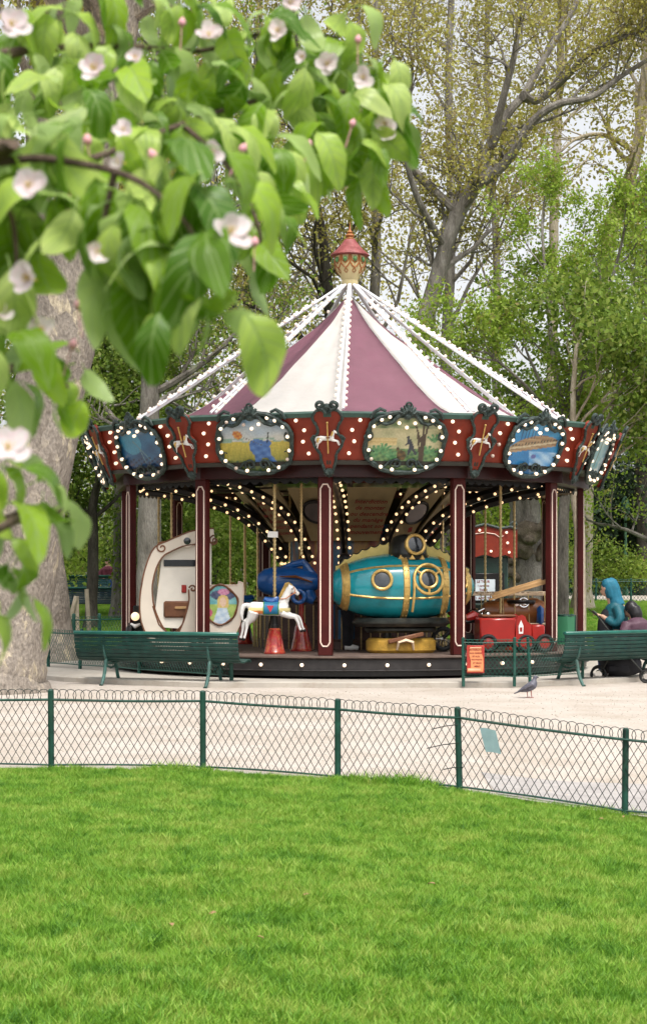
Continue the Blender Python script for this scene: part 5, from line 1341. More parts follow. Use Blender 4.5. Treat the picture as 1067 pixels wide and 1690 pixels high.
# ------------------------------------------------------------------ ticket kiosk behind the carousel
DGREEN = M('kiosk_green', (.010, .030, .022), .4, var=.3, coat=.2)
kx, ky = PX(798, 33.6), 33.6
ks = thing('ticket_kiosk', 'dark green ticket kiosk with a red fascia and price board', 'kiosk', (kx, ky, terrain(kx, ky)), R(4))
MB().cbox((0, .6, .95), (.95, 1.1, 1.9), .02).build('cabin', DGREEN, ks)
MB().cbox((0, .035, 1.28), (.80, .03, .60), .01).build('hatch', BLACK, ks)
MB().cbox((0, -.10, .98), (.98, .24, .04), .01).build('counter', DGREEN, ks)
fo = [(-.56, 1.86), (-.4, 1.93), (-.2, 1.88), (0, 1.94), (.2, 1.88), (.4, 1.93), (.56, 1.86), (.62, 2.42), (.50, 2.47), (.3, 2.44), (0, 2.52), (-.3, 2.44), (-.5, 2.47), (-.62, 2.42)]
kf = MB().prism(fo, .04, y0=-.06).build('fascia', RED, ks)
MB().prism([(x * .999 if False else y_, z) for y_, z in [(-.02, 1.88), (1.2, 1.88), (1.26, 2.44), (-.02, 2.44)]], .04, Matrix.Translation((.60, 0, 0)) @ Matrix.Rotation(R(90), 4, 'Z'), y0=-.04).build('side_fascia', RED, ks)
mb = MB(); mb.tube([(x, -.075, z) for x, z in fo[7:]], .03, 6); mb.tube(scroll(.55, 2.5, .07, 1.2, 0, 1, -.07), .025, 6); mb.tube(scroll(-.55, 2.5, .07, 1.2, 0, -1, -.07), .025, 6); mb.build('carved_edge', FRAME, kf)
for x, z in [(-.42, 2.36), (-.44, 2.16), (-.47, 1.98), (.42, 2.36), (.44, 2.16), (.47, 1.98), (-.1, 2.40), (.12, 2.0)]: link('bulb', bulb_me, kf, (x, -.09, z), (R(90), 0, 0))
mb = MB(); mb.tube([(-.36, -.07, 2.30), (-.3, -.07, 2.26), (-.2, -.07, 2.33), (0, -.07, 2.36), (.2, -.07, 2.33), (.3, -.07, 2.26), (.36, -.07, 2.30)], .009, 5); mb.build('gilt_line', CREAM, kf)
SGN = M('sign_pale', (.55, .62, .66), .5, var=.1)
sgn = MB().cbox((-.02, -.02, 1.26), (.46, .02, .40), .004).build('price_board', SGN, ks)
for i, (tx, szz) in enumerate([('LE TOUR', .062), ('1 personne', .05), ('Ticket', .062), ('Moins de 2 ans', .062), ('1 ADULTE', .066)]):
    me = text_mesh(tx, szz, REDTXT, .001, bold=.001); me.transform(Matrix.Translation((-.02, -.033, 1.42 - .08 * i)) @ TEXTUP); link('lettering', me, sgn)
MB().cbox((-.02, -.0325, 1.215), (.44, .003, .006), .001).build('rule', REDTXT, sgn)
MB().cbox((0, .6, 1.92), (1.1, 1.25, .05), .01).build('roof', DGREEN, ks)

# ------------------------------------------------------------------ wire fences
def wire_fence(name, label, posts, ph, rail_z, low_z, r_post, cell=(.06, .10), wire=.0024, hoops=True, post_m=GREEN, seed=1, hoop_h=.07, wires_m=WIRE, rails=True):
    rng = np.random.RandomState(seed); base = Vector(posts[0]); t = thing(name, label, 'fence', tuple(base))
    for p in posts:
        p = Vector(p) - base; tl = rng.normal(0, .012, 2)
        mb = MB(); mb.tube([(p.x, p.y, p.z - .06), (p.x + tl[0] * .5, p.y + tl[1] * .5, p.z + ph * .5), (p.x + tl[0], p.y + tl[1], p.z + ph - r_post * .5), (p.x + tl[0], p.y + tl[1], p.z + ph)], [r_post, r_post, r_post, r_post * .55], 12)
        mb.build('post', post_m, t)
    for A, B in zip(posts, posts[1:]):
        A = Vector(A) - base; B = Vector(B) - base; L = (Vector((B.x - A.x, B.y - A.y, 0))).length
        def at(s, z): f = s / L; return tuple(A.lerp(B, f) + Vector((0, -.012, z)))
        mb = MB()
        sag = lambda s, a: a * math.sin(math.pi * s / L)
        n_ = 10
        rl = MB(); rl.tube([at(L * i / n_, rail_z - sag(L * i / n_, .006)) for i in range(n_ + 1)], r_post * .42 if rails else wire * 1.6, 7); rl.build('rail', post_m if rails else WIRE, t)
        rl = MB(); rl.tube([at(L * i / n_, low_z + sag(L * i / n_, .008)) for i in range(n_ + 1)], r_post * .32 if rails else wire * 1.5, 6); rl.build('bottom_rail', post_m if rails else WIRE, t)
        w_, h_ = cell; k = w_ / h_; H = rail_z - low_z
        i = -int(H * k / w_) - 2
        while i * w_ < L + H * k + w_:
            for sg in (1, -1):
                pts = []; s0 = i * w_ if sg > 0 else i * w_
                m_ = 5
                for j in range(m_ + 1):
                    z = low_z + H * j / m_; s = s0 + sg * k * (z - low_z)
                    pts.append((s, z))
                # clip to the bay
                cl = []
                for (sa, za), (sb_, zb) in zip(pts, pts[1:]):
                    lo, hi = min(sa, sb_), max(sa, sb_)
                    if hi <= 0 or lo >= L: continue
                    def cut(s): return za + (zb - za) * (s - sa) / (sb_ - sa)
                    ca, cb = max(0, min(L, sa)), max(0, min(L, sb_))
                    if not cl: cl.append((ca, cut(ca)))
                    cl.append((cb, cut(cb)))
                if len(cl) > 1: mb.tube([tuple(Vector(at(s + rng.normal(0, .0015), z)) + Vector((0, .004 * sg + .003 * math.sin(z * 60), 0))) for s, z in cl], wire, 4, cap=False)
            i += 1
        if hoops:
            s = 0; ho = MB()
            while s + w_ * 1.1 < L + w_ * .6:
                hh = hoop_h * rng.uniform(.94, 1.05); wd = w_ * .72
                arc = [(s + w_ * .5 - wd * .75, rail_z - .01), (s + w_ * .5 - wd, rail_z + hh * .45)] + [(s + w_ * .5 - wd * math.cos(math.pi * q / 6), rail_z + hh * .5 + hh * .5 * math.sin(math.pi * q / 6)) for q in range(1, 6)] + [(s + w_ * .5 + wd, rail_z + hh * .45), (s + w_ * .5 + wd * .75, rail_z - .01)]
                yo = .006 * (1 if int(s / w_) % 2 else -1)
                ho.tube([tuple(Vector(at(max(0, min(L, q[0])), q[1])) + Vector((0, yo, 0))) for q in arc], wire * 1.15, 4, cap=False); s += w_
            o = ho.build('wire_hoops', wires_m, t); o['kind'] = 'stuff'
        o = mb.build('wire_mesh', wires_m, t); o['kind'] = 'stuff'
    return t
def fpost(px, Y): x = PX(px, Y); return (x, Y, terrain(x, Y))
fpts = [(-4.6, 13.45), (-3.3, 13.37)] + [(PX(a, b), b) for a, b in ((85, 13.3), (335, 13.2), (557, 12.9), (758, 12.6), (1030, 12.2))] + [(3.25, 11.9), (4.5, 11.57)]
lf_ = wire_fence('lawn_fence', 'long low green wire fence with looped top along the front lawn', [(x, y, terrain(x, y)) for x, y in fpts], .605, .525, .03, .0235, (.0605, .10), .0024, True, M('fence_post_paint', (.012, .06, .042), .45, var=.4, scale=12, dirt=.6, dirtcol=(.03, .035, .02)), 3, .078)
for a_, b_ in (((711, 1203.6), (756, 1196)), ((703.6, 1235), (757, 1226)), ((731, 1270), (764, 1266))):
    A_ = P(*a_, 12.63) - lf_.location; B_ = P(*b_, 12.58) - lf_.location
    MB().tube([tuple(A_), tuple(A_.lerp(B_, .5) + Vector((0, -.02, .008))), tuple(B_)], .0035, 5).build('loose_wire', WIRE, lf_)
GW = M('green_wire', (.012, .075, .052), .45, var=.3)
wire_fence('carousel_fence', 'low green mesh fence between the left bench and the carousel', [(PX(80, 27.6), 27.6, PADZ), (PX(132, 26.9), 26.9, PADZ), (PX(230, 25.6), 25.6, PADZ), (PX(382, 23.75), 23.75, PADZ)], .62, .54, .06, .028, (.07, .09), .0035, True, GREEN, 5, .05, GW)
wire_fence('carousel_fence', 'low green mesh fence with the orange notice right of the carousel steps', [(PX(764, 23.35), 23.35, PADZ), (PX(848, 23.4), 23.4, PADZ), (PX(874, 23.42), 23.42, PADZ), (PX(960, 24.2), 24.2, PADZ)], .60, .53, .07, .022, (.06, .075), .0032, True, GREEN, 6, .04, GW)
wire_fence('park_fence', 'green mesh fence on the grass behind the leaning plane tree', [(PX(60, 33), 33.0, terrain(-5, 33)), (PX(122, 33), 33, terrain(-5, 33)), (PX(165, 33.2), 33.2, terrain(-5, 33.2)), (PX(262, 34.5), 34.5, terrain(-4, 34.5))], .82, .70, .08, .035, (.08, .11), .004, True, GREEN, 7, .06, GW)
wire_fence('park_fence', 'far green mesh fence crossing behind the lawn on the right', [fpost(px, 49.5) for px in (820, 872, 925, 982, 1040, 1100)], .75, .66, .06, .03, (.10, .14), .005, True, GREEN, 8, .06, GW)
# notice on the right hand fence
ORG = M('notice_orange', (.62, .24, .10), .5, var=.12, scale=8); ORD = M('notice_red', (.36, .035, .025), .5, var=.15); ORL = M('notice_pale', (.72, .42, .26), .5)
nq = P(784, 1088, 23.30)
nt_ = thing('orange_notice', 'orange and red scroll shaped notice hung on the green mesh fence', 'sign', tuple(nq), R(2))
MB().cbox((0, 0, 0), (.235, .012, .37), .006).build('board', ORD, nt_)
sp2 = [(-.08, .16), (.075, .165), (.08, .08), (.10, .02), (.105, -.09), (.10, -.165), (-.11, -.165), (-.11, -.12), (-.065, -.115), (-.065, -.02), (-.085, .06)]
MB().prism(sp2, .006, y0=-.0135).build('scroll_sheet', ORG, nt_)
MB().prism([(-.105, -.15), (.06, -.15), (.065, -.125), (-.10, -.122)], .004, y0=-.0178).build('curl', ORL, nt_); MB().prism([(-.075, .148), (.072, .152), (.073, .165), (-.078, .16)], .004, y0=-.0178).build('curl', ORL, nt_)
for i, (tx, szz, xx_) in enumerate([('INTERDIT', .040, 0), ('AUX CHIENS', .028, 0), ('ET AUX', .028, .005), ('TROTTINETTES', .021, .015), ('ET VELOS', .026, .02), ('MERCI', .028, .02)]):
    me = text_mesh(tx, szz, REDTXT, .0008, bold=.0006); me.transform(Matrix.Translation((xx_, -.0152, .125 - .044 * i)) @ TEXTUP); link('lettering', me, nt_)
# faded plastic square caught on the front fence
px_ = 12.42
c0 = P(806, 1228, 12.475)
PLAS = M('faded_plastic', (.22, .32, .33), .5, var=.12, scale=10)
gv = []; gf = []
for j in range(7):
    for i in range(6):
        f, g = i / 5, j / 6
        x = -.075 + .13 * f + .05 * g; z = .10 - .2 * g + .012 * math.sin(f * 3 + 1); y = .012 * math.sin(f * 5 + g * 3); gv.append((x, y, z))
for j in range(6):
    for i in range(5): a = j * 6 + i; gf.append((a, a + 1, a + 7, a + 6))
mb = MB(); mb.add(gv, gf); mb.add([(x, y + .003, z) for x, y, z in gv], [tuple(reversed(f)) for f in gf])
o = mb.build('plastic_sheet', PLAS, None, tuple(c0)); o.scale = (.85, 1, .85); o.location.z += .02; tag(o, 'faded blue grey plastic square hanging on the low wire fence', 'sheet')

# ------------------------------------------------------------------ benches
SLATG = M('bench_slat', (.007, .042, .034), .45, var=.35, scale=9, dirt=.4, dirtcol=(.03, .06, .05))
def bench(name, label, loc, rz, L, legs, group=None, mat=GREEN, legm=None, top=.71):
    t = thing(name, label, 'bench', loc, rz, group)
    k = top / .80
    prof_ = [(0.03, .80), (0.015, .74), (.02, .68), (.03, .62), (.045, .56), (.065, .50), (.095, .445), (.14, .405), (.20, .385), (.27, .38), (.34, .385), (.41, .40), (.475, .415), (.53, .41), (.565, .375)]
    cur = [(a * .84, b * k) for a, b in prof_]
    for i in range(len(cur) - 1):
        (y0, z0), (y1, z1) = cur[i], cur[i + 1]; d = Vector((0, y1 - y0, z1 - z0)); ln = d.length; ang = math.atan2(z1 - z0, y1 - y0)
        mb = MB(); Mx = Matrix.Translation((0, (y0 + y1) / 2, (z0 + z1) / 2)) @ Matrix.Rotation(ang, 4, 'X')
        mb.cbox((0, 0, 0), (L, ln * .86, .022), .004, Mx); mb.build('slat', mat, t)
    mb = MB(); mb.cbox((0, .02, top + .012), (L * 1.005, .085, .05), .014); mb.build('top_rail', M('bench_rail', (.012, .11, .085), .35, var=.2, coat=.3), t)
    for x in legs:
        mb = MB(); mb.tube(spline([(x, .028, top - .03), (x, .05, .50 * k), (x, .11, .40 * k), (x, .17, .345 * k), (x, .36, .345 * k), (x, .50, .375 * k)], 4), .022, 7)
        mb.tube(spline([(x, .10, .40 * k), (x, .08, .30), (x, .05, .16), (x, -.02, .03), (x, -.05, .0)], 4), [.024] * 12 + [.022, .02, .022, .03, .03], 7)
        mb.tube(spline([(x, .34, .345 * k), (x, .40, .24), (x, .44, .12), (x, .52, .0)], 4), [.024] * 10 + [.022, .026, .03], 7)
        mb.tube([(x, .09, .28), (x, .22, .235), (x, .39, .26)], .014, 6)
        mb.build('leg', legm or M('cast_iron_green', (.03, .10, .085), .5, var=.35, scale=10, dirt=.5, dirtcol=(.10, .13, .11)), t)
    return t
bench('slatted_bench', 'long green slatted bench with its back turned, beside the plane tree', ((PX(172, 24.1) + PX(335, 23.2)) / 2 + .02, 23.65, terrain(-2, 23.6)), R(-21), 2.45, (-.78, .78), None, SLATG)
rb_ = R(36); ax_ = Vector((math.cos(rb_), math.sin(rb_), 0)); lg = Vector((PX(955, 23.75), 23.75, 0))
bc = lg + ax_ * .90
bench('slatted_bench', 'green slatted bench where a woman in a purple jacket sits', tuple(bc), rb_, 2.3, (-.86, .78), None, SLATG)
DKB = M('far_bench_dark', (.02, .045, .05), .5, var=.3); TEALB = M('far_bench_teal', (.02, .085, .085), .5, var=.25)
bench('slatted_bench', 'dark slatted bench far off in front of the white statue', (PX(165, 45), 45, terrain(-5.7, 45)), R(184), 2.2, (-.7, .7), None, DKB, DKB, .75)
bench('slatted_bench', 'teal bench far off behind the timber props', (PX(118, 50), 50, terrain(-7, 50)), R(182), 2.2, (-.7, .7), None, TEALB, TEALB, .78)
# ------------------------------------------------------------------ timber props by the plane trees
def prop(label, A, B, r_):
    mb = MB(); A, B = Vector(A), Vector(B); mb.tube([(0, 0, 0), tuple((B - A) * .5), tuple(B - A)], [r_, r_ * .95, r_ * .9], 9); o = mb.build('timber_prop', TIMBER, None, tuple(A)); return tag(o, label, 'timber', 'timber props behind the leaning plane tree')
z_ = terrain(-5, 36)
prop('upright grey timber post behind the green mesh fence', (PX(128, 36), 36, z_ - .05), tuple(P(126, 984, 36)), .06)
prop('slanting grey timber prop meeting the upright post', (PX(102, 35.9), 35.9, z_ - .05), tuple(P(126, 984, 35.9)), .05)
prop('upright timber post in front of the dark far bench', (PX(148, 40), 40, terrain(-5, 40) - .05), tuple(P(143, 972, 40)), .055)
# ------------------------------------------------------------------ white statue on its plinth
sx_, sy_ = PX(155, 60), 60; STONE = M('white_stone', (.62, .60, .54), .7, var=.1, scale=3)
st = thing('statue', 'small white stone statue on a tall plinth among far trees', 'statue', (sx_, sy_, terrain(sx_, sy_)))
mb = MB(); mb.cbox((0, 0, .06), (.55, .55, .12), .02); mb.cbox((0, 0, .40), (.42, .42, .58), .02); mb.cbox((0, 0, .72), (.52, .52, .08), .02); mb.build('plinth', STONE, st)
mb = MB(); mb.tube([(0, 0, .74), (0, 0, 1.0), (.02, 0, 1.2), (.03, 0, 1.36), (.05, 0, 1.46)], [.14, .12, .10, .13, .05], 10); mb.ball((.07, -.01, 1.55), (.075, .085, .10), 10, 8); mb.tube([(.1, 0, 1.40), (.24, -.02, 1.30), (.22, -.06, 1.12)], [.05, .04, .03], 7); mb.tube([(-.06, 0, 1.40), (-.18, .02, 1.26), (-.10, -.08, 1.12)], [.05, .04, .03], 7)
mb.tube([(-.05, 0, .74), (-.10, -.05, .98), (-.03, 0, 1.15)], [.07, .07, .06], 8); fused('figure', mb, STONE, st, .022, 3)
# ------------------------------------------------------------------ litter bags on stands, lamp post
BAG = None
def M_bag():
    m, t, b = nodes_of('green_bag'); b.inputs['Base Color'].default_value = (.10, .36, .20, 1); b.inputs['Roughness'].default_value = .25
    tr = t.nodes.new('ShaderNodeBsdfTranslucent'); tr.inputs['Color'].default_value = (.22, .60, .38, 1); mx = t.nodes.new('ShaderNodeMixShader'); mx.inputs['Fac'].default_value = .45
    t.links.new(b.outputs[0], mx.inputs[1]); t.links.new(tr.outputs[0], mx.inputs[2]); t.links.new(mx.outputs[0], t.nodes['Material Output'].inputs['Surface']); return m
BAG = M_bag()
def litter(label, px, Y, k=1.0):
    x = PX(px, Y); t = thing('litter_bin', label, 'litter bin', (x, Y, terrain(x, Y)), 0, 'green bag litter bins')
    rng = np.random.RandomState(int(px)); mb = MB(); vs = []; n_ = 28; lv = [(.155, .88), (.17, .86), (.165, .80), (.17, .6), (.18, .4), (.165, .25), (.10, .17), (.02, .15)]
    for r_, z in lv:
        for i in range(n_): a = 2 * math.pi * i / n_; rr = r_ * (1 + .05 * math.sin(5 * a + z * 3) + .04 * math.sin(11 * a + 5 * z) + rng.normal(0, .012)); vs.append((rr * math.cos(a), rr * math.sin(a), z))
    fs = [(q * n_ + i, q * n_ + (i + 1) % n_, q * n_ + n_ + (i + 1) % n_, q * n_ + n_ + i) for q in range(len(lv) - 1) for i in range(n_)]
    mb.add(vs, fs); mb.build('bag', BAG, t)
    mb = MB(); mb.torus((0, 0, .87), .165, .016, 'Z', 24, 6); mb.build('ring', GREEN, t)
    mb = MB(); mb.tube([(.2, .1, -.05), (.2, .1, .87), (.13, .08, .88)], .02, 7); mb.build('stand', GREEN, t)
litter('translucent green bag bin beside the right bench', 929, 28.6); litter('translucent green bag bin far behind beside the gnarled trunk', 885, 37.5)
lx, ly = PX(1031, 57), 57
lp = thing('lamp_post', 'pale green lamp post in front of the dark evergreens', 'lamp post', (lx, ly, terrain(lx, ly)))
PG = M('pale_green_paint', (.20, .42, .26), .5, var=.15)
MB().lathe([(.10, -.1), (.10, .5), (.07, .55), (.05, 1.0), (.045, 2.6)], 12).build('post', PG, lp); MB().lathe([(.05, 2.6), (.14, 2.65), (.17, 2.95), (.10, 3.1), (.02, 3.2)], 12).build('lantern', PG, lp)
# ------------------------------------------------------------------ pigeon
pg = thing('pigeon', 'grey pigeon standing on the sandy path', 'pigeon', (PX(872, 21.4), 21.4, terrain(2.5, 21.4)), R(8))
PIG = M('pigeon_grey', (.10, .10, .125), .55, var=.35, scale=30); PIGW = M('pigeon_wing', (.075, .07, .085), .6, var=.5, scale=25, dirt=.5, dirtcol=(.025, .025, .03), dscale=30)
mb = MB(); mb.tube(spline([(-.12, 0, .085), (-.05, 0, .11), (.02, 0, .14), (.055, 0, .175), (.065, 0, .215), (.075, 0, .245)], 4), list(np.interp(np.linspace(0, 1, 21), [0, .25, .5, .7, .85, 1], [.012, .048, .06, .043, .026, .024])), 12)
mb.ball((.08, 0, .25), (.030, .025, .026), 10, 8); fused('body', mb, PIG, pg, .006, 3)
mb = MB()
for sg in (-1, 1): mb.tube(spline([(.035, sg * .045, .165), (-.02, sg * .055, .145), (-.09, sg * .035, .105), (-.145, sg * .012, .075)], 3), [.018, .03, .035, .037, .036, .034, .026, .018, .01, .006], 8, flat=.4)
mb.build('wing', PIGW, pg); mb = MB(); mb.tube([(-.10, 0, .085), (-.15, 0, .068), (-.185, 0, .055)], [.022, .026, .018], 8, flat=.35); mb.build('tail', PIGW, pg)
mb = MB(); mb.tube([(.105, 0, .25), (.13, 0, .242)], [.009, .002], 6); mb.build('beak', BLACK, pg)
LEGR = M('pigeon_leg', (.30, .07, .06), .6)
for sg, dx in ((-1, .02), (1, -.02)):
    mb = MB(); mb.tube([(dx, sg * .02, .09), (dx + .005, sg * .02, .05), (dx + .01, sg * .02, .004)], [.008, .005, .004], 6)
    for a in (-35, 0, 35, 180): mb.tube([(dx + .01, sg * .02, .005), (dx + .01 + .028 * math.cos(R(a)), sg * .02 + .028 * math.sin(R(a)), .003)], .003, 4)
    mb.build('leg', LEGR, pg)
# ------------------------------------------------------------------ people
SKIN = M('skin', (.50, .30, .21), .5, var=.08); SKIN2 = M('skin_tan', (.36, .20, .13), .5, var=.08)
JEAN = M('blue_jeans', (.015, .05, .17), .8, var=.25, scale=12); TEALC = M('teal_jacket', (.008, .085, .11), .55, var=.2, scale=7, bump=.3, bscale=25); SCARF = M('blue_scarf', (.012, .13, .20), .6, var=.2, scale=10, bump=.3, bscale=30)
BLKC = M('black_cloth', (.010, .010, .013), .8, var=.4, scale=8); PURP = M('purple_jacket', (.085, .04, .06), .55, var=.25, scale=9, bump=.4, bscale=20); HAIR = M('black_hair', (.012, .010, .011), .4, var=.4, scale=30); MAUVE = M('dark_red_cloth', (.14, .03, .05), .7, var=.25)
def tb(mb, pts, r, n=12): 
    sp = spline(pts, 4); mb.tube(sp, list(np.interp(np.linspace(0, 1, len(sp)), np.linspace(0, 1, len(r)), r)), n)
def hand(mb, c, d, up, L=.15):
    """palm with five separate slightly curled fingers; c wrist, d pointing direction, up = back of hand"""
    c = Vector(c); d = Vector(d).normalized(); up = Vector(up).normalized(); s = d.cross(up).normalized()
    k = L / .17
    mb.tube([c - d * .02 * k, c + d * .03 * k, c + d * .075 * k], [.024 * k, .034 * k, .032 * k], 8, flat=.55)
    for i, (o, ln) in enumerate(((-.026, .062), (-.009, .074), (.009, .07), (.026, .055))):
        a = c + d * .08 * k + s * o * k
        mb.tube([a, a + d * ln * .45 * k - up * .006 * k, a + d * ln * .75 * k - up * .022 * k, a + d * ln * .9 * k - up * .04 * k], [.0095 * k, .009 * k, .008 * k, .006 * k], 6)
    a = c + d * .02 * k - s * .028 * k
    mb.tube([a, a + d * .03 * k - s * .022 * k - up * .008 * k, a + d * .058 * k - s * .026 * k - up * .02 * k], [.012 * k, .010 * k, .007 * k], 6)
def face(mb, c, fd, k=1.0):
    """head with brow, nose, lips, chin; fd = facing direction (unit, horizontal-ish)"""
    c = Vector(c); f = Vector(fd).normalized(); s = f.cross(Vector((0, 0, 1))).normalized()
    mb.ball(c, (.075 * k, .075 * k, .10 * k), 16, 12); mb.ball(c + f * .025 * k + Vector((0, 0, -.055 * k)), (.052 * k, .052 * k, .055 * k), 12, 8)
    mb.tube([c + f * .072 * k + Vector((0, 0, .012 * k)), c + f * .095 * k + Vector((0, 0, -.018 * k)), c + f * .078 * k + Vector((0, 0, -.028 * k))], [.009 * k, .013 * k, .010 * k], 6)
    mb.tube([c + f * .066 * k - s * .022 * k + Vector((0, 0, -.052 * k)), c + f * .076 * k + Vector((0, 0, -.05 * k)), c + f * .066 * k + s * .022 * k + Vector((0, 0, -.052 * k))], [.005 * k, .008 * k, .005 * k], 6)
    for sg in (-1, 1): mb.ball(c + s * sg * .074 * k + Vector((0, 0, -.01 * k)), (.014 * k, .014 * k, .028 * k), 6, 5)
def eyes(c, fd, parent, k=1.0):
    c = Vector(c); f = Vector(fd).normalized(); s = f.cross(Vector((0, 0, 1))).normalized(); mb = MB()
    for sg in (-1, 1): mb.ball(c + f * .066 * k + s * sg * .03 * k + Vector((0, 0, .005 * k)), .009 * k, 8, 6)
    mb.build('eyes', BLACK, parent)
# woman with the phone, standing behind the right bench and looking down to the left
wy = 25.0; wx_ = PX(1008, wy)
wm = thing('person', 'woman in blue headscarf and teal jacket looking down at a phone', 'person', (wx_, wy, terrain(wx_, wy)), 0)
hc = Vector((-.075, 0, 1.335)); fdw = Vector((-.82, .35, -.45))
mb = MB(); face(mb, hc, fdw, 1.0); tb(mb, [(.02, 0, 1.08), (-.02, 0, 1.18), (-.06, 0, 1.27)], [.07, .05, .05])
tb(mb, [(.06, 0, .72), (.07, 0, .90), (.05, 0, 1.04), (.02, 0, 1.12)], [.14, .13, .15, .08])
for sg in (-1, 1):
    tb(mb, [(.05, sg * .16, 1.06), (.08, sg * .20, .92), (.02, sg * .20, .82), (-.10, sg * .10, .90), (-.15, sg * .06, .935)], [.055, .05, .045, .036, .027])
    tb(mb, [(.06, sg * .08, .74), (.04, sg * .09, .42), (.05, sg * .09, .08)], [.10, .07, .045]); tb(mb, [(.06, sg * .09, .045), (-.10, sg * .10, .03)], [.045, .035])
    hand(mb, (-.155, sg * .055, .94), (-.9, -sg * .3, .25), (-.2, 0, 1) if sg < 0 else (-.3, 0, .9), .15)
fused('body', mb, SKIN, wm, .011, 3); eyes(hc, fdw, wm)
mb = MB(); tb(mb, [(.07, 0, .66), (.08, 0, .82), (.06, 0, .98), (.03, 0, 1.10), (.01, 0, 1.14)], [.185, .165, .175, .12, .07])
for sg in (-1, 1): tb(mb, [(.05, sg * .14, 1.06), (.09, sg * .21, .92), (.03, sg * .21, .82), (-.09, sg * .12, .89)], [.075, .068, .06, .048])
fused('jacket', mb, TEALC, wm, .014, 3)
mb = MB(); tb(mb, [(.0, 0, 1.0), (-.045, 0, .85), (-.03, 0, .6), (.02, 0, .3), (.03, 0, .12)], [.11, .15, .17, .17, .19]); fused('black_dress', mb, BLKC, wm, .016, 3)
mb = MB(); tb(mb, [(-.03, 0, 1.47), (-.01, 0, 1.42), (.02, 0, 1.33), (.05, 0, 1.2), (.08, 0, 1.08)], [.03, .085, .10, .10, .12]); tb(mb, [(-.085, 0, 1.45), (-.065, -.012, 1.40), (-.03, -.02, 1.30), (-.0, -.02, 1.2)], [.05, .088, .086, .07]); fused('headscarf', mb, SCARF, wm, .012, 3)
mb = MB(); mb.cbox((0, 0, 0), (.075, .008, .15), .004, Matrix.Translation((-.275, -.01, .985)) @ Matrix.Rotation(R(-50), 4, 'Y') @ Matrix.Rotation(R(90), 4, 'Z')); o = mb.build('phone', BLACK, None, (wx_, wy, terrain(wx_, wy))); tag(o, 'dark phone held by the woman in the blue headscarf', 'phone')
for sg in (-1, 1):
    mb = MB(); tb(mb, [(.08, sg * .09, .055), (.0, sg * .095, .05), (-.12, sg * .10, .035)], [.05, .05, .03]); mb.build('shoe', BLKC, wm)
# woman sitting on the right bench, seen from behind
fw = Vector((-math.sin(rb_), math.cos(rb_), 0)); sseat = bc + ax_ * .0; s_c = lg + ax_ * 1.36 + fw * .30
SZ = .36
pw = thing('person', 'person with black hair in a purple jacket sitting on the right bench', 'person', tuple(Vector((s_c.x, s_c.y, 0))), rb_)
# local: x along the bench, y = facing
hc = Vector((-.02, .06, SZ + .67)); fd2 = Vector((-.35, .95, -.15))
mb = MB(); face(mb, hc, fd2); tb(mb, [(0, -.02, SZ + .10), (0, -.05, SZ + .28), (0, -.02, SZ + .45), (0, .01, SZ + .52)], [.15, .14, .16, .08]); tb(mb, [(0, 0, SZ + .48), (-.01, .03, SZ + .6)], [.06, .05])
for sg in (-1, 1):
    tb(mb, [(sg * .17, -.01, SZ + .46), (sg * .24, -.02, SZ + .28), (sg * .22, .10, SZ + .15), (sg * .12, .28, SZ + .17)], [.06, .052, .045, .03]); hand(mb, (sg * .11, .29, SZ + .17), (-sg * .4, .9, 0), (0, 0, 1), .15)
    tb(mb, [(sg * .10, 0, SZ + .09), (sg * .13, .25, SZ + .11), (sg * .13, .45, SZ + .09), (sg * .13, .47, .22), (sg * .13, .45, .06)], [.10, .085, .065, .055, .04]); tb(mb, [(sg * .13, .45, .045), (sg * .14, .60, .035)], [.045, .035])
fused('body', mb, SKIN2, pw, .012, 3); eyes(hc, fd2, pw)
mb = MB(); tb(mb, [(0, -.02, SZ + .06), (0, -.055, SZ + .28), (0, -.03, SZ + .44), (0, .0, SZ + .53)], [.19, .18, .20, .10]); 
for sg in (-1, 1): tb(mb, [(sg * .15, -.02, SZ + .47), (sg * .255, -.03, SZ + .28), (sg * .24, .10, SZ + .15), (sg * .13, .26, SZ + .17)], [.085, .078, .065, .05])
fused('jacket', mb, PURP, pw, .014, 3)
mb = MB()
for sg in (-1, 1): tb(mb, [(sg * .09, -.02, SZ + .08), (sg * .13, .25, SZ + .115), (sg * .13, .46, SZ + .09), (sg * .13, .48, .22), (sg * .13, .46, .09)], [.12, .10, .082, .072, .068])
fused('jeans', mb, JEAN, pw, .014, 3)
mb = MB(); mb.ball(hc + Vector((.008, -.02, .02)), (.095, .098, .105), 14, 10); tb(mb, [(.0, .0, SZ + .70), (.01, -.035, SZ + .60), (.015, -.05, SZ + .50)], [.08, .092, .07]); fused('hair', mb, HAIR, pw, .012, 3)
for sg in (-1, 1):
    mb = MB(); tb(mb, [(sg * .13, .43, .06), (sg * .135, .52, .055), (sg * .14, .62, .035)], [.05, .05, .03]); mb.build('shoe', BLKC, pw)
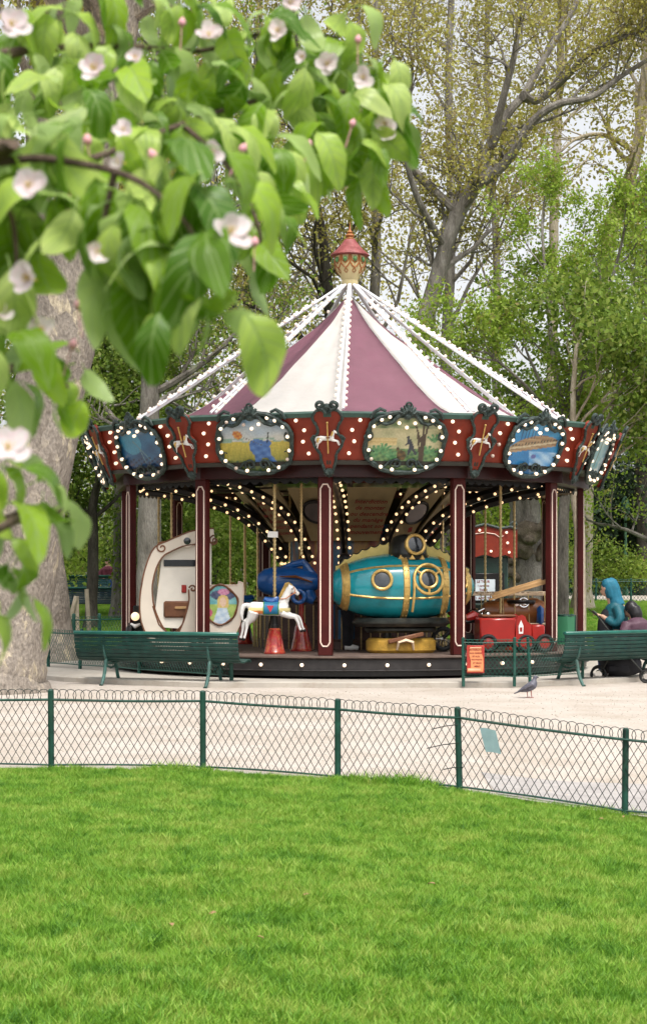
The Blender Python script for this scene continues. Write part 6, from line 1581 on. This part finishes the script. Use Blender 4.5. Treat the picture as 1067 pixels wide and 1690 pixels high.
# dark clothed person standing on the deck behind the submarine's tail
dq = deck_at(573, 25.95)
dp_ = thing('person', 'person all in black standing on the deck behind the submarine', 'person', tuple(dq), 0)
hc = Vector((-.02, 0, 1.32)); fd3 = Vector((.9, .3, -.2))
mb = MB(); face(mb, hc, fd3, .98); tb(mb, [(0, 0, 1.05), (-.01, 0, 1.22)], [.06, .05]); tb(mb, [(0, 0, .66), (0, 0, .85), (0, 0, 1.03), (0, 0, 1.1)], [.13, .12, .15, .07])
for sg in (-1, 1):
    tb(mb, [(0, sg * .15, 1.05), (.02, sg * .2, .85), (.12, sg * .17, .76), (.25, sg * .12, .85)], [.05, .047, .042, .03]); hand(mb, (.25, sg * .12, .85), (.9, 0, .3), (0, 0, 1), .14)
    tb(mb, [(0, sg * .08, .68), (.01, sg * .09, .38), (0, sg * .09, .07)], [.095, .07, .045]); tb(mb, [(-.02, sg * .09, .045), (.13, sg * .1, .035)], [.045, .035])
fused('body', mb, SKIN, dp_, .012, 3); eyes(hc, fd3, dp_)
mb = MB(); tb(mb, [(0, 0, .60), (0, 0, .85), (0, 0, 1.02), (0, 0, 1.12)], [.165, .155, .18, .08])
for sg in (-1, 1): tb(mb, [(0, sg * .14, 1.05), (.02, sg * .215, .85), (.12, sg * .18, .76), (.22, sg * .13, .83)], [.07, .065, .058, .045])
fused('coat', mb, BLKC, dp_, .015, 3)
mb = MB()
for sg in (-1, 1): tb(mb, [(0, sg * .08, .70), (.01, sg * .09, .38), (0, sg * .09, .07)], [.12, .09, .075])
fused('trousers', mb, BLKC, dp_, .014, 3); mb = MB(); mb.ball(hc + Vector((-.02, .0, .03)), (.095, .088, .095), 14, 10); mb.ball(hc + Vector((-.04, 0, -.05)), (.07, .08, .08), 10, 8); fused('hair', mb, HAIR, dp_, .012, 2)
for sg in (-1, 1):
    mb = MB(); tb(mb, [(-.04, sg * .09, .055), (.05, sg * .095, .05), (.16, sg * .1, .035)], [.05, .05, .03]); mb.build('shoe', WHITE if sg < 0 else BLKC, dp_)
# far person on the lawn edge at the left
fx, fy = PX(178, 52), 52
fpn = thing('person', 'tiny far person in dark red sitting beyond the dark bench', 'person', (fx, fy, terrain(fx, fy)), 0)
MB().cbox((0, .05, .20), (.5, .45, .40), .05).build('stone_seat', STONE, None if False else fpn)
hc = Vector((0, 0, 1.12)); mb = MB(); face(mb, hc, (.2, -1, 0)); tb(mb, [(0, 0, .48), (0, .02, .75), (0, 0, .92), (0, 0, 1.02)], [.13, .13, .15, .05])
for sg in (-1, 1): tb(mb, [(sg * .16, 0, .9), (sg * .24, -.03, .7), (sg * .1, -.2, .62)], [.055, .05, .035]); hand(mb, (sg * .1, -.2, .62), (-sg * .5, -.8, 0), (0, 0, 1), .15); tb(mb, [(sg * .09, 0, .48), (sg * .11, -.4, .48), (sg * .11, -.42, .06)], [.09, .07, .05]); tb(mb, [(sg * .11, -.40, .04), (sg * .12, -.55, .035)], [.045, .035])
fused('body', mb, SKIN, fpn, .016, 2); eyes(hc, (.2, -1, 0), fpn)
mb = MB(); tb(mb, [(0, 0, .44), (0, .02, .75), (0, 0, .92), (0, 0, 1.0)], [.165, .165, .18, .07])
for sg in (-1, 1): tb(mb, [(sg * .15, 0, .9), (sg * .25, -.03, .7), (sg * .12, -.18, .62)], [.075, .07, .05])
fused('jumper', mb, MAUVE, fpn, .018, 2); mb = MB()
for sg in (-1, 1): tb(mb, [(sg * .09, 0, .48), (sg * .11, -.41, .48), (sg * .11, -.43, .08)], [.11, .09, .07])
fused('trousers', mb, JEAN, fpn, .018, 2); mb = MB(); mb.ball(hc + Vector((0, .025, .03)), (.09, .09, .095), 12, 9); mb.build('hair', HAIR, fpn)
# ------------------------------------------------------------------ pushchair
ps = thing('pushchair', 'black folding pushchair parked behind the right bench', 'pushchair', (PX(1020, 24.75), 24.75, 0), R(170))
mb = MB(); mb.tube(spline([(-.28, 0, .36), (-.1, 0, .28), (.1, 0, .30), (.2, 0, .55), (.25, 0, .72)], 4), [.06, .12, .15, .15, .15, .15, .15, .14, .13, .12, .12, .11, .11, .1, .1, .09, .06], 10, flat=1.4); mb.build('seat', BLKC, ps)
mb = MB()
for sg in (-1, 1): mb.tube([(-.38, sg * .2, .10), (-.1, sg * .2, .42), (.3, sg * .2, .95)], .012, 6); mb.tube([(.28, sg * .2, .10), (.1, sg * .2, .4), (-.05, sg * .2, .48)], .012, 6)
mb.tube([(.3, -.2, .95), (.36, -.1, 1.0), (.36, .1, 1.0), (.3, .2, .95)], .016, 6); mb.build('frame', IRON, ps)
for x, r_ in ((-.38, .08), (.28, .10)):
    for sg in (-1, 1):
        mb = MB(); mb.torus((x, sg * .2, r_ + .016), r_, .018, 'Y', 22, 7); wl = mb.build('wheel', RUBBER, ps); MB().lathe([(.001, .015), (r_ * .45, .012), (r_ * .5, -.012)], 14, Matrix.Translation((x, sg * .2, r_ + .016)) @ Matrix.Rotation(R(90), 4, 'X')).build('hub', CHROME, wl)
mb = MB(); mb.cbox((.0, 0, .20), (.34, .30, .14), .04); mb.build('basket', BLKC, ps)
# ------------------------------------------------------------------ blossoming tree reaching in from the left, close to the camera
def M_quince():
    m, t, b = nodes_of('blossom_leaf'); N = t.nodes; L = t.links
    tc = N.new('ShaderNodeTexCoord'); sp = N.new('ShaderNodeSeparateXYZ'); L.new(tc.outputs['Object'], sp.inputs[0])
    ab = N.new('ShaderNodeMath'); ab.operation = 'ABSOLUTE'; L.new(sp.outputs['X'], ab.inputs[0])
    m1 = N.new('ShaderNodeMath'); m1.operation = 'MULTIPLY_ADD'; m1.inputs[1].default_value = -.75; L.new(ab.outputs[0], m1.inputs[0]); L.new(sp.outputs['Y'], m1.inputs[2])
    m2 = N.new('ShaderNodeMath'); m2.operation = 'MULTIPLY'; m2.inputs[1].default_value = 62; L.new(m1.outputs[0], m2.inputs[0])
    si = N.new('ShaderNodeMath'); si.operation = 'SINE'; L.new(m2.outputs[0], si.inputs[0])
    gt = N.new('ShaderNodeMapRange'); gt.inputs[1].default_value = .82; gt.inputs[2].default_value = 1.0; L.new(si.outputs[0], gt.inputs[0])
    mid = N.new('ShaderNodeMapRange'); mid.inputs[1].default_value = .022; mid.inputs[2].default_value = .006; L.new(ab.outputs[0], mid.inputs[0])
    mx0 = N.new('ShaderNodeMath'); mx0.operation = 'MAXIMUM'; L.new(gt.outputs[0], mx0.inputs[0]); L.new(mid.outputs[0], mx0.inputs[1])
    oi = N.new('ShaderNodeObjectInfo'); rp = N.new('ShaderNodeValToRGB'); els = rp.color_ramp.elements; els.new(.5); els.new(.75)
    for e, (p, c) in zip(els, [(0, (.085, .21, .010)), (.3, (.24, .42, .022)), (.6, (.45, .64, .06)), (1, (.64, .76, .26))]): e.position = p; e.color = c + (1,)
    L.new(oi.outputs['Random'], rp.inputs['Fac'])
    nz = N.new('ShaderNodeTexNoise'); nz.inputs['Scale'].default_value = 3.5; L.new(tc.outputs['Object'], nz.inputs['Vector'])
    mv = N.new('ShaderNodeMixRGB'); mv.blend_type = 'OVERLAY'; mv.inputs['Fac'].default_value = .3; L.new(rp.outputs['Color'], mv.inputs['Color1']); L.new(nz.outputs['Fac'], mv.inputs['Color2'])
    ve = N.new('ShaderNodeMixRGB'); ve.inputs['Color2'].default_value = (.36, .50, .17, 1); sc_ = N.new('ShaderNodeMath'); sc_.operation = 'MULTIPLY'; sc_.inputs[1].default_value = .7
    L.new(mx0.outputs[0], sc_.inputs[0]); L.new(sc_.outputs[0], ve.inputs['Fac']); L.new(mv.outputs['Color'], ve.inputs['Color1'])
    g = N.new('ShaderNodeNewGeometry'); un = N.new('ShaderNodeMixRGB'); un.inputs['Color2'].default_value = (.46, .58, .28, 1); f2 = N.new('ShaderNodeMath'); f2.operation = 'MULTIPLY'; f2.inputs[1].default_value = .6
    L.new(g.outputs['Backfacing'], f2.inputs[0]); L.new(f2.outputs[0], un.inputs['Fac']); L.new(ve.outputs['Color'], un.inputs['Color1'])
    L.new(un.outputs['Color'], b.inputs['Base Color']); b.inputs['Roughness'].default_value = .38; b.inputs['Specular IOR Level'].default_value = .5
    tr = N.new('ShaderNodeBsdfTranslucent'); L.new(un.outputs['Color'], tr.inputs['Color']); mx = N.new('ShaderNodeMixShader'); mx.inputs['Fac'].default_value = .55
    L.new(b.outputs[0], mx.inputs[1]); L.new(tr.outputs[0], mx.inputs[2]); L.new(mx.outputs[0], N['Material Output'].inputs['Surface'])
    bp = N.new('ShaderNodeBump'); bp.inputs['Strength'].default_value = .25; bp.inputs['Distance'].default_value = .03; bp.invert = True; L.new(mx0.outputs[0], bp.inputs['Height']); L.new(bp.outputs['Normal'], b.inputs['Normal'])
    return m
QL = M_quince()
PETAL = M_leaf('petal', [(.78, .66, .68), (.84, .76, .77), (.80, .60, .64)], .4); STAM = M('stamen', (.65, .50, .12), .6); BUDM = M('pink_bud', (.70, .34, .38), .5, var=.2); TWIG = M_bark('twig_bark', [(.3, (.05, .035, .025)), (.55, (.13, .095, .07)), (.75, (.22, .18, .14))], 40, .4, .4)
def leaf_shape(seed):
    r_ = np.random.RandomState(seed); nl = 9; mbb = MB(); vs = []; droop = r_.uniform(1.0, 2.0); fold = r_.uniform(-.35, .35); tw = r_.uniform(-.5, .5); wav = r_.uniform(.01, .035)
    cols = [-1, -.55, -.2, 0, .2, .55, 1]
    yv = 0; zv = 0
    for i in range(nl + 1):
        t = i / nl; w_ = .235 * math.sin(math.pi * min(1, t ** .8 * .965 + .015)) ** .68 + .003
        a = -droop * min(1, t * 1.5)
        if i: yv += math.cos(a) / nl; zv += math.sin(a) / nl
        for c in cols:
            x = c * w_; z = abs(c) * w_ * fold + wav * math.sin(t * 15 + c * 2) * abs(c)
            ct, st_ = math.cos(tw * t), math.sin(tw * t); vs.append((x * ct - z * st_, yv + .10, zv + x * st_ + z * ct))
    k = len(cols); fs = [(i * k + j, i * k + j + 1, (i + 1) * k + j + 1, (i + 1) * k + j) for i in range(nl) for j in range(k - 1)]
    mbb.add(vs, fs); mbb.tube([(0, -.12, -.02), (0, 0, 0), (0, .11, 0)], [.012, .01, .008], 5)
    return mbb.mesh('leaf', QL, True, 80)
LEAVES = [leaf_shape(s) for s in range(8)]
def petal_shape(seed):
    r_ = np.random.RandomState(seed); vs = []; n_ = 6; cols = [-1, -.5, 0, .5, 1]; cup = r_.uniform(.3, .8)
    for i in range(n_ + 1):
        t = i / n_; w_ = .50 * math.sin(math.pi * (.06 + .80 * t ** .9)) ** .7
        for c in cols: x = c * w_; vs.append((x, t * (1 - .05 * abs(c)), cup * t * t * .55 + .25 * abs(c) * w_ + .03 * math.sin(5 * c + t * 7)))
    k = 5; fs = [(i * k + j, i * k + j + 1, (i + 1) * k + j + 1, (i + 1) * k + j) for i in range(n_) for j in range(k - 1)]
    me = MB().add(vs, fs).mesh('petal', PETAL, True, 80); at = me.attributes.new('tint', 'FLOAT', 'FACE'); at.data.foreach_set('value', r_.uniform(0, 1, len(fs)).astype(np.float32) * .5 + r_.uniform(0, .5)); return me
PETALS = [petal_shape(s) for s in range(4)]
mb = MB(); rr_ = np.random.RandomState(1)
for i in range(16):
    a = rr_.uniform(0, 6.28); q = rr_.uniform(.05, .28); mb.tube([(0, 0, 0), (q * math.cos(a) * .6, q * math.sin(a) * .6, .2), (q * math.cos(a), q * math.sin(a), .34)], .014, 4); mb.ball((q * math.cos(a), q * math.sin(a), .36), .03, 5, 4)
mb.tube([(0, 0, .04), (0, 0, -.16), (0, 0, -.5)], [.10, .08, .04], 7)
STAMEN = mb.mesh('blossom', STAM)
bt = thing('blossom_tree', 'apple tree branches with pale pink blossoms and bright green leaves, close up', 'tree', (-1.7, 1.75, 0))
B0 = Vector((-1.7, 1.75, 0))
MB().tube(spline([(0, 0, -.2), (.03, .02, .4), (.0, .05, .9), (.05, .02, 1.5), (.0, .0, 2.3), (.1, .1, 3.1)], 4), [.11] * 4 + [.09] * 6 + [.075] * 6 + [.05] * 5, 12).build('trunk', TWIG, bt)
def bp3(px, py, Y): return tuple(P(px, py, Y) - B0)
BR = [[(.0, .03, 1.25), bp3(-260, 420, 1.75), bp3(-60, 320, 1.78), bp3(150, 262, 1.84), bp3(300, 205, 1.95), bp3(430, 165, 2.05), bp3(560, 150, 2.12), bp3(632, 196, 2.16)],
      [(.0, .0, 1.3), bp3(-240, 330, 1.5), bp3(0, 268, 1.5), bp3(110, 266, 1.48), bp3(230, 300, 1.45), bp3(315, 380, 1.43), bp3(338, 470, 1.42)],
      [(.02, .02, 1.75), bp3(-200, 120, 1.92), bp3(60, 82, 1.95), bp3(200, 76, 1.98), bp3(330, 84, 2.04), bp3(450, 52, 2.1), bp3(560, 62, 2.14)],
      [(.04, .02, 1.9), bp3(-120, -160, 2.0), bp3(150, -80, 2.0), bp3(280, 10, 2.02), bp3(330, 60, 2.02)],
      [(.02, .03, 1.1), bp3(-200, 700, 1.66), bp3(-20, 620, 1.68), bp3(60, 585, 1.7), bp3(112, 640, 1.7)],
      [(.02, .03, .9), bp3(-200, 960, 1.5), bp3(0, 860, 1.52), bp3(62, 872, 1.54), bp3(112, 830, 1.55)],
      [bp3(300, 205, 1.95), bp3(380, 280, 1.92), bp3(425, 370, 1.9), bp3(432, 440, 1.9)],
      [bp3(470, 160, 2.07), bp3(540, 220, 2.08), bp3(560, 300, 2.08)],
      [bp3(190, 282, 1.46), bp3(170, 380, 1.48), bp3(160, 470, 1.5)], [bp3(-40, 300, 1.5), bp3(20, 360, 1.5), bp3(28, 520, 1.52)]]
for i, b_ in enumerate(BR):
    s_ = spline(b_, 6); r0 = .018 if len(b_) > 4 else .004
    MB().tube(s_, list(np.linspace(r0, .0022, len(s_)) if r0 > .01 else np.linspace(.0035, .0015, len(s_))) if True else 0, 7).build('limb', TWIG, bt) if r0 < .01 else MB().tube(s_, list(np.interp(np.linspace(0, 1, len(s_)), [0, .3, 1], [.013, .004, .0018])), 7).build('limb', TWIG, bt)
rl = np.random.RandomState(14)
def put(me, name, parent, pos, d, nrm_, s, local=False):
    d = Vector(d).normalized(); n_ = Vector(nrm_); n_ = (n_ - d * n_.dot(d)).normalized(); x = d.cross(n_)
    Mx = Matrix(((x.x, d.x, n_.x, pos[0]), (x.y, d.y, n_.y, pos[1]), (x.z, d.z, n_.z, pos[2]), (0, 0, 0, 1))) @ Matrix.Diagonal((s, s, s, 1))
    o = bpy.data.objects.new(name, me); COL.objects.link(o); o.parent = parent; o.matrix_local = Mx; return o
CL = [(640, 180, 2.16, 5), (612, 215, 2.14, 5), (592, 120, 2.12, 4), (560, 80, 2.12, 4), (520, 60, 2.1, 4), (480, 110, 2.06, 5), (545, 170, 2.1, 5), (566, 215, 2.08, 5), (520, 240, 2.08, 5), (655, 205, 2.15, 4), (628, 150, 2.14, 5), (606, 262, 2.12, 4), (470, 60, 2.07, 4), (545, 125, 2.1, 4), (620, 90, 2.14, 3), (362, 150, 2.0, 4), (310, 120, 1.98, 4), (500, 180, 2.06, 4), (270, 160, 1.94, 4), (120, 110, 1.92, 4), (20, 100, 1.9, 4), (440, 250, 1.98, 5), (60, 300, 1.52, 3), (120, 300, 1.5, 3), (10, 260, 1.5, 3), (300, 430, 1.43, 3), (200, 390, 1.47, 3), (480, 230, 2.05, 5), (440, 180, 2.04, 5), (400, 120, 2.02, 4), (430, 50, 2.06, 4), (380, 30, 2.04, 4), (330, 50, 2.02, 4), (470, 320, 2.0, 4), (440, 370, 1.92, 5), (425, 420, 1.9, 4), (500, 5, 2.08, 4), (300, 0, 2.0, 4), (560, 20, 2.1, 2), (240, -10, 2.0, 4), (150, -10, 1.98, 4),
      (250, 100, 1.96, 5), (210, 140, 1.94, 5), (170, 50, 1.96, 4), (100, 30, 1.95, 4), (140, 170, 1.9, 5), (60, 140, 1.9, 5), (300, 190, 1.94, 4), (350, 230, 1.93, 5), (240, 215, 1.92, 5), (30, 40, 1.95, 4), (415, 290, 1.92, 4), (390, 340, 1.9, 4), (180, 230, 1.86, 4), (90, 95, 1.93, 3),
      (25, 190, 1.5, 4), (90, 225, 1.5, 4), (325, 300, 1.44, 5), (275, 320, 1.45, 5), (200, 330, 1.46, 4), (330, 390, 1.43, 5), (370, 330, 1.5, 3), (225, 440, 1.48, 4), (15, 345, 1.5, 4), (60, 370, 1.5, 3), (4, 540, 1.52, 4), (8, 640, 1.52, 3), (5, 720, 1.5, 2), (2, 800, 1.5, 2), (0, 960, 1.52, 3), (338, 500, 1.42, 2), (300, 280, 1.46, 3), (335, 450, 1.42, 3), (250, 380, 1.46, 3),
      (15, 800, 1.52, 2), (55, 880, 1.54, 3), (10, 905, 1.52, 3), (112, 600, 1.7, 3), (75, 600, 1.7, 2), (0, 450, 1.5, 3), (120, 640, 1.7, 1), (105, 835, 1.56, 1)]
nleaf = 0
for px, py, Y, n_ in CL:
    py -= 6
    c = P(px, py, Y) - B0
    for k in range(n_ + (2 if py < 340 else 1)):
        a = rl.uniform(0, 6.28); sp_x = rl.uniform(.4, 1.0)
        d = Vector((math.cos(a) * sp_x, math.sin(a) * sp_x * .8, rl.uniform(-.55, .25) if rl.uniform() < .72 else rl.uniform(-1.2, -.6)))
        nn = Vector((rl.normal(0, .3), -rl.uniform(.0, .5), rl.uniform(.6, 1.1))) if d.z > -.58 else Vector((rl.normal(0, .5), -1, rl.uniform(0, .8)))
        s = .066 * rl.uniform(.7, 1.2) * (1.15 if Y < 1.6 else 1.0)
        if px < 130 and py > 550: s *= .8
        dd = d.normalized(); put(LEAVES[rl.randint(8)], 'leaf', bt, c + dd * .008 + Vector(rl.normal(0, .012, 3)), d, nn, s); nleaf += 1
BL_ = [(20, 42, 1.7, 1.15), (158, 115, 1.75, 1.1), (345, 60, 1.95, 1), (460, 52, 2.02, .9), (540, 106, 2.05, .9), (600, 130, 2.06, .9), (636, 205, 2.1, .9), (48, 308, 1.42, 1), (50, 460, 1.45, 1.05), (72, 545, 1.5, .75), (160, 418, 1.45, .7), (200, 268, 1.6, .7), (380, 385, 1.40, 1.1), (15, 742, 1.35, 1.15), (205, 215, 1.75, .7), (225, 96, 1.8, .7), (478, 6, 2.05, .9), (350, 252, 1.75, .8), (0, 515, 1.5, .8), (640, 225, 2.1, .8), (500, 95, 2.0, .6)]
for px, py, Y, k in BL_:
    c = P(px, py, Y) - B0; up_ = Vector((rl.normal(0, .5), -1.0, rl.uniform(-.1, .7))).normalized(); ref = Vector((0, 0, 1)); x = up_.cross(ref).normalized()
    s = .0148 * k
    o = put(STAMEN, 'blossom', bt, c, x, up_, s)
    for q in range(5):
        a = q * 1.2566 + rl.uniform(-.15, .15)
        p = bpy.data.objects.new('petal', PETALS[rl.randint(4)]); COL.objects.link(p); p.parent = o
        p.rotation_euler = (rl.uniform(-.1, .65), rl.uniform(-.2, .2), a); p.scale = (1.05, 1.05 * rl.uniform(.9, 1.15), 1)
mb = MB(); mb.tube(spline([(.15, .3, -2.6), (0, 0, -.3), (0, 0, .0), (0, 0, .5), (0, 0, .95)], 4), [.06] * 4 + [.07, .1, .16, .24, .3, .36, .4, .4, .38, .3, .2, .1, .02], 9); BUD = mb.mesh('bud', BUDM)
for px, py, Y in [(255, 262, 1.5), (508, 243, 2.0), (398, 250, 1.7), (145, 237, 1.6), (70, 870, 1.5), (110, 330, 1.5), (300, 42, 1.9), (420, 405, 1.8), (130, 510, 1.6), (580, 208, 2.05), (150, 330, 1.5), (590, 70, 2.06), (118, 575, 1.6)]:
    c = P(px, py, Y) - B0; put(BUD, 'bud', bt, c, (rl.normal(0, .3), 1, 0), (rl.normal(0, .3), -.3, 1), .010)
# ------------------------------------------------------------------ fallen leaves on the lawn
FL_ = M('dead_leaf', (.32, .20, .10), .8, var=.3, scale=20)
mb = MB(); vs = []
for i in range(7):
    t = i / 6; w_ = .3 * math.sin(math.pi * (.05 + .9 * t)) ** .8
    for c in (-1, 0, 1): vs.append((c * w_, t, .12 * abs(c) + .18 * math.sin(t * 2.6)))
mb.add(vs, [(i * 3 + j, i * 3 + j + 1, i * 3 + j + 4, i * 3 + j + 3) for i in range(6) for j in range(2)]); dl = mb.mesh('fallen_leaf', FL_)
for px, py in [(120, 1310), (655, 1318), (995, 1352), (1028, 1350), (705, 1460), (940, 1372), (345, 1510), (285, 1530), (435, 1550), (500, 1478)]:
    Y = FPX * (EYE - .0) / (py - HOR); x = PX(px, Y)
    for _ in range(3): Y = FPX * (EYE - lawn_z(x, Y) - .04) / (py - HOR); x = PX(px, Y)
    o = link('fallen_leaf', dl, None, (x, Y, lawn_z(x, Y) + .042), (rl.normal(0, .3), rl.normal(0, .3), rl.uniform(0, 6.28))); s = rl.uniform(.025, .045); o.scale = (s, s, s)
    tag(o, 'small curled brown dead leaf lying on the front lawn grass', 'leaf', 'dead leaves on the front lawn')
